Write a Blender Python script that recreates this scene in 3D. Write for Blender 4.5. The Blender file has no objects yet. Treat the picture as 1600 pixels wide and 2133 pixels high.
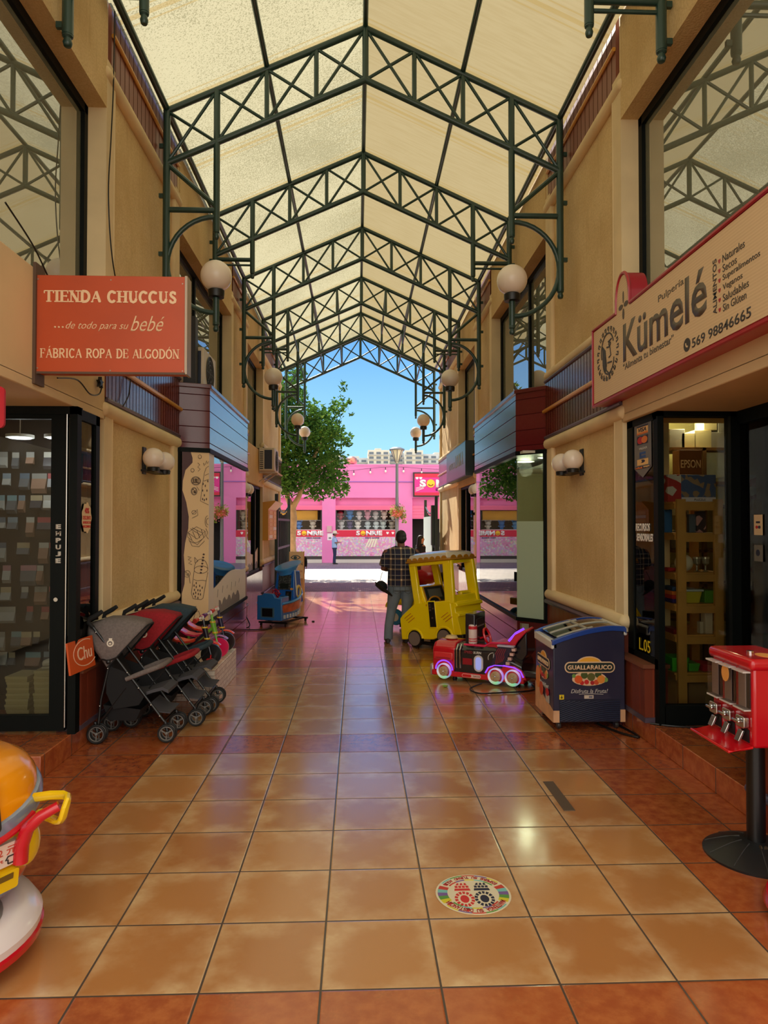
import bpy, math, random
from mathutils import Vector, Matrix, Euler
PI = math.pi
SC = bpy.context.scene
COL = SC.collection
# ---------------------------------------------------------------- camera, sky, sun, exposure
cam_d = bpy.data.cameras.new('camera'); cam = bpy.data.objects.new('camera', cam_d); COL.objects.link(cam)
cam.location = (0, 0, 1.75); cam.rotation_euler = (math.radians(91.094), 0, math.radians(-2.2))
cam_d.sensor_fit = 'HORIZONTAL'; cam_d.sensor_width = 36; cam_d.lens = 1440 / 1600 * 36
cam_d.clip_start = .05; cam_d.clip_end = 2000
SC.camera = cam
SC.view_settings.view_transform = 'Standard'; SC.view_settings.look = 'None'
SC.view_settings.gamma = 1; SC.view_settings.use_curve_mapping = False
SC.view_settings.exposure = 0.6
W = bpy.data.worlds.new('sky'); SC.world = W; W.use_nodes = True
wn = W.node_tree; wn.nodes.clear()
w_tc = wn.nodes.new('ShaderNodeTexCoord'); w_sep = wn.nodes.new('ShaderNodeSeparateXYZ')
w_r = wn.nodes.new('ShaderNodeValToRGB'); w_bg = wn.nodes.new('ShaderNodeBackground'); w_o = wn.nodes.new('ShaderNodeOutputWorld')
wn.links.new(w_tc.outputs['Generated'], w_sep.inputs[0]); wn.links.new(w_sep.outputs[2], w_r.inputs[0])
# sky behind the viewer brightened as added fill light, clear blue ahead
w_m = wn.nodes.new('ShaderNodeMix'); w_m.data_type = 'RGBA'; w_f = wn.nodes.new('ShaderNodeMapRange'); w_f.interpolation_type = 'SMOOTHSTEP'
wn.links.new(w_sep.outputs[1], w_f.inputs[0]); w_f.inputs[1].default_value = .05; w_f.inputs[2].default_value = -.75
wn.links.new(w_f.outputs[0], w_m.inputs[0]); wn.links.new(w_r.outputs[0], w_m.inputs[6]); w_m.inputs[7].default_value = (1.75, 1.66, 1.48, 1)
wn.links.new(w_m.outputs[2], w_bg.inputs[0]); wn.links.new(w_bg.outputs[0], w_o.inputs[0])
w_cr = w_r.color_ramp
w_cr.elements[0].position = 0; w_cr.elements[0].color = (.50, .78, .92, 1)
w_cr.elements[1].position = 1; w_cr.elements[1].color = (.30, .52, .90, 1)
for p_, c_ in ((.10, (.36, .70, .95, 1)), (.27, (.135, .39, .86, 1)), (.55, (.20, .42, .85, 1))):
    e_ = w_cr.elements.new(p_); e_.color = c_
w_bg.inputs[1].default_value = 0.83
SUN_DIR = Vector((0.30, -1.0, -1.02)).normalized()      # the way sunlight travels
sun_d = bpy.data.lights.new('sun', 'SUN'); sun_d.energy = 6.5; sun_d.angle = math.radians(.6); sun_d.color = (1, .93, .80)
sun = bpy.data.objects.new('sun', sun_d); COL.objects.link(sun)
sun.rotation_euler = SUN_DIR.to_track_quat('-Z', 'Y').to_euler(); sun.location = (-8, 30, 30)
SC.cycles.max_bounces = 10; SC.cycles.diffuse_bounces = 7; SC.cycles.glossy_bounces = 4
SC.cycles.transparent_max_bounces = 16; SC.cycles.transmission_bounces = 6
SC.cycles.sample_clamp_indirect = 6; SC.cycles.caustics_reflective = False; SC.cycles.caustics_refractive = False
try:
    SC.cycles.use_denoising = True
except Exception:
    pass

# ---------------------------------------------------------------- helpers: materials
def S(r, g, b):
    f = lambda c: c / 12.92 if c <= .04045 else ((c + .055) / 1.055) ** 2.4
    return tuple(f(v / 255) for v in (r, g, b))
class X:                                                # tiny expression wrapper over math nodes
    def __init__(s, nt, k): s.nt = nt; s.k = k
    def op(s, o, b=None, c=None):
        n = s.nt.nodes.new('ShaderNodeMath'); n.operation = o
        for i, v in enumerate((s, b, c)):
            if v is None: continue
            if isinstance(v, X): s.nt.links.new(v.k, n.inputs[i])
            else: n.inputs[i].default_value = v
        return X(s.nt, n.outputs[0])
    def __add__(s, b): return s.op('ADD', b)
    def __sub__(s, b): return s.op('SUBTRACT', b)
    def __mul__(s, b): return s.op('MULTIPLY', b)
    def __truediv__(s, b): return s.op('DIVIDE', b)
    def floor(s): return s.op('FLOOR')
    def fract(s): return s.op('FRACT')
    def lt(s, b): return s.op('LESS_THAN', b)
    def gt(s, b): return s.op('GREATER_THAN', b)
    def mx(s, b): return s.op('MAXIMUM', b)
    def mn(s, b): return s.op('MINIMUM', b)
    def abs(s): return s.op('ABSOLUTE')
    def sin(s): return s.op('SINE')
    def fmod(s, b): return s.op('FLOORED_MODULO', b)
    def ss(s, a, b):                                    # smoothstep
        n = s.nt.nodes.new('ShaderNodeMapRange'); n.interpolation_type = 'SMOOTHSTEP'
        s.nt.links.new(s.k, n.inputs[0]); n.inputs[1].default_value = a; n.inputs[2].default_value = b
        return X(s.nt, n.outputs[0])
class NT:
    def __init__(s, name):
        m = bpy.data.materials.new(name); m.use_nodes = True; s.m = m; s.nt = m.node_tree
        s.b = s.nt.nodes['Principled BSDF']; s.out = s.nt.nodes['Material Output']
    def n(s, t, **kw):
        n = s.nt.nodes.new('ShaderNode' + t)
        for k, v in kw.items(): setattr(n, k, v)
        return n
    def l(s, a, b): s.nt.links.new(a.k if isinstance(a, X) else a, b)
    def pos(s, obj=False):
        if obj: o = s.n('TexCoord').outputs['Object']
        else: o = s.n('NewGeometry').outputs['Position']
        sp = s.n('SeparateXYZ'); s.l(o, sp.inputs[0]); s.vec = o
        return [X(s.nt, sp.outputs[i]) for i in range(3)]
    def comb(s, x, y, z=0.0):
        c = s.n('CombineXYZ')
        for i, v in enumerate((x, y, z)):
            if isinstance(v, X): s.l(v, c.inputs[i])
            else: c.inputs[i].default_value = v
        return c.outputs[0]
    def noise(s, scale, detail=3, vec=None, rough=.5, out='Fac'):
        n = s.n('TexNoise'); n.inputs['Scale'].default_value = scale; n.inputs['Detail'].default_value = detail
        n.inputs['Roughness'].default_value = rough
        if vec is not None: s.l(vec, n.inputs['Vector'])
        return X(s.nt, n.outputs[out])
    def white(s, vec):
        n = s.n('TexWhiteNoise', noise_dimensions='3D'); s.l(vec, n.inputs['Vector']); return X(s.nt, n.outputs['Value'])
    def mix(s, f, a, b):
        n = s.n('Mix', data_type='RGBA')
        for i, v in ((0, f), (6, a), (7, b)):
            if isinstance(v, X): s.l(v, n.inputs[i])
            elif isinstance(v, (int, float)): n.inputs[i].default_value = v
            elif isinstance(v, tuple): n.inputs[i].default_value = (*v[:3], 1)
            else: s.l(v, n.inputs[i])
        return n.outputs[2]
    def bump(s, h, strength=.2, dist=.01):
        n = s.n('Bump'); n.inputs['Strength'].default_value = strength; n.inputs['Distance'].default_value = dist
        s.l(h, n.inputs['Height']); s.l(n.outputs[0], s.b.inputs['Normal']); s.l(n.outputs[0], s.b.inputs['Coat Normal'])
    def col(s, c):
        if isinstance(c, tuple): s.b.inputs['Base Color'].default_value = (*c[:3], 1)
        else: s.l(c, s.b.inputs['Base Color'])
    def set(s, **kw):
        for k, v in kw.items():
            i = s.b.inputs[k.replace('_', ' ')]
            if isinstance(v, X): s.l(v, i)
            else: i.default_value = v
_MC = {}
def M(name, c, rough=.5, metal=0., var=0., vs=6., bump=0., bs=60., coat=0., emit=None, es=1., obj=True):
    if name in _MC: return _MC[name]
    t = NT(name); t.set(Roughness=rough, Metallic=metal)
    if coat: t.b.inputs['Coat Weight'].default_value = coat; t.b.inputs['Coat Roughness'].default_value = .08
    t.pos(obj)
    if var:
        n = t.noise(vs, 4, t.vec)
        t.col(t.mix(n.ss(.3, .7), tuple(v * (1 - var) for v in c), tuple(min(1, v * (1 + var)) for v in c)))
    else: t.col(c)
    if bump: t.bump(t.noise(bs, 3, t.vec), bump, .004)
    if emit: t.b.inputs['Emission Color'].default_value = (*emit, 1); t.b.inputs['Emission Strength'].default_value = es
    _MC[name] = t.m
    return t.m
def glass(name, tint=(1, 1, 1), lo=.08, hi=1., rough=.0, ior=1.5, haze=None):
    if name in _MC: return _MC[name]
    t = NT(name); nt = t.nt; nt.nodes.remove(t.b)
    fr = t.n('Fresnel'); fr.inputs[0].default_value = ior
    f = X(nt, fr.outputs[0]).mx(lo) * hi
    tr = t.n('BsdfTransparent'); tr.inputs[0].default_value = (*tint, 1)
    g = t.n('BsdfGlossy'); g.inputs[1].default_value = rough; g.inputs[0].default_value = (1, 1, 1, 1)
    mx = t.n('MixShader'); t.l(f, mx.inputs[0]); t.l(tr.outputs[0], mx.inputs[1]); t.l(g.outputs[0], mx.inputs[2])
    if haze:                                             # pale diffuse share standing in for reflected and room light
        df = t.n('BsdfDiffuse'); df.inputs[0].default_value = (*haze[0], 1); m2 = t.n('MixShader'); m2.inputs[0].default_value = haze[1]; t.l(tr.outputs[0], m2.inputs[1]); t.l(df.outputs[0], m2.inputs[2]); t.l(m2.outputs[0], mx.inputs[1])
    t.l(mx.outputs[0], t.out.inputs[0]); _MC[name] = t.m
    return t.m
# ---------------------------------------------------------------- helpers: meshes
class MB:
    def __init__(s): s.v = []; s.f = []; s.mi = []; s.m = 0; s.T = None
    def add(s, vs, fs):
        o = len(s.v)
        for p in vs:
            p = Vector(p); s.v.append(tuple(s.T @ p) if s.T is not None else tuple(p))
        for f in fs: s.f.append([i + o for i in f]); s.mi.append(s.m)
        return s
    def box(s, x0, x1, y0, y1, z0, z1):
        vs = [(x, y, z) for z in (z0, z1) for y in (y0, y1) for x in (x0, x1)]
        return s.add(vs, [(0, 2, 3, 1), (4, 5, 7, 6), (0, 1, 5, 4), (2, 6, 7, 3), (0, 4, 6, 2), (1, 3, 7, 5)])
    def cbox(s, c, d, R=None):
        x, y, z = (v / 2 for v in d); R = R or Matrix.Identity(3); c = Vector(c)
        vs = [c + R @ Vector((a, b, e)) for e in (-z, z) for b in (-y, y) for a in (-x, x)]
        return s.add(vs, [(0, 2, 3, 1), (4, 5, 7, 6), (0, 1, 5, 4), (2, 6, 7, 3), (0, 4, 6, 2), (1, 3, 7, 5)])
    def loft(s, rings, closed=True, caps=True, loop=False):
        n = len(rings[0]); vs = [p for r in rings for p in r]; fs = []
        R = len(rings)
        for i in range(R if loop else R - 1):
            a = i * n; b = ((i + 1) % R) * n
            for j in range(n if closed else n - 1):
                k = (j + 1) % n; fs.append((a + j, a + k, b + k, b + j))
        if caps and closed and not loop: fs.append(tuple(range(n - 1, -1, -1))); fs.append(tuple((R - 1) * n + j for j in range(n)))
        return s.add(vs, fs)
    def tube(s, pts, r=.02, n=8, closed=False, sq=1.):
        pts = [Vector(p) for p in pts]; N = len(pts); rings = []; up = None
        for i, p in enumerate(pts):
            if closed: t = pts[(i + 1) % N] - pts[i - 1]
            else: t = pts[min(i + 1, N - 1)] - pts[max(i - 1, 0)]
            t.normalize()
            if up is None: up = Vector((0, 0, 1)) if abs(t.z) < .9 else Vector((0, 1, 0))
            a = t.cross(up)
            if a.length < 1e-5: up = Vector((1, 0, 0)); a = t.cross(up)
            a.normalize(); b = a.cross(t).normalized(); up = b
            rr = r[i] if isinstance(r, (list, tuple)) else r
            rings.append([p + a * (rr * math.cos(2 * PI * k / n)) + b * (rr * sq * math.sin(2 * PI * k / n)) for k in range(n)])
        return s.loft(rings, caps=not closed, loop=closed)
    def cyl(s, p0, p1, r=.02, n=12, r2=None): return s.tube([p0, p1], [r, r if r2 is None else r2], n)
    def lathe(s, prof, c=(0, 0, 0), n=20, axis='Z', a0=0., a1=2 * PI):
        c = Vector(c); full = abs(a1 - a0 - 2 * PI) < 1e-6; rings = []
        for (r, z) in prof:
            ring = []
            for k in range(n if full else n + 1):
                a = a0 + (a1 - a0) * k / n; p = (r * math.cos(a), r * math.sin(a), z)
                if axis == 'X': p = (p[2], p[0], p[1])
                if axis == 'Y': p = (p[0], p[2], p[1])
                ring.append(c + Vector(p))
            rings.append(ring)
        return s.loft(rings, closed=full, caps=True)
    def ball(s, c, r, n=16, m=10):
        if not isinstance(r, (tuple, list)): r = (r, r, r)
        rings = []
        for i in range(1, m):
            t = PI * i / m
            rings.append([(c[0] + r[0] * math.sin(t) * math.cos(2 * PI * k / n), c[1] + r[1] * math.sin(t) * math.sin(2 * PI * k / n), c[2] - r[2] * math.cos(t)) for k in range(n)])
        o = len(s.v); s.loft(rings, caps=False)
        vs = [(c[0], c[1], c[2] - r[2]), (c[0], c[1], c[2] + r[2])]; b = len(s.v); s.add(vs, [])
        L = o + (m - 2) * n
        for k in range(n):
            j = (k + 1) % n
            s.f.append([o + j, o + k, b]); s.f.append([L + k, L + j, b + 1]); s.mi += [s.m, s.m]
        return s
    def prism(s, poly, lo, hi, plane='xz'):
        def P(a, b, h): return {'xz': (a, h, b), 'xy': (a, b, h), 'yz': (h, a, b)}[plane]
        n = len(poly); vs = [P(a, b, lo) for a, b in poly] + [P(a, b, hi) for a, b in poly]
        fs = [tuple(range(n)), tuple(range(2 * n - 1, n - 1, -1))] + [(i, i + n, (i + 1) % n + n, (i + 1) % n) for i in range(n)]
        return s.add(vs, fs)
    def quad(s, *p): return s.add(p, [tuple(range(len(p)))])
    def make(s, name, mat, parent=None, smooth=40, bevel=0, seg=2, sub=0, flip=True):
        me = bpy.data.meshes.new(name); me.from_pydata(s.v, [], s.f)
        for m in (mat if isinstance(mat, (list, tuple)) else [mat]): me.materials.append(m)
        for p, i in zip(me.polygons, s.mi): p.material_index = i
        if flip:
            import bmesh
            b = bmesh.new(); b.from_mesh(me); bmesh.ops.recalc_face_normals(b, faces=b.faces); b.to_mesh(me); b.free()
        me.update()
        if smooth:
            me.polygons.foreach_set('use_smooth', [True] * len(me.polygons)); me.set_sharp_from_angle(angle=math.radians(smooth))
        o = bpy.data.objects.new(name, me); COL.objects.link(o)
        if parent: o.parent = parent
        if bevel:
            b = o.modifiers.new('b', 'BEVEL'); b.width = bevel; b.segments = seg; b.limit_method = 'ANGLE'; b.angle_limit = math.radians(40)
        if sub:
            b = o.modifiers.new('s', 'SUBSURF'); b.levels = sub; b.render_levels = sub
        return o
def frame(o, r, u):                                      # matrix whose local x=r, y=u, z=outward
    r = Vector(r).normalized(); u = Vector(u).normalized(); n = r.cross(u)
    m = Matrix((r, u, n)).transposed().to_4x4(); m.translation = Vector(o); return m
def tag(o, label=None, cat=None, group=None, kind=None):
    if label: o['label'] = label
    if cat: o['category'] = cat
    if group: o['group'] = group
    if kind: o['kind'] = kind
    return o
def thing(name, loc=(0, 0, 0), rz=0., label=None, cat=None, group=None):
    o = bpy.data.objects.new(name, None); COL.objects.link(o); o.location = loc; o.rotation_euler = (0, 0, rz); o.empty_display_size = .1
    return tag(o, label, cat, group)
def copy_tree(o, parent=None):
    c = o.copy(); COL.objects.link(c)
    if parent: c.parent = parent
    for ch in list(o.children): copy_tree(ch, c)
    return c
def text(name, body, T, x0, x1, y0, y1, mat, parent=None, bold=0., shear=0., th=.002, keep=False, res=3):
    """letters fitted into the rectangle x0..x1, y0..y1 of the plane T (local x right, y up, z out)"""
    cu = bpy.data.curves.new('t', 'FONT'); cu.body = body; cu.offset = bold; cu.shear = shear; cu.resolution_u = res
    cu.align_x = 'CENTER'; ob = bpy.data.objects.new('t', cu); COL.objects.link(ob)
    dg = bpy.context.evaluated_depsgraph_get(); me = bpy.data.meshes.new_from_object(ob.evaluated_get(dg))
    bpy.data.objects.remove(ob); bpy.data.curves.remove(cu)
    if not me.vertices: return None
    xs = [v.co.x for v in me.vertices]; ys = [v.co.y for v in me.vertices]
    sx = (x1 - x0) / (max(xs) - min(xs) + 1e-9); sy = (y1 - y0) / (max(ys) - min(ys) + 1e-9)
    if keep: sx = sy = min(sx, sy)
    cx = (max(xs) + min(xs)) / 2; cy = (max(ys) + min(ys)) / 2
    import bmesh
    b = bmesh.new(); b.from_mesh(me)
    for v in b.verts: v.co = Vector(((v.co.x - cx) * sx + (x0 + x1) / 2, (v.co.y - cy) * sy + (y0 + y1) / 2, 0))
    r = bmesh.ops.extrude_face_region(b, geom=b.faces[:])
    for g in r['geom']:
        if isinstance(g, bmesh.types.BMVert): g.co.z += th
    bmesh.ops.transform(b, matrix=T, verts=b.verts[:]); bmesh.ops.recalc_face_normals(b, faces=b.faces); b.to_mesh(me); b.free()
    me.name = name; me.materials.clear(); me.materials.append(mat)
    o = bpy.data.objects.new(name, me); COL.objects.link(o)
    if parent: o.parent = parent
    return o
def plate(name, T, x0, x1, y0, y1, mat, parent=None, z0=0., z1=.003, rad=0., n=5, bevel=0):
    m = MB(); m.T = T
    if rad:
        poly = []
        for cx, cy, a in ((x1 - rad, y1 - rad, 0), (x0 + rad, y1 - rad, 90), (x0 + rad, y0 + rad, 180), (x1 - rad, y0 + rad, 270)):
            for k in range(n + 1):
                t = math.radians(a + 90 * k / n); poly.append((cx + rad * math.cos(t), cy + rad * math.sin(t)))
        m.prism(poly, z0, z1, 'xy')
    else: m.box(x0, x1, y0, y1, z0, z1)
    return m.make(name, mat, parent, bevel=bevel)
def disc(name, T, cx, cy, rx, ry, mat, parent=None, z0=0., z1=.003, n=28):
    m = MB(); m.T = T
    m.prism([(cx + rx * math.cos(2 * PI * k / n), cy + ry * math.sin(2 * PI * k / n)) for k in range(n)], z0, z1, 'xy')
    return m.make(name, mat, parent)
def strokes(name, T, lines, w, mat, parent=None, z=.002):
    """flat pen lines: polylines of constant width on plane T"""
    m = MB(); m.T = T
    for i_, ln in enumerate(lines):
        zz = z + i_ * 8e-5
        L = [Vector((*p, 0)) for p in ln]; n = len(L); a = []
        for i in range(n):
            t = (L[min(i + 1, n - 1)] - L[max(i - 1, 0)]); t.normalize(); q = Vector((-t.y, t.x, 0)) * (w / 2)
            a.append((L[i] + q, L[i] - q))
        rings = [[p + Vector((0, 0, 0)), q + Vector((0, 0, 0)), q + Vector((0, 0, zz)), p + Vector((0, 0, zz))] for p, q in a]
        m.loft(rings)
    return m.make(name, mat, parent, smooth=0)
def arc(cx, cy, rx, ry, a0, a1, n=12):
    return [(cx + rx * math.cos(math.radians(a0 + (a1 - a0) * k / n)), cy + ry * math.sin(math.radians(a0 + (a1 - a0) * k / n))) for k in range(n + 1)]
# ================================================================ materials of the place
def floor_tile_mat():
    t = NT('terracotta_tiles'); x, y, z = t.pos(); P = .4555
    u = (x + .137) / P; v = (y - 2.641) / P
    iu = u.floor(); iv = v.floor(); fu = u.fract(); fv = v.fract()
    du = (fu - .5).abs(); dv = (fv - .5).abs(); edge = du.mx(dv)
    red = iu.lt(-3).mx(iu.gt(3)).mx((iv + 70.).fmod(7.).gt(5.5))
    tv = t.white(t.comb(iu, iv)); tv2 = t.white(t.comb(iu + 31., iv + 7.))
    vec = t.comb(x + tv * 9., y + tv2 * 7., z)
    n1 = t.noise(4.2, 4, vec, .55); n2 = t.noise(14, 4, vec, .6); n3 = t.noise(60, 3, vec, .6)
    cloud = (edge * 1.5 + n1 * 1.5 + n2 * .4 - 1.28).ss(.0, .72)           # pale cloudy rims, ochre hearts
    och = t.mix(tv, S(178, 116, 62), S(196, 138, 80)); pale = t.mix(n2.ss(.3, .7), S(224, 188, 138), S(206, 158, 106))
    beige = t.mix(cloud, och, pale)
    dark = (n1 * .9 + n2 * .7 + edge * .45 - .92).ss(.0, .42) * n3.ss(.35, .6)
    terra = t.mix(tv, S(176, 88, 44), S(150, 70, 40)); terra = t.mix(n2.ss(.3, .75), terra, S(196, 112, 58)); terra = t.mix(dark * .38, terra, S(92, 46, 32))
    body = t.mix(red, beige, terra)
    grout = edge.gt(.4905)
    t.col(t.mix(grout, body, S(74, 58, 44)))
    t.set(Roughness=(n2 * .10 + .17).mx(grout * .85)); t.b.inputs['Specular IOR Level'].default_value = .6; t.b.inputs['Coat Weight'].default_value = .7; t.b.inputs['Coat Roughness'].default_value = .13
    h = n1 * .35 + n2 * .12 - edge.ss(.478, .496) * 1.
    t.bump(h, .16, .006)
    return t.m
def paver_mat(name, c1, c2, sx, sy, gap=.05, joint=(90, 70, 62), rough=.6):
    t = NT(name); x, y, z = t.pos(); v = y / sy; iv = v.floor(); u = x / sx + (iv * .5).fract(); iu = u.floor()
    e = ((u.fract() - .5).abs() * sx).mx((v.fract() - .5).abs() * sy - (sy - sx) / 2.)
    r = t.white(t.comb(iu, iv)); n = t.noise(1.1, 3, t.vec)
    c = t.mix(r, S(*c1), S(*c2)); c = t.mix(n.ss(.35, .75) * .35, c, S(*joint))
    t.col(t.mix(e.gt(sx / 2 - gap * sx / 2), c, S(*joint))); t.set(Roughness=rough); return t.m
def slat_mat(name, c1, c2, pitch, axis=1, groove=.10, rough=.3, dark=.25, coat=.0):
    t = NT(name); p = t.pos(); u = p[axis] / pitch; iu = u.floor(); f = (u.fract() - .5).abs()
    r = t.white(t.comb(iu, 3.)); g = f.gt(.5 - groove / 2)
    w = t.noise(5, 4, t.comb(p[0] * 6., p[1] * (6. if axis == 1 else 1.), p[2] * (1. if axis == 1 else 6.)))
    c = t.mix(r * .6 + w * .4, S(*c1), S(*c2)); t.col(t.mix(g, c, tuple(v * dark for v in S(*c1))))
    t.set(Roughness=(w * .12 + rough).mx(g * .9), Specular_IOR_Level=g * -.42 + .42); t.bump(g * -1. + w * .12, .35, .008)
    if coat: t.set(Coat_Weight=g * -coat + coat); t.b.inputs['Coat Roughness'].default_value = .12
    return t.m
def stucco_mat():
    t = NT('ochre_stucco'); x, y, z = t.pos(); n = t.noise(55, 4, t.vec, .6); w = t.noise(1.3, 3, t.vec); st = t.noise(2.2, 3, t.comb(x * 8., y * 8., z * .7))
    c = t.mix(w.ss(.3, .7), S(214, 182, 126), S(232, 204, 150)); c = t.mix(st.ss(.55, .8) * .35, c, S(184, 146, 96))
    t.col(t.mix(n.ss(.35, .65) * .4, c, S(194, 158, 106))); t.set(Roughness=.9); t.bump(n, .6, .012); return t.m
def canopy_mat():
    t = NT('canopy_fabric'); x, y, z = t.pos(); nt = t.nt
    left = x.lt(.075)
    sp = t.noise(48, 5, t.vec, .75); st = t.noise(3, 4, t.comb(x * .9, y * 9., 0.)); big = t.noise(.5, 3, t.vec); fine = t.noise(90, 2, t.vec)
    ridge_ = (x - .075).abs()
    spk = (sp * .7 + fine * .45 + big * .35 - ridge_ * .02).ss(.70, .80) * left
    str_ = ((st * .9 + big * .3 - ridge_ * .22).ss(.55, .85)) * .5
    c = t.mix(spk * .55, S(157, 149, 119), S(88, 83, 56)); c = t.mix(str_, c, S(132, 114, 72))
    c2 = t.mix(st.ss(.35, .7) * .35, S(148, 132, 96), S(134, 116, 78)); c = t.mix(left, c2, c)
    f = ((y - 5. + 2.58 * 8) / 1.29).fract(); seam = (f - .5).abs().gt(.5 - .022) ; s2 = ((f - .07).abs().lt(.008)).mx((f - .93).abs().lt(.008))
    c = t.mix((seam * .55).mx(s2 * .5), c, S(140, 116, 64))
    tr = t.n('BsdfTranslucent'); df = t.n('BsdfDiffuse'); t.l(c, tr.inputs[0]); t.l(c, df.inputs[0])
    m = t.n('MixShader'); m.inputs[0].default_value = .80; t.l(df.outputs[0], m.inputs[1]); t.l(tr.outputs[0], m.inputs[2])
    t.l(m.outputs[0], t.out.inputs[0]); nt.nodes.remove(t.b); return t.m
TILE = floor_tile_mat(); STUC = stucco_mat()
PLAS = M('smooth_plaster', S(230, 206, 160), .75, var=.07, vs=2., bump=.08, bs=30)
FASC = M('painted_plaster', S(220, 192, 146), .7, var=.06, vs=1.5, bump=.05)
PLANK = slat_mat('maroon_planks', (104, 30, 34), (84, 22, 26), .1975, 2, .05, .14, .35, .3)
SLAT = slat_mat('reddish_wood_slats', (116, 52, 40), (92, 40, 32), .095, 1, .17, .16, .2, .45)
SLATU = slat_mat('faded_wood_slats', (150, 96, 78), (130, 78, 62), .125, 1, .13, .4, .35)
WAIN = slat_mat('terracotta_panels', (124, 56, 36), (104, 46, 30), .17, 1, .03, .35, 1.6)
WAINF = slat_mat('terracotta_panels_front', (124, 56, 36), (104, 46, 30), .17, 0, .03, .35, 1.6)
RAIL = M('varnished_rail', S(220, 160, 66), .3, coat=.4)
DKM = M('purple_grey_moulding', S(84, 72, 86), .35)
FRM = M('black_green_frame', S(6, 12, 11), .55); FRM.node_tree.nodes['Principled BSDF'].inputs['Specular IOR Level'].default_value = .15
STEEL = M('dark_green_steel', S(28, 60, 54), .38, coat=.25)
SKIRT = M('red_tile_skirting', S(124, 44, 26), .32, var=.15, vs=5)
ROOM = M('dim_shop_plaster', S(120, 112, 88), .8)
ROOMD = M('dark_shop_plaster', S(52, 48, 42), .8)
BLACK = M('black_plastic', S(14, 14, 15), .4)
WHITE = M('white_plastic', S(232, 232, 228), .4)
GLASS_UP = glass('hazed_window_glass', (.62, .66, .58), .42, 1.0, .004, 1.5, (S(196, 194, 160), .38))  # pale reflection and room light put into the pane colour
GLASS_SH = glass('shop_glass', (.86, .9, .86), .07, 1.0)
GLASS_MIR = glass('mirror_film_glass', (.5, .52, .5), .42, 1.0)
XL, XR = -2.18, 2.35
_cnt = {}
def st(name, mb, mat, **k):                              # setting pieces
    if name.split('_')[0] in ('trim', 'window', 'door'):
        _cnt[name] = _cnt.get(name, 0) + 1; name = '%s_%d' % (name, _cnt[name])
    o = mb.make(name, mat, **k); return tag(o, kind='structure')
# ================================================================ ground and floor
st('floor', MB().box(XL - .25, XR + .25, -1.2, 18.25, -.12, 0), TILE)
st('floor_paving', MB().box(-30, 30, 18.25, 21.2, -.12, -.002), paver_mat('red_brick_paving', (168, 112, 96), (146, 96, 88), .11, .22, .12, (96, 70, 64)))
st('floor_street', MB().box(-30, 30, 21.2, 27.1, -.12, -.003), paver_mat('pale_street_tiles', (214, 200, 180), (202, 188, 168), .2, .4, .06, (170, 156, 140)))
st('floor_sidewalk', MB().box(-30, 30, 27.1, 32.3, -.12, -.001), paver_mat('grey_sidewalk', (150, 136, 140), (138, 124, 130), .3, .6, .04, (110, 100, 104)))
st('ground', MB().box(-400, 400, -60, 400, -.4, -.13), M('dusty_ground', S(196, 180, 156), .9, var=.08, vs=.4))
st('floor_step_left', MB().box(-3.4, XL + .01, 4.86, 6.1, 0, .165), TILE, bevel=.006)
st('floor_step_right', MB().box(XR - .01, 3.6, 4.05, 6.0, 0, .165), TILE, bevel=.006)
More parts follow.
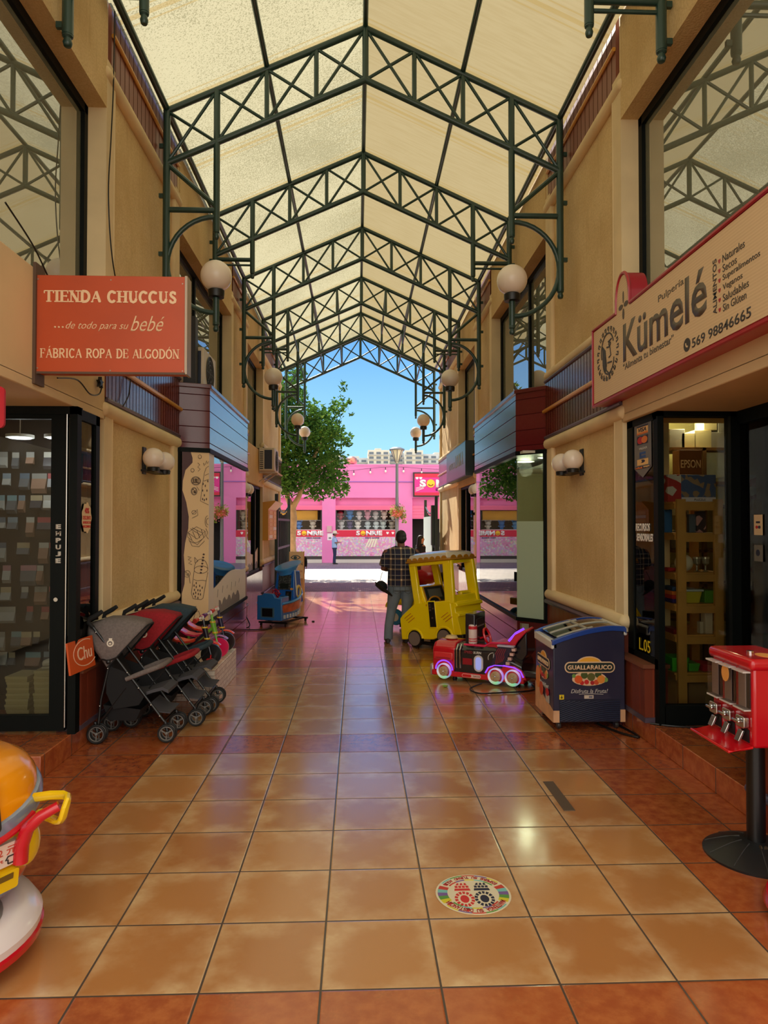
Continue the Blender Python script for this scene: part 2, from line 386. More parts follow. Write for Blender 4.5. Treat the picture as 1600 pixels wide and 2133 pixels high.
# ================================================================ the two facades
def side(sn, XW, sg):
    """sg=+1: facade on the left looking to +X; -1: on the right"""
    nm = 'wall_' + sn
    X = lambda o: XW + sg * o                            # o = distance from the wall plane towards the gallery
    def bx(mb, o0, o1, y0, y1, z0, z1): a, b = sorted((X(o0), X(o1))); return mb.box(a, b, y0, y1, z0, z1)
    pil = [(6.03, 8.5, 0), (12.0, 13.75, 1), (16.0, 19.75, 2)]
    wins = [(2.6, 6.03), (8.5, 12.0), (13.75, 16.0)]
    core = MB(); sm = MB(); dk = MB(); rl = MB(); sl = MB(); slu = MB(); wn = MB(); sk = MB()
    for (a, b, k) in pil:
        bx(core, -.4, -.045, a + .01, b - .01, .80, 6.42)                     # recessed panel face
        w = .20 if k == 0 else .16
        for (za, zb) in ((.93, 2.70), (3.52, 5.72)):
            # raised plaster surround with rounded inner rolls
            for (ya, yb) in ((a, a + w), (b - w, b)):
                bx(sm, -.4, 0, ya, yb, za - .1, zb + .1)
            for yy in (a + w, b - w): sm.cyl((X(-.03), yy, za), (X(-.03), yy, zb), .035, 10)
        for (z0, r) in ((.90, .065), (2.755, .07), (3.60, .06), (5.70, .06)):
            sm.cyl((X(-.025), a + .02, z0), (X(-.025), b - .02, z0), r, 12)
            for yy in (a + .02, b - .02): sm.ball((X(-.025), yy, z0), r, 12, 8)
        bx(sm, -.42, -.012, a + .006, a + .05, .81, 6.41); bx(sm, -.42, -.012, b - .05, b - .006, .81, 6.41)
        bx(sl, -.3, .012, a, b, 2.84, 3.53); bx(slu, -.3, -.005, a + .12, b - .12, 5.77, 6.42)
        for z0 in (2.835, 3.535): dk.cyl((X(.012), a, z0), (X(.012), b, z0), .022, 8)
        dk.cyl((X(.012), a, .815), (X(.012), b, .815), .03, 8)
        rl.cyl((X(.03), a, 3.16), (X(.03), b, 3.16), .024, 10); rl.cyl((X(.01), a + .12, 6.1), (X(.01), b - .12, 6.1), .02, 10)
        bx(wn, -.3, 0, a, b, .2, .80); bx(sk, -.3, .02, a, b, 0, .17); dk.cyl((X(.02), a, .19), (X(.02), b, .19), .025, 8)
    st(nm, core, STUC)
    for (a, b) in wins:                                  # wall above the upper windows and its reveal
        m = MB(); bx(m, -.4, 0, a, b, 5.38, 6.42); st(nm, m, STUC)
    for mb, mt in ((sm, PLAS), (sl, SLAT), (slu, SLATU), (dk, DKM), (rl, RAIL), (wn, WAIN), (sk, SKIRT)): st('trim_' + sn, mb, mt)
    # upper windows with dark frames and reflecting panes
    for (a, b) in wins:
        f = MB()
        bx(f, -.24, -.16, a, b, 5.30, 5.38); bx(f, -.24, -.16, a, b, 3.45, 3.52); bx(f, -.24, -.16, a, a + .07, 3.45, 5.38); bx(f, -.24, -.16, b - .07, b, 3.45, 5.38)
        if a > 8: bx(f, -.24, -.16, a + .42 * (b - a), a + .42 * (b - a) + .07, 3.5, 5.35)
        st('window', f, FRM)
        g = MB(); bx(g, -.205, -.195, a + .05, b - .05, 3.5, 5.34); st('window', g, GLASS_UP)
        r = MB(); bx(r, -2.6, -2.5, a - .3, b + .3, 3.3, 5.6); bx(r, -2.6, -.41, a - .3, b + .3, 5.5, 5.6); bx(r, -2.6, -.41, a - .3, b + .3, 3.3, 3.4)
        st('wall_upper_room', r, ROOM)
        m = MB(); bx(m, -.42, -.1, a, b, 3.40, 3.47); st('trim_' + sn, m, PLAS)
    # lower zone D: stucco lintel over the shop window beyond the middle pillar
    m = MB(); bx(m, -.35, 0, 13.75, 16.0, 2.62, 3.42); st(nm, m, STUC)
    m = MB(); bx(m, -.35, 0, 13.75, 16.0, 0, .72); st('trim_' + sn, m, SLAT)
    f = MB(); bx(f, -.16, -.06, 13.75, 13.82, .72, 2.62); bx(f, -.16, -.06, 15.93, 16., .72, 2.62); bx(f, -.16, -.06, 13.75, 16., .72, .78); bx(f, -.16, -.06, 13.75, 16., 2.56, 2.62); bx(f, -.16, -.06, 15.2, 15.26, .72, 2.62)
    st('window', f, FRM)
    g = MB(); bx(g, -.115, -.105, 13.8, 15.95, .75, 2.6); st('window', g, GLASS_MIR)
    r = MB(); bx(r, -2.6, -2.5, 11.7, 16.2, .1, 2.8); bx(r, -2.6, -.36, 11.7, 16.2, 2.68, 2.8); bx(r, -2.6, -.36, 11.7, 16.2, 0, .1); bx(r, -2.6, -.42, 16.05, 16.2, 0, 2.8); st('wall_shop', r, ROOM)
    # building end wall and attic behind
    m = MB(); bx(m, -6, -.4, 16.2, 19.75, 0, 6.3); st(nm, m, FASC)
    m = MB(); bx(m, -6, -2.6, -1., 16.2, 0, 6.3); st(nm, m, FASC)
    m = MB(); bx(m, -2.6, -.4, -1., 16.2, 5.62, 6.3); st(nm, m, ROOM)
    # the shopfront by the camera: plaster band over the entrance recess
    if sg > 0:
        m = MB(); bx(m, -.3, 0, 1.2, 6.05, 2.72, 3.49); bx(m, -1.5, 0, 1.2, 6.05, 2.66, 2.74); st(nm, m, FASC, bevel=.008)
    else:
        m = MB(); bx(m, -.3, 0, 1.2, 6.05, 2.72, 3.49); bx(m, -1.6, 0, 1.2, 6.05, 2.66, 2.74); st(nm, m, FASC, bevel=.008)
    m = MB(); bx(m, -.42, 0, 1.2, 2.6, 3.49, 6.42); st(nm, m, STUC)
side('left', XL, 1); side('right', XR, -1)

# ================================================================ projecting bay shop windows
def bay(sn, XW, XB, sg, y0, y1, y2, y3):
    o = .35 * -sg
    def ring(d=0.): return [(XW + o, y0 - .0), (XW, y0 - d), (XB + sg * d, y1 - d), (XB + sg * d, y2 + d), (XW, y3 + d), (XW + o, y3)]
    st('trim_bay_' + sn, MB().prism(ring(), 0, .53, 'xy'), PLANK)
    st('trim_bay_' + sn, MB().prism(ring(.012), 2.70, 3.44, 'xy'), PLANK)
    st('trim_bay_' + sn, MB().prism(ring(.035), 3.44, 3.49, 'xy'), M('maroon_cap', S(92, 30, 32), .3, coat=.3), bevel=.006)
    fm = MB()
    for z0, z1 in ((.53, .575), (2.645, 2.70)): fm.prism(ring(.02), z0, z1, 'xy')
    for (a, b) in ((XW, y0), (XW, y3)): fm.cbox((a + sg * .012, b + (.02 if b == y0 else -.02), 1.62), (.045, .06, 2.1))
    st('window_bay_' + sn, fm, FRM)
    return o
bay('left', XL, -1.84, 1, 8.48, 8.63, 11.55, 11.75); bay('right', XR, 2.05, -1, 8.5, 8.83, 11.93, 12.1)
# ================================================================ canopy roof
ZE, ZR, XC, HW = 6.29, 7.27, .085, 2.175                 # eave height, ridge height, centre line, half span
def zt(x): return ZR - abs(x - XC) / HW * (ZR - ZE)
CAN = canopy_mat()
for sg, w in ((-1, 'west'), (1, 'east')):
    m = MB(); e = HW + .085; ys = [.6 + i * (20.4 - .6) / 32 for i in range(33)]
    for i in range(32):
        a, b = ys[i], ys[i + 1]; p = lambda t, y: (XC + sg * e * t, y, zt(XC + sg * e * t) + .06)
        m.quad(p(0, a), p(1, a), p(1, b), p(0, b))
    o = m.make('canopy', CAN, flip=False)
    tag(o, 'cream translucent awning fabric of the %s roof slope, %s' % (('west', 'thickly speckled with grime') if sg < 0 else ('east', 'plainer and yellower')), 'canopy', kind='thing')
YT = [2.42, 5.0, 7.58, 10.16, 12.74, 15.32, 17.9, 20.25]
LAMPS = {2, 4, 6, 7}
def finial(m, x, z, r=.034):
    m.lathe([(.02, -.085), (r * .8, -.08), (r, -.055), (r * .75, -.03), (r * .75, -.024), (r * 1.12, -.012), (r * 1.12, .01), (r * .9, .022), (r * .9, .03)], (x, 0, z), 12)
def make_truss(lamp):
    root = thing('roof_truss', (0, 0, 0))
    nx = [XC + HW * k / 4 for k in range(-4, 5)]; D = .58
    for s in (-1, 1):
        def P(k, top): x = nx[4 + s * k]; return (x, 0, zt(x) - (0 if top else D))
        MB().tube([P(0, 1), P(4, 1)], .036, 10).make('top_chord', STEEL, root)
        MB().tube([P(0, 0), P(4, 0)], .036, 10).make('bottom_chord', STEEL, root)
        for k in (1, 2, 3):
            if k < 3: MB().tube([P(k, 1), P(k, 0)], .027, 8).make('upright', STEEL, root)
        for k in range(4):
            MB().tube([P(k, 1), P(k + 1, 0)], .018, 8).make('diagonal_brace', STEEL, root)
            MB().tube([P(k, 0), P(k + 1, 1)], .018, 8).make('diagonal_brace', STEEL, root)
        xe, xi = nx[4 + s * 4], nx[4 + s * 3]; zi = 4.97 if lamp else 5.46; ze = 4.36 if lamp else 5.28; zb = 5.2 if lamp else 5.65
        m = MB(); m.cyl((xe, 0, ZE + .02), (xe, 0, ze), .04, 12); finial(m, xe, ze)
        for z0 in (ze + .35, 5.35, 5.9): m.cbox((xe + s * .055, 0, z0), (.05, .03, .045))
        m.make('wall_post', STEEL, root)
        m = MB(); m.cyl((xi, 0, zt(xi)), (xi, 0, zi), .036, 12); finial(m, xi, zi, .03); m.make('hanger', STEEL, root)
        m = MB(); m.cyl((xi, 0, zb), (xe, 0, zb), .03, 10)
        if not lamp: m.cyl((xi, 0, zb - .08), (xe, 0, zb - .08), .016, 8)
        m.make('tie_bar', STEEL, root)
        if lamp: MB().cyl((xe, 0, ZE - D), (xi, 0, zb + .04), .026, 8).make('knee_brace', STEEL, root)
    MB().cyl((XC, 0, ZR), (XC, 0, ZR - D), .036, 10).make('king_post', STEEL, root)
    return root
_tr = {0: None, 1: None}
_ord = ['', 'frame over the first pair of hanging bare posts', 'first frame ahead carrying a pair of globe lamps', 'second frame ahead, without lamps', 'third frame ahead, with globe lamps', 'fourth frame ahead, without lamps', 'frame just inside the exit, with globe lamps', 'last frame at the open gable, against the blue sky']
for i, y in enumerate(YT):
    L = int(i in LAMPS)
    if _tr[L] is None: t = _tr[L] = make_truss(L)
    else: t = copy_tree(_tr[L])
    t.location = (0, y, 0)
    tag(t, 'dark green lattice roof truss, ' + (_ord[i] or ('frame overhead nearest the viewer')), 'roof truss', 'lattice trusses under the canopy')
def purlin(x, z, lab, r=.03):
    o = MB().tube([(x, .6, z), (x, 20.4, z)], r, 10).make('roof_purlin', STEEL); tag(o, lab, 'roof purlin', 'long tubes under the canopy')
purlin(XC, ZR + .02, 'dark green ridge tube along the peak of the canopy')
for s, w in ((-1, 'speckled'), (1, 'plainer')):
    xm = XC + s * HW / 2; purlin(xm, zt(xm) + .03, 'dark green tube halfway up the %s slope' % w)
    xm = XC + s * HW; purlin(xm, ZE + .02, 'dark green eave tube along the edge of the %s slope' % w, .036)
for s in (-1, 1):
    for k in (1, 2, 3):
        x = XC + s * HW * k / 4
        o = MB().tube([(x, 15.32, zt(x)), (x, 20.25, zt(x) - .58)], .022, 8).make('roof_stay', STEEL)
        tag(o, 'slanting grey-green stay tube between the last frames, %s from the ridge under the %s slope' % (('first', 'second', 'third')[k - 1], 'speckled' if s < 0 else 'plainer'), 'stay tube', 'slanting stays near the exit')
# ---------------------------------------------------------------- globe lamps on scroll brackets
GLOBE = M('frosted_globe', S(236, 222, 206), .3, coat=.3)
def make_globe(s):
    r = thing('globe_lamp', (0, 0, 0)); cx = XC + s * HW * .75; zc = 4.475
    MB().ball((cx, 0, zc), .168, 32, 20).make('globe', GLOBE, r)
    m = MB(); m.lathe([(.05, -.05), (.085, -.045), (.09, .0), (.09, .03), (.075, .04)], (cx, 0, zc - .19), 20); m.make('collar', BLACK, r)
    m = MB(); m.cyl((cx, 0, zc - .2), (cx, 0, 3.95), .036, 12); finial(m, cx, 3.95, .034); m.make('stem', STEEL, r)
    R = .53; zz = 4.6
    pts = [(cx - .0 + s * R * math.cos(math.radians(a)), 0, zz + R * math.sin(math.radians(a)) * 1.0) for a in range(90, -92, -9)]
    MB().tube(pts, .027, 10).make('scroll_arm', STEEL, r)
    return r
for s, w in ((-1, 'speckled'), (1, 'plainer')):
    g0 = make_globe(s)
    for n, i in enumerate(sorted(LAMPS)):
        g = g0 if n == 0 else copy_tree(g0); g.location = (0, YT[i], 0)
        tag(g, 'frosted globe lamp on curled bracket under %s canopy, %s' % (w, ('largest, by first pillar', 'second along wall', 'third along wall', 'last, at exit')[n]), 'globe lamp', 'globe lamps on scroll brackets')
# ================================================================ the pink shop across the street
YP = 32.3
PINK = M('pink_wall_paint', S(230, 130, 194), .7, var=.05, vs=.8)
PINK2 = M('rose_shutter_paint', S(240, 120, 160), .55)
ps = thing('pink_shop', (0, YP, 0), 0, 'bright pink one storey shop front across the sunlit street', 'shop building')
def pk(name, x0, x1, y0, y1, z0, z1, mat, p=ps, **k): return MB().box(x0, x1, y0, y1, z0, z1).make(name, mat, p, **k)
m = MB()
m.box(-14, 12, 0, 6, 3.03, 4.57); m.box(-14, 12, .25, 6, 2.66, 3.03)
for a, b in ((-9.5, -4.6), (-1.65, -1.02), (1.93, 2.57), (5.2, 7.)): m.box(a, b, 0, .4, 0, 3.03)
m.box(-14, -9.5, 0, .4, 0, 3.03); m.box(7, 12, 0, .4, 0, 3.03); m.box(-14, 12, 3.2, 3.4, 0, 3.0); m.box(-14, 12, -.02, 0, 4.53, 4.6)
m.make('wall', PINK, ps)
pk('string_course', -14, 12, -.035, .01, 3.76, 3.80, M('mauve_line', S(150, 100, 190), .6))
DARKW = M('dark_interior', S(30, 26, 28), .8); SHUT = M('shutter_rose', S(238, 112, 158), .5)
REDB = M('red_band', S(214, 36, 74), .5); MAG = M('magenta_print', S(226, 46, 150), .45)
t = NT('party_print'); x, y, z = t.pos(); v = t.n('TexVoronoi'); v.inputs['Scale'].default_value = 3.4; t.l(t.comb(x, y * 0., z * 1.2), v.inputs['Vector'])
v2 = t.n('TexVoronoi'); v2.inputs['Scale'].default_value = 15; t.l(t.comb(x, y * 0., z), v2.inputs['Vector'])
hs = t.n('HueSaturation'); hs.inputs['Saturation'].default_value = .8; hs.inputs['Value'].default_value = .9; t.l(v2.outputs['Color'], hs.inputs['Color'])
sp_ = t.n('SeparateXYZ'); t.l(v.outputs['Color'], sp_.inputs[0]); k_ = X(t.nt, sp_.outputs[0])
c = t.mix(k_, S(212, 92, 168), S(196, 150, 214)); sp2 = t.n('SeparateXYZ'); t.l(v2.outputs['Color'], sp2.inputs[0])
c = t.mix(X(t.nt, sp2.outputs[1]).gt(.55) * .75, c, hs.outputs[0]); t.col(t.mix(X(t.nt, v.outputs['Distance']).gt(.19) * .35, c, S(240, 200, 230))); t.set(Roughness=.4); PRINT = t.m
GL_P = glass('pink_shop_glass', (.94, .95, .95), .02, .35)
TW = frame((0, YP, 0), (1, 0, 0), (0, 0, 1)); TP = frame((0, 0, 0), (1, 0, 0), (0, 0, 1))
LET_W = M('white_lettering', S(246, 244, 248), .5); NAVY = M('navy_lettering', S(34, 30, 110), .5); YEL = M('yellow_smiley', S(250, 206, 50), .4)
def smiley(T, cx, cy, r, p):
    disc('smiley_face', T, cx, cy, r, r, YEL, p, 0, .02)
    strokes('smile', T, [arc(cx, cy, r * .6, r * .55, 200, 340, 8)], r * .28, M('brown_smile', S(150, 70, 30), .5), p, .03)
for (a, b, w) in ((-4.6, -1.65, 0), (-1.02, 1.93, 1)):
    w_ = pk('shop_window', a, b, .02, .10, 1.50, 1.55, M('pale_sill', S(214, 200, 210), .5))
    pk('glass_pane', a, b, .05, .06, 1.55, 2.47, GL_P, w_)
    f = MB(); f.box(a, a + .06, .02, .12, 1.5, 2.5); f.box(b - .06, b, .02, .12, 1.5, 2.5); f.make('window_frame', M('charcoal_frame', S(40, 38, 42), .4), w_)
    m = MB()
    for k in range(5): m.box(a, b, -.01 - .012 * (k % 2), .2, 2.46 + k * .042, 2.46 + (k + 1) * .042)
    m.make('roller_shutter', SHUT, ps)
    bd = pk('red_band', a, b, -.01, .1, 1.21, 1.52, REDB)
    pr = pk('printed_panel', a, b, -.005, .1, .31, 1.22, PRINT)
    pk('dark_plinth', a, b, .02, .1, .16, .31, M('charcoal_plinth', S(58, 52, 56), .5)); pk('kerb', a, b, -.05, .1, 0, .16, M('pale_kerb', S(206, 200, 196), .7))
    T = frame((0, -.012, 0), (1, 0, 0), (0, 0, 1))
    ox = 0.02 if w else -2.72
    text('shop_name', 'S', T, ox - .08, ox + .10, 1.27, 1.49, LET_W, bd, .05, th=.02); smiley(T, ox + .24, 1.38, .11, bd); text('shop_name', 'NRIE', T, ox + .38, ox + 1.14, 1.27, 1.49, LET_W, bd, .05, th=.02)
    text('tagline', 'DECO SONRIE', T, ox + .35, ox + 1.0, 1.13, 1.185, NAVY, pr, .02, th=.012)
    for hx in ((a + b) / 2 + .95, (a + b) / 2 + 1.2):
        text('heart', '♥', T, hx - .06, hx + .06, 1.32, 1.44, LET_W, bd, 0, th=.012)
    q = MB()
    for j in range(4): q.quad((.35 + j * .13, -.016, .72), (.43 + j * .13, -.016, .75), (.62 + j * .1, -.016, 1.12), (.55 + j * .1, -.016, 1.14))
    if w: q.make('striped_motif', M('cream_stripes', S(236, 232, 214), .5), pr)
    pk('back_panel', a, b, 1.2, 1.25, 1.3, 2.6, M('dark_display_back', S(52, 40, 46), .8))
    pk('display_shelf', a, b, .2, .7, 1.50, 1.53, M('display_shelf_white', S(190, 180, 186), .6)); pk('display_shelf', a, b, .2, .7, 1.97, 1.99, M('display_shelf_white', S(190, 180, 186), .6))
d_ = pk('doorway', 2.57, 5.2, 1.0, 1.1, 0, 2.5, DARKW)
m = MB()
for k in range(9): m.box(2.57, 5.2, .05 - .015 * (k % 2), .25, 2.05 + k * .068, 2.05 + (k + 1) * .068)
m.make('roller_shutter', SHUT, ps)
sg_ = thing('hanging_shop_sign', (0, YP - .12, 0), 0, 'framed magenta and red sign with white bubble letters over the pink shop door', 'shop sign')
pk('sign_frame', 2.6, 5.6, -.02, .12, 3.08, 4.22, M('charcoal_frame', S(40, 38, 42), .4), sg_)
T = frame((0, -.03, 0), (1, 0, 0), (0, 0, 1))
plate('sign_face', T, 2.66, 5.54, 3.14, 4.16, MAG, sg_); plate('red_band', T, 2.66, 5.54, 3.98, 4.16, REDB, sg_, .002, .008); plate('red_band', T, 2.66, 5.54, 3.14, 3.28, REDB, sg_, .002, .008)
text('sign_lettering', 'S', T, 2.90, 3.2, 3.52, 3.88, LET_W, sg_, .06, th=.03); smiley(T, 3.42, 3.70, .19, sg_); text('sign_lettering', 'NRIE', T, 3.66, 4.9, 3.52, 3.88, LET_W, sg_, .06, th=.03)
text('sign_lettering', 'DECO SONRIE', T, 3.66, 4.9, 3.36, 3.47, NAVY, sg_, .04, th=.03)
for hx in (2.78, 2.95): text('heart', '♥', T, hx - .07, hx + .07, 3.88, 4.0, LET_W, sg_, 0, th=.012)
strokes('swoosh', T, [[(2.72, 3.34 + k * .07), (3.1, 3.48 + k * .05)] for k in range(3)], .02, LET_W, sg_, .01)
o = pk('meter_box', 0, .22, -.06, 0, 0, .3, M('meter_beige', S(206, 168, 176), .5), None); o.location = (-1.42, YP, 1.42); tag(o, 'small beige meter box on the pink pillar', 'meter box')
o = plate('paper_notice', TP, 0, .24, 0, .32, M('paper_white', S(236, 228, 240), .7)); o.location = (-1.40, YP - .004, 1.05); tag(o, 'white paper notice taped on the pink pillar', 'notice')
plate('printed_lines', frame((0, -.003, 0), (1, 0, 0), (0, 0, 1)), .06, .18, .06, .14, M('grey_print', S(120, 116, 130), .7), o)
o = thing('roof_ventilator', (-.28, 34, 4.5), 0, 'copper tinted round ventilator cap on the pink shop roof', 'roof ventilator')
MB().lathe([(.13, 0), (.13, .22), (.16, .24)], (0, 0, 0), 16).make('duct', M('zinc', S(170, 160, 155), .35, .8), o)
MB().lathe([(.16, .22), (.25, .28), (.28, .4), (.24, .54), (.12, .62), (.01, .64)], (0, 0, 0), 20).make('cap', M('copper_sheet', S(206, 140, 120), .3, .7), o)
# generic balloon figures in the display window, plain and faceless
def balloon(x, z, c, s, lab, grp, ears=1, y=YP + .42):
    r = thing('toy_balloon', (x, y, z), 0, lab, 'balloon', grp); mt = M('foil_%d_%d_%d' % c, S(*c), .25, coat=.5)
    m = MB(); m.ball((0, 0, .13 * s), (.10 * s, .08 * s, .13 * s), 12, 8); m.ball((-.12 * s, 0, .17 * s), (.05 * s, .04 * s, .04 * s), 8, 6); m.ball((.12 * s, 0, .17 * s), (.05 * s, .04 * s, .04 * s), 8, 6); m.make('body', mt, r)
    m = MB(); m.ball((0, -.02, .31 * s), (.14 * s, .1 * s, .12 * s), 14, 8)
    if ears: m.ball((-.12 * s, 0, .42 * s), (.05 * s, .03 * s, .06 * s), 8, 6); m.ball((.12 * s, 0, .42 * s), (.05 * s, .03 * s, .06 * s), 8, 6)
    m.make('head', mt, r); return r
xs1 = (-.80, -.36, .08, .48, .86, 1.26, 1.68); c1 = ((176, 40, 70), (40, 130, 214), (226, 220, 226), (226, 160, 190), (208, 206, 210), (230, 214, 210), (214, 206, 190))
n1_ = ('red', 'blue', 'white', 'pink', 'grey-white', 'cream', 'beige')
for k, (x, c) in enumerate(zip(xs1, c1)): balloon(x, 1.99, c, 1. if k != 1 else 1.15, '%s foil balloon figure in the upper row of the pink shop window' % n1_[k], 'balloon figures in the pink shop window', k % 2 or k == 6)
xs2 = (-.76, -.36, .02, .48, .88, 1.22, 1.62); c2 = ((224, 226, 232), (80, 60, 120), (246, 244, 244), (206, 222, 232), (214, 228, 236), (196, 210, 214), (170, 160, 150))
n2_ = ('first white', 'purple', 'bright white', 'first pale blue', 'second pale blue', 'greenish', 'taupe')
for k, (x, c) in enumerate(zip(xs2, c2)): balloon(x, 1.53, c, .98, '%s foil balloon figure in the lower row of the pink shop window' % n2_[k], 'balloon figures in the pink shop window', k not in (3, 4))
for x, z, c, lab in ((-3.4, 1.53, (60, 150, 220), 'blue'), (-2.75, 1.53, (50, 130, 220), 'second blue'), (-2.1, 1.53, (214, 206, 196), 'beige')):
    balloon(x, z, c, 1., '%s foil balloon figure in the window beside the tree trunk' % lab, 'balloon figures beside the tree')
o = MB().box(-4.2, -1.9, YP + .75, YP + .8, 1.99, 2.44).make('gold_backdrop', M('gold_foil', S(236, 184, 70), .35, .4)); tag(o, 'golden foil backdrop sheet in the window beside the tree trunk', 'backdrop')
# string of bulbs
o = thing('string_light', (0, YP - .1, 0), 0, 'drooping string of small bulbs along the pink parapet', 'string light')
bxs = [-.17, .60, 1.31, 2.15, 3.0]
pts = []
for k in range(24): x = -3 + 7.2 * k / 23; pts.append((x, 0, 4.33 + .09 * math.sin(x * 1.1) + .03 * x))
MB().tube(pts, .008, 5).make('wire', BLACK, o)
for x in bxs:
    z = 4.33 + .09 * math.sin(x * 1.1) + .03 * x
    b = MB().cyl((x, 0, z), (x, 0, z - .12), .018, 8).make('socket', BLACK, o); MB().ball((x, 0, z - .19), (.05, .05, .065), 10, 8).make('bulb', M('bulb_white', S(250, 246, 236), .2), o)
# ---------------------------------------------------------------- street lamp with flower basket
o = thing('street_lamp', (1.545, 27, 0), 0, 'grey street lamp with a funnel shaped head before the pink shop', 'street lamp')
LG = M('lamp_grey', S(120, 124, 128), .4, .4)
MB().cyl((0, 0, 0), (0, 0, 4.2), .075, 12, .055).make('pole', LG, o); MB().lathe([(.14, 0), (.14, .05), (.09, .12), (.08, .5)], (0, 0, 0), 16).make('base', LG, o)
m = MB(); m.lathe([(.05, 4.15), (.09, 4.3), (.245, 4.68), (.23, 4.68), (.04, 4.3)], (0, 0, 0), 8); m.make('cone_glass', M('lamp_glass', S(220, 216, 190), .3), o)
m = MB()
for k in range(8): a = 2 * PI * k / 8; m.cyl((.06 * math.cos(a), .06 * math.sin(a), 4.2), (.25 * math.cos(a), .25 * math.sin(a), 4.7), .016, 6)
m.make('cage', LG, o); MB().lathe([(.30, 4.68), (.30, 4.73), (.16, 4.80), (.01, 4.82)], (0, 0, 0), 20).make('cap', LG, o)
o = thing('flower_basket', (1.56, 26.88, 2.12), 0, 'hanging flower basket with trailing pink and green blooms on the street lamp', 'flower basket')
MB().lathe([(.05, -.05), (.2, .0), (.24, .2), (.22, .2)], (0, 0, 0), 16).make('basket', M('terracotta_pot', S(176, 90, 50), .7), o)
random.seed(4)
def leafy(name, mat, blobs, n, size, parent, seed=1, flat=.5):
    rnd = random.Random(seed); m = MB(); tot = sum(b[3] ** 2 for b in blobs)
    for (cx, cy, cz, r) in blobs:
        for _ in range(int(n * r * r / tot)):
            d = Vector((rnd.gauss(0, 1), rnd.gauss(0, 1), rnd.gauss(0, 1))).normalized() * (r * rnd.random() ** .45)
            c = Vector((cx, cy, cz)) + d; s = size * rnd.uniform(.6, 1.25)
            a = Vector((rnd.gauss(0, 1), rnd.gauss(0, 1), rnd.gauss(0, .6))).normalized(); b = a.cross(Vector((rnd.gauss(0, 1), rnd.gauss(0, 1), rnd.gauss(0, 1)))).normalized()
            q = a.cross(b) * .18
            m.add([c - a * s, c + b * s * flat + q * s, c + a * s, c - b * s * flat + q * s], [(0, 1, 2), (0, 2, 3)])
    return m.make(name, mat, parent, smooth=0, flip=False)
def leaf_mat(name, c1, c2, c3):
    t = NT(name); t.pos(); n = t.noise(1.6, 3, t.vec); n2 = t.noise(11, 2, t.vec)
    c = t.mix(n.ss(.35, .65), S(*c1), S(*c2)); c = t.mix(n2.ss(.55, .75), c, S(*c3))
    tr = t.n('BsdfTranslucent'); df = t.n('BsdfDiffuse'); t.l(c, tr.inputs[0]); t.l(c, df.inputs[0]); m = t.n('MixShader'); m.inputs[0].default_value = .45
    t.l(df.outputs[0], m.inputs[1]); t.l(tr.outputs[0], m.inputs[2]); t.l(m.outputs[0], t.out.inputs[0]); return t.m
GREEN = leaf_mat('tree_leaves', (58, 92, 44), (88, 128, 54), (150, 170, 72))
leafy('foliage', leaf_mat('basket_leaves', (120, 140, 60), (170, 170, 80), (200, 180, 110)), [(0, 0, .2, .3), (.22, 0, -.05, .16), (.12, 0, .12, .26), (-.15, 0, .12, .2), (.26, 0, -.22, .1)], 500, .05, o, 3)
leafy('blossoms', M('pink_blossoms', S(230, 120, 140), .6), [(0, 0, .2, .3), (.22, 0, -.1, .18), (-.1, -.1, .1, .22)], 130, .04, o, 5)
# ---------------------------------------------------------------- street tree
tr_ = thing('street_tree', (-2.24, 24, 0), 0, 'leafy green street tree with a pale forked trunk', 'tree')
BARK = M('pale_bark', S(176, 144, 108), .85, var=.2, vs=5, bump=.3, bs=20)
m = MB(); m.tube([(0, 0, -.1), (.02, 0, .3), (-.02, 0, 1.2), (.03, 0, 2.0), (-.03, 0, 2.45)], [.20, .15, .13, .125, .13], 12)
m.tube([(-.02, 0, 2.35), (-.18, 0, 2.7), (-.25, .05, 3.4), (-.2, 0, 4.5), (0, .1, 5.6)], [.11, .09, .075, .06, .03], 10); m.tube([(0, 0, 2.35), (.22, 0, 2.75), (.36, -.05, 3.2), (.7, 0, 4.0), (1.2, 0, 5.2)], [.11, .09, .08, .06, .02], 10)
m.tube([(-.2, 0, 2.9), (-.8, .1, 3.6), (-1.3, 0, 4.3)], [.07, .05, .02], 8); m.tube([(.4, 0, 3.3), (.9, -.3, 3.7), (1.5, -.3, 4.0)], [.06, .04, .015], 8)
m.make('trunk', BARK, tr_)
PXB = [(640, 985, 48), (690, 962, 40), (660, 918, 46), (620, 930, 46), (690, 905, 36), (655, 872, 36), (690, 862, 26), (707, 838, 20), (714, 806, 10), (716, 792, 6), (600, 880, 46), (602, 822, 40), (618, 782, 26), (596, 990, 42), (690, 1005, 32), (664, 1024, 20), (715, 992, 14), (722, 1017, 9), (728, 838, 8), (733, 862, 6), (722, 925, 12), (655, 1035, 10), (728, 905, 8), (606, 1020, 20), (560, 930, 60), (560, 850, 60), (540, 1000, 40), (590, 760, 24)]
bl = []
rn = random.Random(9)
for x, y, r in PXB:
    k = 24 / 1440; bl.append(((x - 744.5) * k + 2.24, rn.uniform(-.5, .5), 1.75 + (1094 - y) * k, r * k))
    if r > 30: bl.append(((x - 744.5) * k + 2.24 + rn.uniform(-.3, .3), 1.0, 1.75 + (1094 - y) * k + rn.uniform(-.3, .3), r * k * .8)); bl.append(((x - 744.5) * k + 2.24, -.9, 1.75 + (1094 - y) * k, r * k * .7))
leafy('foliage', GREEN, bl, 15000, .085, tr_, 11, .55)
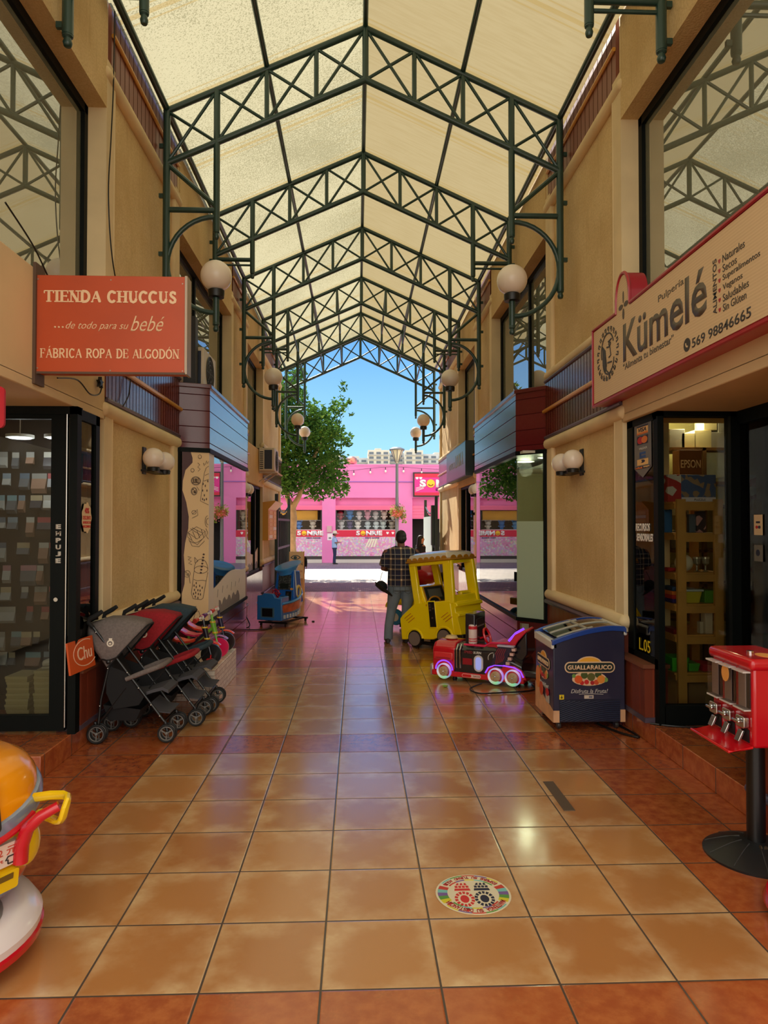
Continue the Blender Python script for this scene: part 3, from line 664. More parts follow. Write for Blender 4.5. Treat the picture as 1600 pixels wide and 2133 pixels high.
# ---------------------------------------------------------------- distant apartment blocks
APW = M('apartment_cream', S(200, 198, 186), .8); APG = M('apartment_window', S(92, 104, 118), .3); APB = M('apartment_balcony', S(172, 172, 170), .8)
K = 160 / 1440
for n, (x0, x1, yt, lab) in enumerate(((640, 690, 962, 'lowest pale far apartment block, half hidden by the tree'), (690, 718, 948, 'narrow pale far apartment block beside the tree'), (718, 766, 952, 'far apartment block behind the roof ventilator'), (766, 811, 938, 'tall cream far apartment block between ventilator and street lamp'), (811, 842, 942, 'far apartment block behind the street lamp head'), (842, 880, 939, 'far apartment block just past the street lamp'), (880, 960, 945, 'wide far apartment block partly behind the green gate corner'))):
    a, b = (x0 - 744.5) * K, (x1 - 744.5) * K; zt_ = 1.75 + (1094 - yt) * K; yb = 158 + (n * 37 % 5)
    r = thing('apartment_block', ((a + b) / 2, yb, 0), 0, lab, 'apartment block', 'pale apartment blocks on the skyline'); w = (b - a) / 2
    MB().box(-w, w, 0, 10, 0, zt_).make('wall', APW if n % 2 else M('apartment_white', S(188, 194, 198), .8), r); MB().box(-w * .35, w * .25, 1, 5, zt_, zt_ + .5).make('roof_hut', APW, r)
    nf = 0
    while nf < 3:
        z1 = zt_ - .45 - nf * 1.05; k = max(2, int(w * 2 / 1.5))
        for j in range(k):
            xa = -w + (j + .18) * 2 * w / k; MB().box(xa, xa + 2 * w / k * .62, -.05, .1, z1 - .55, z1).make('window', APG, r)
        MB().box(-w * .98, w * .98, -.35, 0, z1 - .78, z1 - .58).make('balcony', APB, r); nf += 1
# ---------------------------------------------------------------- green folding gates at the exit
GATE = M('gate_green', S(16, 44, 38), .4)
def gate(s, X0, ya, yb, lab):
    r = thing('iron_gate', (X0, ya, 0), 0, lab, 'gate'); L = yb - ya
    for y in (0, L): MB().box(-.04, .04, y - .04, y + .04, .02, 2.55).make('post', GATE, r)
    nb = 9
    for k in range(1, nb): y = L * k / nb; MB().box(-.02, .02, y - .025, y + .025, .12, 2.28 - .25 * math.sin(PI * k / nb)).make('bar', GATE, r)
    for z in (.14, 1.15, 1.9): MB().box(-.028, .028, 0, L, z - .03, z + .03).make('rail', GATE, r)
    MB().tube([(0, L * k / 10, 2.35 - .25 * math.sin(PI * k / 10)) for k in range(11)], .025, 6).make('top_rail', GATE, r)
    return r
g = gate(-1, -2.06, 17.7, 20.9, 'dark green iron gate leaf folded back behind the blue boat ride')
g = gate(1, 2.16, 18.9, 21.9, 'dark green iron gate leaf open beside the sun streaked pillar')
MB().box(-.1, -.09, .2, 2.6, .2, 2.0).make('sheet_panel', M('pale_green_sheet', S(206, 226, 216), .5), g); MB().box(-.12, -.03, .1, .3, 1.2, 2.3).make('lock_box', GATE, g)
# ================================================================ bay windows: glass, print, contents
LFT = lambda x, y=0: frame((x, y, 0), (0, 1, 0), (0, 0, 1))       # plane facing +X (on the left facade): local x = Y
RGT = lambda x: frame((x, 0, 0), (0, -1, 0), (0, 0, 1))           # plane facing -X (on the right facade): local x = -Y
FRT = lambda y, x=0: frame((x, y, 0), (1, 0, 0), (0, 0, 1))       # plane facing the camera: local x = X
m = MB(); m.box(-1.862, -1.85, 8.66, 11.52, .57, 2.65); st('window_bay_left', m, GLASS_MIR)
m = MB(); m.box(2.058, 2.07, 8.86, 11.9, .57, 2.65); st('window_bay_right', m, glass('bay_glass', (.78, .86, .8), .16, 1.0))
# printed film on the angled pane of the left bay (bubble tea drawing)
a_, b_ = Vector((-2.18, 8.48, 0)), Vector((-1.84, 8.63, 0)); dr = (b_ - a_).normalized(); LW = (b_ - a_).length
TB = frame(a_ + Vector((.004, -.008, 0)), dr, (0, 0, 1))
bt = thing('bubble_tea_poster', (0, 0, 0), 0, 'tall cream window print with bubble tea cups and waffle line drawings', 'window print')
CREAM = M('cream_print', S(238, 206, 156), .45); BRN = M('brown_print_wave', S(74, 36, 40), .45); INK = M('brown_ink', S(70, 42, 34), .5); TAN = M('tan_print', S(226, 176, 108), .45)
plate('printed_film', TB, .045, LW, .57, 2.645, CREAM, bt, 0, .003)
yy = lambda p: 2.645 - (p - 940) / 352 * 2.06                       # photo row -> height on the film
xx = lambda p: .045 + (p - 376) / (439 - 376) * (LW - .045)
wv = [(376, 938), (395, 938), (400, 952), (400, 962), (384, 978), (378, 1000), (377, 1020), (386, 1045), (392, 1075), (391, 1100), (384, 1130), (381, 1155), (384, 1190), (383, 1215), (377, 1235), (377, 1260), (381, 1290), (376, 1292)]
m = MB(); m.T = TB; L = [(xx(a), yy(b)) for a, b in wv]
fine = []
for i in range(len(L) - 1):
    for k in range(5): u = k / 5; u = u * u * (3 - 2 * u) if False else u; fine.append((L[i][0] + (L[i + 1][0] - L[i][0]) * u, L[i][1] + (L[i + 1][1] - L[i][1]) * u))
fine.append(L[-1]); x0_ = xx(376)
for i in range(len(fine) - 1): a, b = fine[i], fine[i + 1]; m.add([(x0_, a[1], .006), (max(a[0], x0_ + .001), a[1], .006), (max(b[0], x0_ + .001), b[1], .006), (x0_, b[1], .006)], [(0, 1, 2, 3)])
m.make('brown_wave', BRN, bt)
P_ = lambda pts: [(xx(a), yy(b)) for a, b in pts]
el = lambda cx, cy, rx, ry, n=18, a0=0, a1=360: [(xx(cx + rx * math.cos(math.radians(a0 + (a1 - a0) * k / n))), yy(cy + ry * math.sin(math.radians(a0 + (a1 - a0) * k / n)))) for k in range(n + 1)]
ln = [el(408, 1000, 11, 9), el(408, 1000, 9.5, 7.5), el(404, 1022, 7, 8), el(404, 1022, 5.5, 6.5), P_([(410, 1012), (416, 1020)]),
      P_([(428, 982), (423, 1010), (419, 1042), (438, 1050)]), P_([(429, 988), (438, 984)]), P_([(426, 1000), (438, 996)]), P_([(428, 982), (432, 972), (438, 968)]), P_([(428, 968), (425, 962), (430, 965), (433, 957), (435, 963), (438, 958)]),
      el(417, 949, 4, 4, 12, 0, 500), el(400, 978, 4, 4, 12, 0, 500), P_([(412, 962), (417, 966), (412, 971), (418, 975), (413, 980)]),
      P_([(400, 1070), (412, 1060), (413, 1072), (400, 1078)]), el(404, 1066, 5, 4)]
# waffle
for k in range(4): ln.append(P_([(391 + k * 10, 1108 - k * 2), (400 + k * 9, 1124 - k * 2)]))
ln += [P_([(390, 1108), (410, 1096), (430, 1105), (412, 1122), (390, 1108)]), P_([(390, 1108), (390, 1118), (412, 1134), (430, 1116), (430, 1105)]), P_([(392, 1122), (400, 1136), (416, 1138), (429, 1126)]), P_([(396, 1100), (420, 1114)]), P_([(400, 1098), (425, 1110)]), P_([(394, 1126), (404, 1130), (414, 1128), (424, 1122)])]
# lower cup with dome lid and straw
ln += [el(421, 1186, 16, 8), el(421, 1186, 16, 22, 16, 180, 360), P_([(405, 1188), (399, 1235), (403, 1246), (421, 1249), (426, 1246), (437, 1192)]), P_([(404, 1206), (412, 1209), (424, 1208), (433, 1210)]), el(389, 1194, 7, 7), P_([(394, 1200), (396, 1214)]), P_([(390, 1158), (398, 1160), (391, 1165), (399, 1168), (392, 1172), (400, 1175)]), P_([(406, 1160), (414, 1168), (407, 1172), (406, 1160)]),
      P_([(404, 1290), (408, 1275), (416, 1272), (420, 1284), (412, 1296)]), P_([(402, 1272), (410, 1262), (412, 1268)]), el(436, 1085, 6, 12, 12, 90, 270), el(438, 1085, 5, 7, 12, 90, 270), P_([(432, 1100), (436, 1108), (433, 1116), (438, 1122)])]
strokes('line_drawing', TB, ln, .0042, INK, bt, .008)
m = MB(); m.T = TB
for k in range(7): a = 1152 + k * 6.4; m.add([(xx(426 - k * 1.1), yy(a), .009), (xx(430 - k * 1.1), yy(a + 1.6), .009), (xx(428 - k * 1.1), yy(a + 4.6), .009), (xx(424 - k * 1.1), yy(a + 3), .009)], [(0, 1, 2, 3)])
for a, b in ((410, 1214), (405, 1219), (418, 1220), (424, 1224), (410, 1222), (406, 1228), (414, 1229), (419, 1230), (404, 1236), (409, 1234), (415, 1237), (420, 1238), (408, 1242), (414, 1245), (425, 1006), (430, 1010), (434, 1020), (424, 1020), (428, 1030), (424, 1038), (433, 1038), (428, 1040), (436, 1000)):
    m.prism([(xx(a) + .006 * math.cos(2 * PI * k / 8), yy(b) + .016 * math.sin(2 * PI * k / 8)) for k in range(8)], .004, .009, 'xy')
m.make('tapioca_pearls', INK, bt)
text('lettering', 'BUBBLE', TB, xx(401), xx(415), yy(1005), yy(995), INK, bt, .02, th=.009); text('lettering', 'Tea', TB, xx(400), xx(408), yy(1026), yy(1017), INK, bt, .02, th=.009); text('lettering', 'Tea', TB, xx(385), xx(393), yy(1198), yy(1190), INK, bt, .0, th=.009)
# frosted wave decal on the long pane of the left bay and on the window beyond
FROST = M('frosted_film', S(226, 214, 200), .45); FROSTG = M('grey_silhouette_film', S(120, 112, 108), .5)
def wave_decal(T, x0, x1, z0, f, lab, mats=(FROST,)):
    m = MB(); m.T = T; n = 28; top = [(x0 + (x1 - x0) * k / n, f(k / n)) for k in range(n + 1)]
    m.prism([(x0, z0)] + [(x1, z0)] + top[::-1], 0, .002, 'xy'); return tag(m.make('frosted_decal', mats[0]), lab, 'window decal')
o = wave_decal(LFT(-1.846), 8.95, 11.5, .575, lambda u: .98 + .12 * u + .05 * math.sin(u * 6 - 1.2), 'frosted wave decal along the foot of the mirrored bay window')
m = MB(); m.T = LFT(-1.843); m.prism([(9.3, .58), (10.9, .58)] + [(10.9 - 1.6 * k / 16, .66 + .1 * abs(math.sin(k * .9))) for k in range(17)], 0, .002, 'xy'); m.make('grey_silhouette', FROSTG, o)
strokes('tiny_marks', LFT(-1.843), [[(9.2 + k * .33, .8 + .03 * (k % 3)), (9.24 + k * .33, .9 + .02 * (k % 2))] for k in range(6)], .012, FROSTG, o)
st('trim_bay_left', MB().box(-1.866, -1.838, 8.63, 8.93, .57, 2.65), M('white_strip', S(226, 214, 206), .5))
o = wave_decal(LFT(XL - .1), 13.83, 15.92, .78, lambda u: 1.12 + .06 * math.sin(u * 7) + .08 * u, 'frosted wave decal on the shop window past the bay', (FROST,))
m = MB(); m.T = LFT(XL - .097); m.prism([(13.9, .79), (15.9, .79)] + [(15.9 - 2 * k / 16, .86 + .09 * abs(math.sin(k * 1.1))) for k in range(17)], 0, .002, 'xy'); m.make('grey_silhouette', FROSTG, o)
# right bay: frosted lower film, posters beyond, toy furniture inside, ceiling lamps
a_, b_ = Vector((2.05, 8.83, 0)), Vector((2.35, 8.5, 0)); dr = (b_ - a_).normalized(); LW = (b_ - a_).length
TC = frame(a_ + Vector((.01, .012, 0)), dr, (0, 0, 1))
m = MB(); m.T = TC; m.box(0, LW, .57, 2.65, 0, .008); st('window_bay_right', m, glass('bay_side_glass', (.5, .56, .48), .10))
FRG = M('pale_green_frosted', S(166, 186, 160), .35)
t = plate('frosted_film', TC, .0, LW, .575, 1.80, FRG, None, .010, .013); tag(t, 'pale green frosted film on the angled pane of the bay opposite the bubble tea print', 'window film')
def rb(x0, x1, y0, y1, z0, z1, n, mat): return st(n, MB().box(x0, x1, y0, y1, z0, z1), mat)
rb(2.08, 5, 8.7, 11.9, .10, .5, 'floor_shop', M('shop_floor_grey', S(150, 140, 120), .6)); rb(4.95, 5.05, 8.5, 12.2, .1, 2.8, 'wall_shop', M('shop_wall_olive', S(150, 146, 110), .8)); rb(2.36, 5, 12.1, 12.2, .1, 2.8, 'wall_shop', M('shop_wall_olive', S(150, 146, 110), .8)); rb(2.36, 5, 8.40, 8.46, .1, 2.8, 'wall_shop', M('shop_wall_olive', S(150, 146, 110), .8)); rb(2.08, 5, 8.6, 12.1, 2.66, 2.69, 'ceiling_shop', M('shop_ceiling', S(200, 196, 184), .8))
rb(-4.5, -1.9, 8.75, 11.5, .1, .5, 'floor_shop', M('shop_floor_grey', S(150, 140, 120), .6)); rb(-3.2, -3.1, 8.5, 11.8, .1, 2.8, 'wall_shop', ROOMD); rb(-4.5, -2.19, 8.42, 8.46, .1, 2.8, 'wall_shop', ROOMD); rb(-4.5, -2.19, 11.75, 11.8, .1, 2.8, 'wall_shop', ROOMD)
LAMP_E = M('lamp_disc', S(255, 250, 230), .5, emit=(1, .96, .84), es=5)
for k, (x, y) in enumerate(((2.5, 9.0), (2.35, 9.6), (2.35, 10.6))):
    o = thing('ceiling_lamp', (x, y, 2.65), 0, 'round white ceiling lamp in the bay shop, %s along the pane' % ('first', 'second', 'third')[k], 'ceiling lamp', 'round lamps inside the bay shop')
    MB().lathe([(.11, 0), (.10, -.015), (.01, -.016)], (0, 0, 0), 20).make('diffuser', LAMP_E, o); MB().lathe([(.13, .01), (.13, -.012), (.11, -.014), (.11, .01)], (0, 0, 0), 20).make('rim', WHITE, o)
    l = bpy.data.lights.new('lamp_light', 'POINT'); l.energy = 26; l.color = (1, .92, .75); l.shadow_soft_size = .1; lo = bpy.data.objects.new('lamp_light', l); COL.objects.link(lo); lo.parent = o; lo.location = (0, 0, -.12)
def boxthing(name, x0, x1, y0, y1, z0, z1, mat, lab, cat, grp=None, bevel=.004):
    o = MB().box(-(x1 - x0) / 2, (x1 - x0) / 2, -(y1 - y0) / 2, (y1 - y0) / 2, 0, z1 - z0).make(name, mat, bevel=bevel)
    o.location = ((x0 + x1) / 2, (y0 + y1) / 2, z0); return tag(o, lab, cat, grp)
# toy play furniture behind the right bay glass
o = thing('play_kitchen', (2.45, 9.85, .5), 0, 'pastel toy play kitchen behind the bay glass', 'play kitchen')
MB().box(-.25, .3, -.35, .45, 0, .5).make('cupboard', M('mint_board', S(150, 190, 160), .5), o, bevel=.03)
MB().box(-.1, .3, .45, .95, 0, .78).make('tall_cabinet', M('yellow_board', S(236, 200, 70), .5), o, bevel=.02)
m = MB(); m.prism([(-.33, .5), (.40, .5), (.38, .72), (.22, .84), (.05, .78), (-.12, .86), (-.3, .74)], -.26, -.22, 'yz'); m.make('scalloped_panel', M('cream_board', S(228, 206, 150), .5), o)
m = MB(); m.prism([(.42, .75), (.98, .75), (1.05, 1.05), (.9, 1.16), (.7, 1.04), (.5, 1.16), (.36, 1.02)], -.2, -.15, 'yz'); m.make('heart_back', M('coral_board', S(232, 140, 110), .5), o)
MB().ball((-.27, -.2, .25), .035).make('knob', M('pale_knob', S(210, 220, 190), .4), o); MB().box(-.24, -.2, .5, .8, .82, .98).make('screen', M('grey_screen', S(120, 130, 120), .3), o)
text('lettering', 'happy', RGT(2.45 - 2.45 - .262), -.25, .12, .58, .70, INK, o, .0, .3, th=.004)
o = boxthing('toy_car_panel', 2.42, 2.5, 10.75, 11.5, .5, 1.02, M('dusty_pink_board', S(206, 150, 130), .5), 'dusty pink scalloped toy panel at the far end of the bay window', 'toy panel')
o = thing('plush_cloud', (2.36, 8.82, .5), 0, 'white fluffy plush heap at the foot of the angled bay pane', 'plush')
m = MB()
for dx, dy, dz, r in ((0, 0, .12, .13), (.05, .05, .3, .12), (-.06, .06, .22, .11), (.0, .08, .42, .09), (-.08, .1, .08, .1)): m.ball((dx - .02, dy + .12, dz), r, 14, 10)
m.make('stuffing', M('white_plush', S(236, 236, 226), .95, bump=.5, bs=40), o)
# posters inside the far right window
PO = NT('leaflet_print'); x, y, z = PO.pos(); vv = PO.n('TexVoronoi'); vv.inputs['Scale'].default_value = 16; PO.l(PO.vec, vv.inputs['Vector']); d_ = X(PO.nt, vv.outputs['Distance'])
PO.col(PO.mix(d_.lt(.28), S(240, 214, 220), vv.outputs['Color'])); PO.col(PO.mix(d_.lt(.3) * .6, S(242, 212, 216), S(190, 60, 110))); PO.set(Roughness=.5)
for k in range(2):
    for j in range(3):
        o = plate('poster', RGT(XR + .1), -14.5 + k * .36, -14.17 + k * .36, 2.02 - j * .62, 2.58 - j * .62, PO.m); tag(o, 'pink and white poster in the window under the teal sign, %s row, %s column' % (('top', 'middle', 'bottom')[j], ('far', 'near')[k]), 'poster', 'posters in the window under the teal sign')
# ================================================================ entrance recess, left shop
door = thing('glass_door', (-2.2, 5.38, .165), 0, 'black framed glass shop door lettered EMPUJE', 'door')
def dbx(name, x0, x1, y0, y1, z0, z1, mat=FRM, p=door, **k): return MB().box(x0, x1, y0, y1, z0, z1).make(name, mat, p, **k)
dbx('stile', -.145, -.03, 0, .05, 0.02, 2.48); dbx('stile', -1.0, -.90, 0, .05, .02, 2.48); dbx('top_rail', -.90, -.145, 0, .05, 2.40, 2.48); dbx('bottom_rail', -.90, -.145, 0, .05, .02, .14)
dbx('glass_pane', -.92, -.13, .02, .03, .12, 2.42, glass('door_glass', (.74, .76, .73), .04)); MB().cyl((-.022, -.012, .05), (-.022, -.012, 2.44), .006, 8).make('metal_edge', M('brushed_metal', S(190, 186, 180), .25, 1.), door)
MB().cyl((-.09, 0, 1.02), (-.09, -.03, 1.02), .016, 10).make('lock', M('brushed_metal', S(190, 186, 180), .25, 1.), door)
for k, ch in enumerate('EMPUJE'): text('door_lettering', ch, FRT(-.003), -.104, -.064, 1.555 - k * .052, 1.592 - k * .052, M('silver_lettering', S(196, 190, 178), .4), door, .05)
m = MB(); m.box(-2.2, -2.14, 5.36, 5.44, .165, 2.66); m.box(-3.3, -2.14, 5.36, 5.46, 2.60, 2.66); m.box(-2.22, -2.17, 5.82, 5.9, .62, 2.66); m.box(-2.22, -2.17, 5.4, 5.9, .62, .68); m.box(-2.22, -2.17, 5.4, 5.9, 2.58, 2.66); st('trim_left', m, FRM)
st('window', MB().box(-2.2, -2.19, 5.44, 5.84, .66, 2.6), glass('side_glass', (.7, .72, .64), .14))
st('trim_left', MB().box(-2.32, -2.145, 5.5, 6.05, .165, .62), WAIN); st('trim_left', MB().box(-2.32, -2.14, 5.47, 5.5, .165, .62), WAINF); st('trim_left', MB().box(-2.34, -2.12, 5.46, 6.05, .60, .63), M('sill_wood', S(120, 70, 46), .5)); st('trim_left', MB().box(-2.32, -2.135, 5.455, 6.05, .165, .20), DKM)
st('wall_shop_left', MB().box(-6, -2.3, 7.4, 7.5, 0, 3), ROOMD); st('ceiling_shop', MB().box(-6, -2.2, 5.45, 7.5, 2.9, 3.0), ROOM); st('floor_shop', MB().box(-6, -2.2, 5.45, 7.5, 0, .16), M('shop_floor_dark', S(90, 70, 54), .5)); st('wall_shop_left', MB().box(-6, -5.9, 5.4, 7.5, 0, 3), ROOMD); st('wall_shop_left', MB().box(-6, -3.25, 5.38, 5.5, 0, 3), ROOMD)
st('wall_shop_left', MB().box(-2.30, -2.24, 5.95, 7.4, .16, 2.9), ROOM)
for k, x in enumerate((-2.95, -2.62)):
    o = thing('ceiling_lamp', (x, 6.15, 2.52), 0, 'flat hanging lamp glowing faintly behind the EMPUJE door, %s' % ('farther from the hinge', 'close to the lettered stile')[k], 'ceiling lamp')
    MB().lathe([(.10, 0), (.09, -.012), (.001, -.013)], (0, 0, 0), 20).make('diffuser', M('cool_lamp', S(236, 244, 250), .5, emit=(.9, .96, 1), es=2.), o); MB().lathe([(.115, .02), (.115, -.005), (.10, -.006), (.10, .01)], (0, 0, 0), 20).make('rim', WHITE, o); MB().cyl((0, 0, .01), (0, 0, .385), .005, 6).make('stem', WHITE, o)
    l = bpy.data.lights.new('lamp_light', 'POINT'); l.energy = 2.2; l.color = (.95, .97, 1); l.shadow_soft_size = .1; lo = bpy.data.objects.new('lamp_light', l); COL.objects.link(lo); lo.parent = o; lo.location = (0, 0, -.1)
# pegboard of hanging goods
o = MB().box(-3.9, -2.6, 6.62, 6.66, .165, 2.88).make('pegboard', M('slatwall_grey', S(36, 34, 31), .7)); tag(o, 'dark slatwall panel hung with baby goods behind the glass door', 'display panel')
rn = random.Random(21)
PC = (((206, 204, 196), 'white'), ((150, 170, 186), 'pale blue'), ((206, 150, 160), 'pink'), ((170, 170, 166), 'grey'), ((214, 196, 160), 'cream'), ((110, 130, 150), 'slate'), ((190, 90, 96), 'red'), ((150, 190, 200), 'aqua'))
ORD = ('first', 'second', 'third', 'fourth', 'fifth', 'sixth', 'seventh', 'eighth', 'ninth', 'tenth', 'eleventh')
CLEAR = glass('clear_pouch', (.86, .88, .88), .12)
for r_ in range(10):
    x = -3.36 + rn.uniform(0, .1); z = 2.42 - r_ * .205 + rn.uniform(-.02, .02); c_ = 0
    while x < -2.76:
        w = rn.choice((.07, .09, .11, .14, .06)); h = rn.uniform(.10, .2); cc, cn = rn.choice(PC)
        o = thing('hanging_pack', (x + w / 2, 6.56 - rn.uniform(0, .05), z), rn.uniform(-.12, .12), '%s baby goods pack, %s in the %s hanging row behind EMPUJE door' % (cn, ORD[c_], ORD[r_]), 'hanging pack', 'packs hanging behind the glass door')
        MB().box(-w / 2, w / 2, -.003, .003, -.05, 0).make('card', M('pack_%d_%d_%d' % cc, S(*cc), .5), o)
        m = MB(); m.loft([[(-w / 2, -.004, -.05), (w / 2, -.004, -.05), (w / 2, .004, -.05), (-w / 2, .004, -.05)], [(-w / 2 * .95, -.03, -.05 - h * .5), (w / 2 * .95, -.03, -.05 - h * .5), (w / 2 * .95, .01, -.05 - h * .5), (-w / 2 * .95, .01, -.05 - h * .5)], [(-w / 2, -.004, -h), (w / 2, -.004, -h), (w / 2, .004, -h), (-w / 2, .004, -h)]])
        m.make('pouch', M('pouch_%d' % (c_ % 4), (S(200, 200, 196), S(120, 124, 130), S(176, 140, 120), S(84, 84, 92))[c_ % 4], .25), o)
        MB().cyl((0, 0, -.012), (0, 6.6206 - o.location.y, -.008), .003, 6).make('hook', M('brushed_metal', S(190, 186, 180), .25, 1.), o)
        x += w + rn.choice((.012, .02, .05, .09)); c_ += 1
for s_, (x0, x1, n) in enumerate(((-2.84, -2.66, 8), (-2.62, -2.44, 9))):
    for k in range(n):
        o = thing('shoe_box', ((x0 + x1) / 2 + rn.uniform(-.01, .01), 5.86, .165 + k * .045), rn.uniform(-.05, .05), 'cream shoe box, %s up in the %s stack behind the glass door' % (ORD[k], ('lower', 'taller')[s_]), 'shoe box', 'cream shoe boxes stacked inside the door')
        MB().box(-.088, .088, -.13, .13, 0, .028).make('box', M('shoe_box_cream', S(196, 176, 120), .7), o); MB().box(-.092, .092, -.134, .134, .026, .0445).make('lid', M('shoe_box_lid', S(206, 188, 134), .7), o)
o = thing('baby_shoe', (-2.53, 5.82, .572), .3, 'white baby shoe on top of the taller stack of shoe boxes', 'shoe')
m = MB(); m.loft([[(x * 1. - .0, w * math.cos(a), .03 + h * math.sin(a) * .9 + h * .5) for a in [2 * PI * k / 10 for k in range(10)]] for x, w, h in ((-.06, .012, .014), (-.05, .028, .03), (-.02, .03, .035), (.02, .026, .05), (.045, .024, .06), (.06, .01, .05))]); m.make('upper', M('white_leather', S(222, 214, 196), .5), o, sub=1)
MB().box(-.062, .062, -.028, .028, 0, .02).make('sole', M('pale_sole', S(200, 190, 170), .7), o, bevel=.008)
o = thing('leaning_sign', (-2.125, 5.46, .632), 0, 'small orange sign board reading Chu leaning on the sill behind the strollers', 'sign')
Tn = frame((-.0, -.22, 0), (.08, 1, 0), (-.12, 0, 1)); plate('board', Tn, 0, .40, 0, .24, M('orange_board', S(206, 84, 30), .5), o, -.015, 0); WL = M('cream_lettering', S(236, 206, 176), .5)
text('lettering', 'Chu', Tn, .13, .36, .08, .18, WL, o, .0); strokes('ring', Tn, [arc(.26, .13, .19, .10, 60, 320, 20)], .006, WL, o)
# discount cloud on the side pane
dc = thing('discount_sticker', (-2.183, 5.66, 1.81), 0, 'cream cloud shaped 40% discount sticker on the narrow side pane', 'sticker')
T = LFT(.0); poly = [(.095 * math.cos(a) * (1 + .06 * math.cos(9 * a)), .12 * math.sin(a) * (1 + .06 * math.cos(9 * a))) for a in [2 * PI * k / 54 for k in range(54)]]
m = MB(); m.T = T; m.prism(poly, .0, .003, 'xy'); m.make('cloud', M('cream_paper', S(232, 204, 160), .7), dc)
RL = M('red_lettering', S(190, 40, 34), .6); text('lettering', '40%', T, -.045, .045, .035, .08, RL, dc, .03, th=.005); text('lettering', 'DESCUENTO', T, -.08, .08, -.015, .015, RL, dc, 0, th=.005); text('lettering', 'EN PRODUCTOS', T, -.08, .08, -.048, -.028, RL, dc, 0, th=.005); text('lettering', 'SELECCIONADOS', T, -.075, .075, -.08, -.06, RL, dc, 0, th=.005)
# cropped red-rimmed sign at the picture edge
o = thing('rimmed_sign', (-2.30, 4.2, 2.33), 0, 'cream sign with a thick red rim hanging from the plaster band', 'sign')
plate('rim', FRT(0), -.2, .19, 0, .25, M('red_rim', S(190, 24, 44), .4), o, -.02, .0, .03); plate('face', FRT(0), -.185, .165, .022, .228, M('cream_face', S(236, 208, 172), .5), o, .0, .004, .02); strokes('mark', FRT(-.005), [[(.08, .10), (.13, .10)]], .012, RL, o); MB().cyl((-.1, 0, .25), (-.1, 0, .34), .004, 6).make('hanger', BLACK, o); MB().cyl((.1, 0, .25), (.1, 0, .34), .004, 6).make('hanger', BLACK, o)
# ================================================================ entrance recess, right shop
m = MB(); m.box(2.385, 2.435, 5.40, 5.48, .165, 2.68); m.box(2.385, 3.1, 5.40, 5.50, 2.62, 2.70); m.box(2.385, 2.42, 5.90, 6.02, .62, 2.68); m.box(2.385, 2.42, 5.42, 6.02, .60, .68); m.box(2.385, 2.42, 5.42, 6.02, 2.6, 2.68); m.box(2.98, 3.1, 5.40, 5.50, .165, 2.68); m.box(2.43, 3.0, 5.40, 5.48, .165, .32); m.box(3.03, 3.09, 3.6, 5.4, .165, .33); m.box(3.03, 3.09, 3.6, 5.4, 2.56, 2.68); m.box(3.03, 3.09, 4.3, 4.42, .165, 2.68); st('trim_right', m, FRM)
st('window', MB().box(2.43, 2.99, 5.44, 5.45, .3, 2.63), glass('front_pane', (.84, .86, .8), .05)); st('window', MB().box(2.397, 2.403, 5.46, 5.92, .66, 2.62), glass('side_pane_right', (.8, .82, .74), .12)); st('window', MB().box(3.055, 3.065, 4.4, 5.4, .32, 2.58), glass('door_pane', (.6, .62, .58), .08)); st('window', MB().box(3.055, 3.065, 3.6, 4.32, .32, 2.58), glass('door_pane', (.6, .62, .58), .08))
st('trim_right', MB().box(2.315, 2.5, 5.53, 6.04, .165, .62), WAIN); st('trim_right', MB().box(2.31, 2.5, 5.50, 5.53, .165, .62), WAINF); st('trim_right', MB().box(2.29, 2.51, 5.48, 6.04, .60, .63), M('sill_wood', S(120, 70, 46), .5)); st('trim_right', MB().box(2.305, 2.5, 5.485, 6.04, .165, .205), DKM)
OLV = M('olive_shop_wall', S(168, 158, 100), .8)
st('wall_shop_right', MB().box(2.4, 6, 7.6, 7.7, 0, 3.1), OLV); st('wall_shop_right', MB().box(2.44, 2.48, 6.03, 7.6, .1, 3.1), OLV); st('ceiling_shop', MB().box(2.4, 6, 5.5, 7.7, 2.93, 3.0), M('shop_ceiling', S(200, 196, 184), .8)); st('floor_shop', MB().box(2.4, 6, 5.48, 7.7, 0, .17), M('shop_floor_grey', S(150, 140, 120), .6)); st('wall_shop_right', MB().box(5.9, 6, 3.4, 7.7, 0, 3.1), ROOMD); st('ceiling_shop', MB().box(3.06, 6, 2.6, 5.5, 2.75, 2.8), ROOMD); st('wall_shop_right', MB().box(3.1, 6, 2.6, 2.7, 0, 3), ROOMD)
st('trim_right', MB().box(XR - .0, XR + .7, 1.5, 4.05, .19, .62), WAIN); st('trim_right', MB().box(XR - .02, XR + .72, 1.5, 4.07, 0, .17), SKIRT); st('trim_right', MB().cyl((XR - .015, 1.5, .185), (XR - .015, 4.07, .185), .028, 10), M('blue_grey_moulding', S(80, 82, 110), .35)); st('wall_right', MB().box(XR + .02, XR + .7, 1.5, 3.85, .62, 2.66), FASC)
o = thing('downlight', (3.42, 7.0, 2.93), 0, 'round glowing downlight in the shop ceiling above the cartons', 'downlight'); MB().lathe([(.075, -.002), (.01, -.004)], (0, 0, 0), 20).make('diffuser', M('warm_lamp', S(255, 236, 180), .5, emit=(1, .86, .45), es=4), o); MB().lathe([(.095, .0), (.09, -.012), (.075, -.012), (.075, 0)], (0, 0, 0), 20).make('rim', WHITE, o)
l = bpy.data.lights.new('downlight_bulb', 'POINT'); l.energy = 14; l.color = (1, .86, .55); l.shadow_soft_size = .06; lo = bpy.data.objects.new('downlight_bulb', l); COL.objects.link(lo); lo.parent = o; lo.location = (0, 0, -.1)
PINE = M('pine_wood', S(206, 150, 76), .55, var=.12, vs=4)
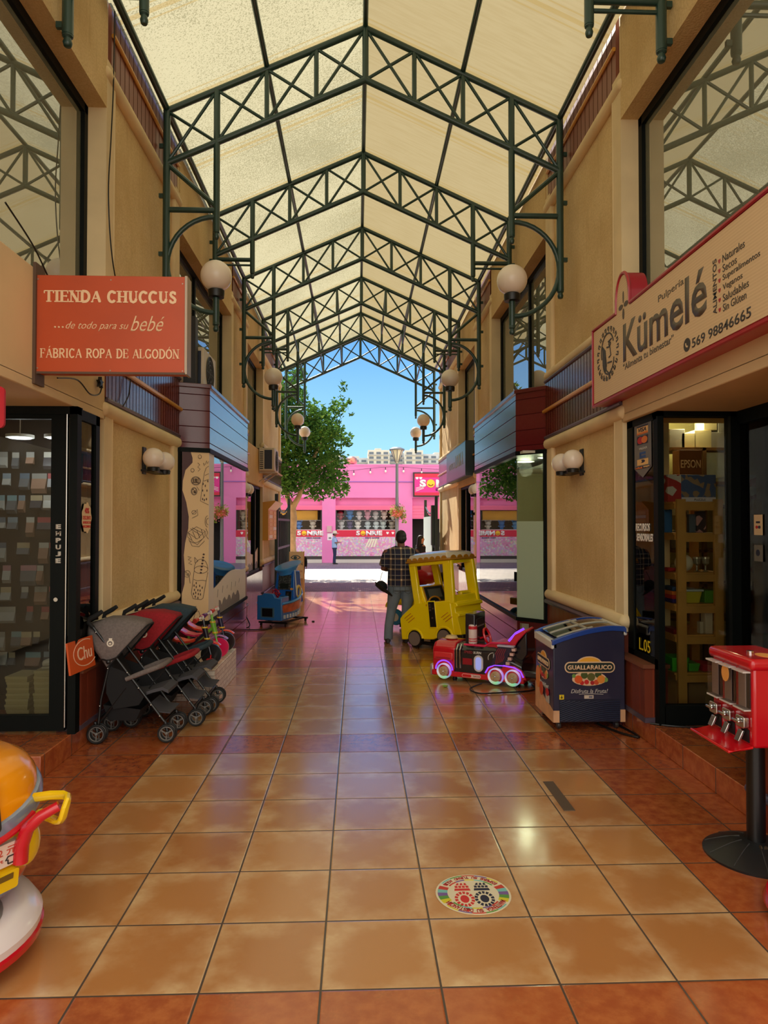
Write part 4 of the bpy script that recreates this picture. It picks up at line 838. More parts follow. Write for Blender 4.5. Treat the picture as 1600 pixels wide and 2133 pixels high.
sh = thing('pine_shelf', (2.69, 5.72, .17), 0, 'open pine shelving unit behind the front shop pane', 'shelf')
for x in (0, .32):
    for y in (0, .42): MB().box(x, x + .075, y, y + .03, 0, 1.80 if y == 0 or 1 else 1.8).make('upright', PINE, sh)
SZ = (1.78, 1.515, 1.18, .915, .655, .335)
for z in SZ: MB().box(-.02, .42, .03, .42, z - .015, z).make('shelf_board', PINE, sh); MB().box(.075, .32, .005, .025, z - .075, z - .015).make('front_rail', PINE, sh); MB().box(-.01, .02, .03, .42, z - .06, z - .015).make('side_rail', PINE, sh)
zz = [z + .17 + .001 for z in SZ]
GRP = 'goods on the pine shelf'
def printed(name, c1, c2, sc=30):
    if name in _MC: return _MC[name]
    t = NT(name); t.pos(True); v = t.n('TexVoronoi'); v.inputs['Scale'].default_value = sc; t.l(t.vec, v.inputs['Vector']); sp = t.n('SeparateXYZ'); t.l(v.outputs['Color'], sp.inputs[0])
    t.col(t.mix(X(t.nt, sp.outputs[0]).gt(.55), S(*c1), S(*c2))); t.set(Roughness=.45); _MC[name] = t.m; return t.m
pz = boxthing('puzzle_box', 2.79, 3.10, 5.86, 5.90, zz[0], zz[0] + .235, printed('map_print', (84, 104, 150), (170, 140, 116), 22), 'blue world map puzzle box on top of the pine shelf', 'puzzle box', GRP)
plate('white_strip', FRT(-.0215), -.15, .15, .0, .04, M('paper_white', S(236, 228, 240), .7), pz); text('lettering', 'PUZZLE', FRT(-.0245), -.04, .06, .01, .028, INK, pz)
boxthing('game_box', 2.665, 2.785, 5.84, 5.92, zz[0], zz[0] + .235, printed('game_print', (190, 60, 60), (226, 220, 214), 16), 'red and white game box beside the world map puzzle', 'game box', GRP)
boxthing('book', 2.685, 2.755, 5.95, 6.05, zz[1], zz[1] + .2, M('blue_cover', S(60, 110, 170), .4), 'blue upright box on the shelf below the game box', 'box', GRP)
boxthing('picture_box', 2.925, 3.01, 5.86, 5.90, zz[1], zz[1] + .185, printed('picture_print', (60, 50, 60), (200, 150, 150), 14), 'pink and black picture box between the uprights', 'box', GRP)
boxthing('slim_box', 2.86, 2.92, 5.86, 5.90, zz[1], zz[1] + .16, M('slate_cover', S(90, 100, 116), .4), 'slate blue slim box beside the pink and black picture box', 'box', GRP)
boxthing('orange_box', 2.775, 2.85, 5.88, 5.94, zz[1], zz[1] + .2, printed('orange_print', (190, 110, 60), (120, 60, 50), 20), 'brown and orange box just behind the pine upright', 'box', GRP)
o = MB().ball((0, 0, .075), .075, 24, 16).make('ball', M('cream_ball', S(232, 222, 196), .5)); o.location = (2.80, 5.84, zz[2]); tag(o, 'cream ball half behind the pine upright', 'ball', GRP)
for k in range(2):
    o = thing('glass_jar', (2.925 + k * .075, 5.86, zz[2]), 0, '%s small glass goblet jar beside the cream ball' % ('first', 'second')[k], 'jar', GRP); MB().lathe([(.028, 0), (.01, .01), (.008, .05), (.03, .07), (.032, .11)], (0, 0, 0), 16).make('glass', M('smoky_glass', S(150, 140, 120), .1, .3), o); MB().lathe([(.033, .11), (.033, .125), (.01, .128)], (0, 0, 0), 16).make('lid', M('jar_lid', S(200, 190, 170), .3, .5), o)
boxthing('red_cloth', 2.68, 2.75, 5.88, 6.0, zz[2], zz[2] + .03, M('red_cloth', S(190, 40, 40), .8), 'folded red cloth on the shelf left of the cream ball'.replace(' left of', ' next to'), 'cloth', GRP)
for k, (c, cn) in enumerate((((60, 40, 120), 'violet'), ((190, 40, 40), 'red'), ((230, 120, 40), 'orange'), ((50, 70, 110), 'navy'))):
    o = boxthing('folded_felt', 2.68, 2.755, 5.80, 6.05, zz[3] + .001 + k * .034, zz[3] + .034 + k * .034, M('felt_' + cn, S(*c), .9), '%s felt sheet in the bright stack behind the pine upright' % cn, 'felt', 'bright felt stack')
def tub(x, z, w, h, c, lab, lid=None):
    o = thing('storage_tub', (x, 5.88, z), 0, lab, 'storage tub', GRP); m = MB(); m.loft([[(-w * .42, -.08, 0), (w * .42, -.08, 0), (w * .42, .08, 0), (-w * .42, .08, 0)], [(-w / 2, -.1, h), (w / 2, -.1, h), (w / 2, .1, h), (-w / 2, .1, h)]]); m.make('tub', M('tub_%d_%d_%d' % c, S(*c), .35), o, bevel=.006)
    if lid: MB().box(-w / 2 - .01, w / 2 + .01, -.11, .11, h, h + .018).make('lid', M('tub_lid', S(196, 206, 210), .35), o, bevel=.005)
tub(2.845, zz[3], .17, .10, (206, 190, 60), 'yellow tub with a pale lid on the middle shelf', 1); tub(3.0, zz[3], .09, .11, (90, 150, 50), 'green tub beside the yellow tub')
boxthing('booklet_box', 2.955, 3.02, 5.78, 5.86, zz[4], zz[4] + .21, M('white_carton', S(214, 196, 170), .6), 'tall white carton on the shelf above the green baskets', 'carton', GRP); boxthing('small_carton', 2.92, 2.95, 5.8, 5.86, zz[4], zz[4] + .1, M('white_carton', S(214, 196, 170), .6), 'tiny white carton against the tall white carton', 'carton', GRP)
boxthing('red_book', 2.68, 2.76, 5.78, 6.0, zz[4], zz[4] + .04, M('dark_red_cover', S(130, 24, 34), .4), 'dark red book lying on the shelf above the green baskets', 'book', GRP); o = MB().lathe([(.04, 0), (.045, .05), (.042, .07), (.0, .07)], (0, 0, 0), 16).make('amber_tin', M('amber_tin', S(160, 100, 50), .4)); o.location = (2.83, 5.9, zz[4]); tag(o, 'amber tin on the shelf with the tall white carton', 'tin', GRP)
tub(2.74, zz[5], .15, .12, (80, 200, 60), 'bright green basket low on the pine shelf'); tub(2.86, zz[5], .1, .07, (90, 180, 70), 'shallow green basket next to the bright green basket'); tub(2.99, zz[5], .12, .06, (196, 60, 70), 'pinkish red shallow basket low on the pine shelf')
boxthing('paper_carton', 2.83, 2.98, 5.84, 6.0, .171, .40, M('kraft_paper', S(150, 116, 76), .8), 'brown paper carton on the floor under the pine shelf', 'carton')
tub(2.53, .67, .09, .13, (60, 200, 70), 'green basket behind the L.05 pane')
# wall shelves deeper in the shop
ws = thing('wall_shelf', (3.25, 6.95, 0), 0, 'dark wooden wall shelves with cartons at the back of the shop', 'shelf'); DW = M('brown_wood', S(110, 76, 40), .6, var=.1)
for z in (2.55, 2.2, 1.96, 1.5, 1.15, .8): MB().box(-.02, 1.4, .02, .4, z - .03, z).make('shelf_board', DW, ws)
for x in (.3, 1.0): MB().box(x, x + .04, .02, .06, .17, 2.55).make('upright', DW, ws)
CT = M('cream_carton', S(214, 200, 150), .7); CT2 = M('grey_carton', S(150, 146, 136), .7)
for k, (x, w, h, mt, nm) in enumerate(((3.30, .17, .19, CT2, 'grey'), (3.42, .16, .15, CT, 'cream'), (3.57, .19, .18, CT, 'pale cream'), (3.75, .2, .16, CT2, 'second grey'), (3.93, .2, .16, CT2, 'third grey'))):
    boxthing('carton', x - w / 2, x + w / 2 - .01, 6.99, 7.2, 2.551, 2.551 + h, mt, '%s carton in the row on the topmost back shelf' % nm, 'carton', 'cartons on the top back shelf')
boxthing('carton', 3.58, 3.72, 7.0, 7.2, 2.735, 2.86, CT, 'cream carton stacked highest on the back shelf', 'carton'); boxthing('carton', 3.73, 3.92, 7.0, 7.2, 2.715, 2.84, CT2, 'grey carton stacked beside the highest cream carton', 'carton')
eb = boxthing('brand_carton', 3.2, 3.43, 6.75, 6.9, 2.06, 2.5, M('brown_carton', S(110, 66, 34), .7), 'brown carton lettered EPSON below the cartons', 'carton'); text('lettering', 'EPSON', FRT(-.077), -.1, .1, .26, .34, WL, eb, .01); plate('label', FRT(-.0755), -.03, .09, .03, .16, CT, eb)
MB().box(3.2, 3.44, 6.72, 6.95, 1.85, 2.059).make('plinth_carton', CT2) and tag(bpy.data.objects['plinth_carton'], 'grey carton under the brown EPSON carton', 'carton'); bpy.data.objects['plinth_carton'].name = 'support_carton'
boxthing('white_panel', 3.57, 3.88, 6.99, 7.02, 2.24, 2.5, M('pale_panel', S(190, 200, 190), .4), 'pale blank screen panel standing on the back shelf', 'panel')
for k in range(6): boxthing('clear_bag', 3.1 + (k % 3) * .13, 3.2 + (k % 3) * .13, 6.98, 7.06, (1.501 if k < 3 else 1.151), (1.501 if k < 3 else 1.151) + .2, M('bag_film', S(130, 126, 116), .2), 'clear bag, %s on the %s back shelf' % (ORD[k % 3], 'upper' if k < 3 else 'lower'), 'bag', 'clear bags on the back shelves', .02)
# payment sticker strip, handwriting and L.05 on the side pane
pay = thing('payment_sticker', (2.392, 5.70, 0), 0, 'grey strip of payment card logos on the narrow pane', 'sticker')
T = RGT(0); G = M('sticker_grey', S(112, 108, 106), .5); m = MB(); m.T = T; m.prism([(-.17, 2.60), (-.17, 2.23), (0, 2.15), (.17, 2.23), (.17, 2.60)], 0, .002, 'xy'); m.make('strip', G, pay)
OR = M('logo_orange', S(226, 120, 40), .5); NV = M('logo_navy', S(26, 26, 50), .5); RD = M('logo_red', S(190, 30, 36), .5); BL = M('logo_blue', S(40, 80, 140), .5); PW = M('logo_cream', S(236, 190, 120), .5)
plate('logo', T, -.11, .11, 2.515, 2.575, PW, pay, .002, .004); plate('logo', T, -.11, .11, 2.575, 2.588, NV, pay, .002, .004); plate('logo', T, -.11, .11, 2.515, 2.53, OR, pay, .004, .005); text('logo_lettering', 'VISA', T, -.08, .08, 2.535, 2.57, NV, pay, .02, .2, th=.006)
plate('logo', T, -.11, .11, 2.43, 2.50, NV, pay, .002, .004); disc('logo', T, -.04, 2.465, .06, .03, RD, pay, .004, .005); disc('logo', T, .045, 2.465, .06, .03, OR, pay, .005, .006)
text('logo_lettering', 'MAGNA', T, -.09, .09, 2.385, 2.405, M('logo_pale', S(190, 184, 176), .5), pay, .01, .2, th=.004); plate('logo', T, -.06, .06, 2.345, 2.365, BL, pay, .002, .004); plate('logo', T, -.06, .06, 2.315, 2.335, BL, pay, .002, .004); plate('logo', T, -.06, -.03, 2.33, 2.35, BL, pay, .002, .004)
plate('logo', T, -.11, .11, 2.255, 2.305, PW, pay, .002, .004); disc('logo', T, 0, 2.287, .05, .014, NV, pay, .004, .005); disc('logo', T, -.03, 2.287, .02, .01, PW, pay, .005, .006); plate('logo', T, -.15, .15, 2.225, 2.245, NV, pay, .002, .004); text('logo_lettering', 'redbank', T, -.14, .0, 2.228, 2.243, OR, pay, .01, th=.006); text('logo_lettering', 'compra', T, .02, .14, 2.228, 2.243, PW, pay, .01, th=.006)
hw = thing('hand_lettering', (2.392, 5.68, 0), 0, 'white handwritten RECURSOS SENSORIALES on the narrow pane', 'lettering'); WH = M('white_marker', S(226, 220, 210), .6)
text('lettering', 'RECURSOS', T, -.18, .11, 1.70, 1.765, WH, hw, .03, .15); text('lettering', 'SENSORIALES', T, -.16, .17, 1.615, 1.68, WH, hw, .03, .15)
nb = thing('unit_number', (2.392, 5.68, 0), 0, 'yellow L.05 unit number low on the narrow pane', 'lettering'); text('lettering', 'L.05', T, -.12, .1, .70, .80, M('yellow_vinyl', S(226, 196, 30), .5), nb, .0)
ds = thing('door_card', (3.048, 5.15, 0), 0, 'cream card with payment logos on the dark shop door', 'card'); plate('card', T, -.05, .06, 1.675, 1.83, M('cream_paper', S(232, 204, 160), .7), ds); disc('logo', T, -.012, 1.735, .016, .012, RD, ds, .003, .005); disc('logo', T, .022, 1.735, .016, .012, NV, ds, .003, .005); plate('logo', T, -.02, .03, 1.765, 1.78, NV, ds, .003, .005)
ds = thing('door_card', (3.048, 5.15, 0), 0, 'dim blue sticker on the dark shop door below the cream card', 'card'); plate('card', T, -.05, .06, 1.475, 1.60, M('dim_paper', S(120, 116, 106), .7), ds); disc('logo', T, .0, 1.54, .025, .025, NV, ds, .003, .005)
# ================================================================ signs over the passage
ch = thing('blade_sign', (-2.17, 4.72, 0), 0, 'orange blade sign reading TIENDA CHUCCUS over the entrance step', 'sign')
OS = M('orange_sign_paint', S(186, 74, 34), .45, var=.05, vs=3); T = FRT(0)
plate('panel', T, .0, 1.0, 2.78, 3.44, OS, ch, -.11, 0, bevel=.004); plate('edge', T, .995, 1.012, 2.775, 3.445, M('pale_metal_edge', S(170, 150, 130), .4, .4), ch, -.115, .0)
MB().box(-.01, .01, -.02, .12, 2.70, 3.52).make('bracket', M('rusty_bracket', S(90, 66, 50), .6), ch)
m = MB(); m.box(.0, 1.0, -.004, .0, 2.77, 2.785); m.make('lower_edge', M('rusty_bracket', S(90, 66, 50), .6), ch)
SL = M('faded_cream_letters', S(236, 200, 160), .5)
def serif(body, x0, x1, y0, y1, par, bold=.02, slab=.16):
    """upright roman capitals: thick letters with serif feet laid at the stroke ends"""
    o = text('sign_lettering', body, T, x0, x1, y0, y1, SL, par, bold, th=.003)
    return o
h = .30 / 200 * 2.17
px2x = lambda p: (p - 77) * (1.0 / 308); px2z = lambda p: 3.43 - (p - 578) * (.655 / 200)
def roman(word, x0, x1, z0, z1, st_w, par):
    """stroke-built roman capitals with contrast and serifs"""
    G_ = {'T': (.9, ['H0,1', 'V.5', 'vt0', 'vt1']), 'I': (.45, ['V.5']), 'E': (.8, ['V.18', 'h0:.18,.95', 'h.52:.18,.75', 'h1:.18,.9', 'vb.95', 'vt.9', 'vm.75']), 'N': (.95, ['v.15', 'D.12,1,.85,0', 'v.88']), 'D': (.95, ['V.18', 'C.18']), 'A': (.95, ['d.5,1,.1,0', 'D.5,1,.9,0', 'h.33:.25,.75']), 'C': (.85, ['O40,320', 'vt.88']), 'H': (.98, ['V.18', 'V.82', 'h.5:.18,.82']), 'U': (.95, ['U']), 'S': (.7, ['S']), 'F': (.75, ['V.18', 'h1:.18,.9', 'h.52:.18,.7', 'vt.9', 'vm.7']), 'B': (.8, ['V.18', 'B']), 'R': (.9, ['V.18', 'R']), 'O': (.95, ['O0,360']), 'P': (.8, ['V.18', 'P']), 'L': (.75, ['V.18', 'h0:.18,.95', 'vb.95']), 'G': (.95, ['O40,330', 'vg.86', 'vt.86']), ' ': (.45, [])}
    ac = {'Á': 'A', 'Ó': 'O'}
    tot = sum(G_[ac.get(c, c)][0] + .12 for c in word); k = (x1 - x0) / tot; H_ = z1 - z0; x = x0
    th, tk = st_w * .42, st_w; fat, thin = [], []
    for c in word:
        w, ops = G_[ac.get(c, c)]; W_ = w * k
        q = lambda a, b: (x + a * W_, z0 + b * H_)
        for op in ops:
            if op[0] in 'Vv' and op[1] not in 'tbmg':
                a = float(op[1:]); (fat if op[0] == 'V' else thin).append([q(a, 0), q(a, 1)]); s_ = tk * .95 / W_
                thin.append([q(a - s_, 0), q(a + s_, 0)]); thin.append([q(a - s_, 1), q(a + s_, 1)])
            elif op[0] == 'H': thin.append([q(0, 1), q(1, 1)])
            elif op[0] == 'h': b, r = op[1:].split(':'); u, v = map(float, r.split(',')); thin.append([q(u, float(b)), q(v, float(b))])
            elif op[:2] == 'vt': a = float(op[2:]); thin.append([q(a, 1), q(a, .76)])
            elif op[:2] == 'vb': a = float(op[2:]); thin.append([q(a, 0), q(a, .26)])
            elif op[:2] == 'vm': a = float(op[2:]); thin.append([q(a, .42), q(a, .62)])
            elif op[:2] == 'vg': a = float(op[2:]); fat.append([q(a, .05), q(a, .42)]); thin.append([q(a - .2, .42), q(a + .14, .42)])
            elif op[0] in 'dD': a, b, u, v = map(float, op[1:].split(',')); (fat if op[0] == 'D' else thin).append([q(a, b), q(u, v)]); thin.append([q(u - .12, v), q(u + .12, v)]) if v == 0 and c != 'N' else None
            elif op[0] == 'C': fat.append([q(.18, 1), q(.45, .99)] + [q(.45 + .45 * math.sin(t), .5 + .49 * math.cos(t)) for t in [PI * i / 12 for i in range(13)]] + [q(.18, 0)])
            elif op[0] == 'O': a0, a1 = map(float, op[1:].split(',')); fat.append([q(.5 + .42 * math.cos(math.radians(t)), .5 + .49 * math.sin(math.radians(t))) for t in [a0 + (a1 - a0) * i / 22 for i in range(23)]])
            elif op[0] == 'U': fat.append([q(.2, 1), q(.2, .35), q(.28, .1), q(.5, 0), q(.72, .1), q(.8, .35)]); thin += [[q(.8, .3), q(.8, 1)], [q(.02, 1), q(.38, 1)], [q(.66, 1), q(.96, 1)]]
            elif op[0] == 'S': fat.append([q(.82, .8), q(.7, .96), q(.5, 1), q(.25, .93), q(.17, .76), q(.3, .6), q(.65, .44), q(.84, .28), q(.78, .08), q(.5, 0), q(.25, .04), q(.12, .2)]); thin += [[q(.86, 1), q(.86, .72)], [q(.1, 0), q(.1, .3)]]
            elif op[0] in 'BRP':
                fat.append([q(.18, 1), q(.5, 1)] + [q(.5 + .34 * math.sin(t), .76 + .24 * math.cos(t)) for t in [PI * i / 8 for i in range(1, 9)]] + [q(.18, .52)])
                if op[0] == 'B': fat.append([q(.5, .52)] + [q(.5 + .42 * math.sin(t), .26 + .26 * math.cos(t)) for t in [PI * i / 8 for i in range(1, 9)]] + [q(.18, 0)])
                if op[0] == 'R': fat.append([q(.5, .5), q(.92, 0)]); thin.append([q(.8, 0), q(1, 0)])
        if c in ac: thin.append([q(.48, 1.12), q(.66, 1.32)])
        x += W_ + .12 * k
    for lst, w in ((fat, tk), (thin, th)):
        if lst: strokes('sign_lettering', T, lst, w, SL, par, -.003 if False else .003)
roman('TIENDA CHUCCUS', px2x(95), px2x(369), px2z(630), px2z(608), .018, ch)
roman('FÁBRICA ROPA DE ALGODÓN', px2x(88), px2x(374), px2z(746), px2z(728), .009, ch)
text('sign_lettering', '…', T, px2x(115), px2x(135), px2z(685), px2z(681), SL, ch, .03, th=.003)
text('sign_lettering', 'de todo para su', T, px2x(139), px2x(268), px2z(691), px2z(671), SL, ch, -.004, .45, th=.003)
text('sign_lettering', 'bebé', T, px2x(272), px2x(342), px2z(690), px2z(658), SL, ch, -.004, .45, th=.003)
for a, b in ((82, 584), (231, 584), (379, 590), (82, 768), (231, 772), (380, 772)): disc('rivet', T, px2x(a), px2z(b), .005, .005, M('pale_metal_edge', S(170, 150, 130), .4, .4), ch, 0, .003, 8)
# the health-food shop sign
ku = thing('shop_name_sign', (2.2, 0, 0), 0, 'long straw coloured sign with red rim reading Kümelé', 'sign')
t = NT('woven_straw_sign'); x, y, z = t.pos(); n = t.noise(8, 3, t.comb(x, y * .6, z * 30.)); ww = (z * 320.).sin() * .5 + .5
t.col(t.mix(n * .5 + ww * .3, S(234, 204, 160), S(206, 172, 130))); t.set(Roughness=.55); STRAW = t.m
RR = M('crimson_rim', S(170, 30, 46), .35, coat=.2); T = RGT(0)
bump = [(-5.76 + .145 * (1 - math.cos(a)), 3.57 + .27 * math.sin(a) ** .8) for a in [PI * k / 14 for k in range(1, 14)]]
outer = [(-6.34, 2.85), (-2.4, 2.85), (-2.4, 3.55), (-5.47, 3.55)] + [(p[0], p[1]) for p in bump[::-1]] + [(-5.76, 3.55), (-6.34, 3.56)]
m = MB(); m.T = T; m.prism(outer, -.15, -.002, 'xy'); m.make('box', RR, ku)
cx_, cz_ = -4.4, 3.2
inner = [(-6.32, 2.875), (-2.42, 2.875), (-2.42, 3.53), (-5.475, 3.53)] + [(-5.615 + (p[0] + 5.615) * .9, 3.55 + (p[1] - 3.55) * .94) for p in bump[::-1]] + [(-5.75, 3.53), (-6.32, 3.54)]
m = MB(); m.T = T; m.prism(inner, -.002, .004, 'xy'); m.make('face', STRAW, ku)
m = MB(); m.T = T
oc = outer + [outer[0]]
m.tube([(a, b, .004) for a, b in outer], .014, 6, closed=True); m.make('rim', RR, ku)
GL_ = M('sign_grey_brown', S(92, 80, 66), .5); DG_ = M('sign_dark_grey', S(60, 54, 50), .5)
text('sign_lettering', 'Kümelé', T, -5.61, -4.24, 3.09, 3.405, GL_, ku, .018, th=.006)
text('sign_lettering', 'Pulpería', T, -4.94, -4.545, 3.36, 3.425, GL_, ku, .0, th=.006)
text('sign_lettering', '“Alimenta tu bienestar”', T, -5.615, -4.70, 3.025, 3.08, GL_, ku, .01, th=.006)
text('sign_lettering', '569 98846665', T, -4.438, -3.755, 2.912, 2.975, DG_, ku, .01, th=.006)
disc('phone_icon', T, -4.505, 2.952, .045, .045, DG_, ku, .004, .007); strokes('phone_handset', T, [arc(-4.495, 2.962, .024, .024, 170, 280, 6)], .011, STRAW, ku, .009)
for k, w_ in enumerate(('Naturales', 'Secos', 'Superalimentos', 'Veganos', 'Saludables', 'Sin Glúten')):
    z_ = 3.335 - k * .0595; text('sign_lettering', w_, T, -4.05, -4.05 + (.238, .155, .386, .212, .275, .25)[k], z_ - .006, z_ + .040, DG_, ku, .0, th=.006); text('bullet_heart', '♥', T, -4.10, -4.075, z_ + .004, z_ + .03, RR, ku, th=.006)
Tv = frame((0, -0, 0), (0, 0, 1), (0, 1, 0)); Tv = RGT(0) @ Matrix.Rotation(PI / 2, 4, 'Z')
text('sign_lettering', 'ALIMENTOS', Tv, 3.045, 3.385, 4.12, 4.165, DG_, ku, .01, th=.006)
# round totem head emblem
cx_, cz_, rx_, rz_ = -5.965, 3.255, .26, .20
lines = []
for k in range(22):
    a = 2 * PI * k / 22; r0, r1 = 1.0, 1.22; b = a + .11
    f_ = lambda r, q: (cx_ + rx_ * .8 * r * math.cos(q), cz_ + rz_ * .95 * r * math.sin(q)); lines.append([f_(r0, a), f_(r1, a), f_(r1, b), f_(1.08, b)])
lines += [arc(cx_, cz_ + .03, .15, .15, 20, 200, 14), arc(cx_ + .02, cz_ - .06, .13, .12, 190, 360, 12), [(cx_ - .02, cz_ + .06), (cx_ + .06, cz_ + .05), (cx_ + .08, cz_ - .03), (cx_ + .03, cz_ - .04)], [(cx_ + .0, cz_ - .08), (cx_ + .1, cz_ - .09)], [(cx_ + .02, cz_ + .1), (cx_ + .1, cz_ + .11)], arc(cx_ + .055, cz_ + .075, .02, .015, 0, 360, 8), [(cx_ - .06, cz_ - .02), (cx_ - .03, cz_ - .14), (cx_ + .05, cz_ - .19), (cx_ + .1, cz_ - .15)]]
strokes('emblem', T, lines, .012, DG_, ku, .007)
m = MB(); m.T = T; m.prism([(cx_ - .13, cz_ + .1), (cx_ - .05, cz_ + .04), (cx_ - .02, cz_ - .1), (cx_ - .06, cz_ - .16), (cx_ - .12, cz_ - .08)], .004, .007, 'xy'); m.make('emblem', DG_, ku)
for dx, dz, rx, rz in ((-.055, 0, .045, .022), (.055, 0, .045, .022), (0, -.07, .02, .045), (0, .07, .012, .05)): disc('flower_petal', T, -5.6 + dx, 3.565 + dz, rx, rz, GL_, ku, .004, .007, 14)
# teal box sign beyond the right bay
ts = thing('teal_sign', (2.17, 0, 0), 0, 'teal box sign with cream lettering beyond the wooden bay', 'sign')
m = MB(); m.T = T; m.box(-16.75, -13.8, 2.75, 3.46, -.17, -.002); m.make('box', M('dark_teal_side', S(20, 40, 42), .4), ts); plate('face', T, -16.73, -13.82, 2.77, 3.44, M('teal_face', S(64, 112, 116), .3), ts, -.002, .003)
text('sign_lettering', 'OPTICA', T, -16.3, -15.3, 3.02, 3.16, M('dim_cream', S(170, 186, 180), .5), ts, .0, th=.006); text('sign_lettering', 'LOOK A', T, -15.2, -14.1, 3.0, 3.28, M('dim_cream', S(190, 200, 190), .5), ts, .02, th=.006); strokes('stripe', T, [[(-16.6, 2.90), (-13.95, 2.90)]], .02, M('coral_stripe', S(206, 90, 90), .5), ts)
# wall directory with slots, air conditioners
dd = thing('slot_directory', (-2.18, 16.0, 0), 0, 'yellow-orange slotted wall directory beside the green gate', 'directory'); OY = M('amber_plastic', S(228, 160, 40), .45)
m = MB(); m.box(0, .13, 0, 1.6, 1.40, 2.12); m.make('body', OY, dd); m = MB(); m.prism([(.0, 2.12), (.13, 2.12), (.30, 2.30), (.27, 2.32), (.0, 2.28)], 0, 1.6, 'xz'); m.make('hood', OY, dd)
for i in range(7):
    for j in range(2): plate('slot_card', LFT(.13), .15 + j * .75, .75 + j * .75, 1.44 + i * .095, 1.515 + i * .095, M('amber_card' if (i * 2 + j) % 5 else 'white_card', S(238, 186, 90) if (i * 2 + j) % 5 else S(240, 226, 200), .5), dd, 0, .01)
def ac(x0, x1, y0, y1, z0, z1, lab, bracket=1):
    r = thing('air_conditioner', (x0, y0, z0), 0, lab, 'air conditioner'); w, d, h = x1 - x0, y1 - y0, z1 - z0
    MB().box(0, w, 0, d, .02, h).make('casing', M('aged_white_casing', S(214, 200, 176), .5), r, bevel=.015)
    plate('side_panel', FRT(-.001), w * .35, w * .85, .06, h - .05, M('navy_side_panel', S(28, 36, 56), .5), r, 0, .003)
    T_ = LFT(w + .001); rr = min(h, d) * .42; m = MB(); m.T = T_
    for q in range(1, 5): m.tube([(d * .5 + rr * q / 4 * math.cos(a), h * .5 + rr * q / 4 * math.sin(a), .006) for a in [2 * PI * k / 24 for k in range(24)]], .006, 5, closed=True)
    for k in range(8): a = PI * k / 4; m.tube([(d * .5, h * .5, .006), (d * .5 + rr * math.cos(a), h * .5 + rr * math.sin(a), .006)], .005, 5)
    m.make('fan_guard', M('guard_grey', S(70, 72, 74), .5), r); disc('fan_opening', T_, d * .5, h * .5, rr, rr, M('fan_shadow', S(40, 42, 46), .6), r, 0, .003)
    m = MB()
    for k in range(9): m.box(.02, w * .28, -.006, .0, .06 + k * (h - .12) / 9, .06 + (k + .5) * (h - .12) / 9)
    m.make('louvre', BLACK, r)
    if bracket:
        m = MB()
        for y in (.1, d - .1): m.box(-.1, w, y - .015, y + .015, -.03, .02); m.tube([(-.06, y, -.25), (w * .8, y, -.02)], .014, 6)
        m.make('bracket', M('bracket_white', S(196, 184, 164), .5), r)
    else:
        m = MB(); m.box(.02, .06, .02, d - .02, 0, .02); m.box(w - .06, w - .02, .02, d - .02, 0, .02); m.make('feet', BLACK, r)
ac(-2.17, -1.83, 15.3, 16.1, 2.93, 3.46, 'air conditioner on a wall bracket above the yellow-orange directory'); ac(-2.16, -1.96, 8.84, 9.6, 3.49, 4.02, 'air conditioner standing on the bay roof behind the orange sign', 0)
boxthing('cable_box', -2.17, -2.02, 8.66, 8.8, 3.49, 4.36, M('dark_grey_box', S(36, 36, 40), .5), 'tall dark box on the bay roof next to the orange sign edge', 'cable box')
# round-bulb wall lamps in pairs
def sconce(X0, sg, y, lab):
    r = thing('wall_lamp', (X0, y, 2.44), 0, lab, 'wall lamp', 'twin globe wall lamps')
    MB().box(min(0, sg * .015), max(0, sg * .015), .02, .12, -.16, .12).make('back_plate', BLACK, r)
    m = MB(); m.box(min(0, sg * .13), max(0, sg * .13), -.02, .5, -.135, -.115); m.tube([(0, .07, .0), (sg * .02, .07, -.12)], .015, 6); m.make('arm', BLACK, r)
    for k in (0, .4): MB().ball((sg * .125, k, .0), .108, 24, 16).make('globe', GLOBE, r); MB().lathe([(.06, -.135), (.065, -.10), (.055, -.088)], (sg * .125, k, 0), 16).make('holder', BLACK, r)
sconce(XL - .045, 1, 7.2, 'twin globe wall lamp on the stucco panel by the orange sign'); sconce(XR + .045, -1, 7.2, 'twin globe wall lamp on the stucco panel by the straw sign')
sconce(XL - .045, 1, 13.0, 'twin globe wall lamp just past the mirrored bay'); sconce(XR + .045, -1, 13.0, 'twin globe wall lamp just below the teal sign')
# loose cables and a little star ornament
def cable(pts, r, lab, name='cable', mat=BLACK):
    P = [Vector(p) for p in pts]; out = []
    for i in range(len(P) - 1):
        p0, p1, p2, p3 = P[max(i - 1, 0)], P[i], P[i + 1], P[min(i + 2, len(P) - 1)]
        for k in range(6): t = k / 6; out.append(.5 * ((2 * p1) + (p2 - p0) * t + (2 * p0 - 5 * p1 + 4 * p2 - p3) * t * t + (3 * p1 - p0 - 3 * p2 + p3) * t ** 3))
    out.append(P[-1]); return tag(MB().tube(out, r, 6).make(name, mat), lab, 'cable')
cable([(-2.15, 6.12, 6.3), (-2.15, 6.1, 5.6), (-2.15, 6.05, 5.1), (-2.15, 6.0, 4.6), (-2.15, 6.1, 4.1), (-2.15, 6.35, 3.75), (-2.15, 6.6, 3.54)], .006, 'thin black cable hanging loosely down the upper plaster pillar')
cable([(-2.15, 4.27, 3.72), (-2.14, 4.6, 3.60), (-2.12, 4.78, 3.46)], .006, 'black cable sloping down to the top of the orange sign')
cable([(-2.14, 5.0, 2.80), (-2.14, 5.35, 2.86), (-2.14, 5.6, 2.80), (-2.14, 5.80, 2.84), (-2.14, 5.86, 2.93)], .006, 'black wire looping from the orange sign to the star ornament')
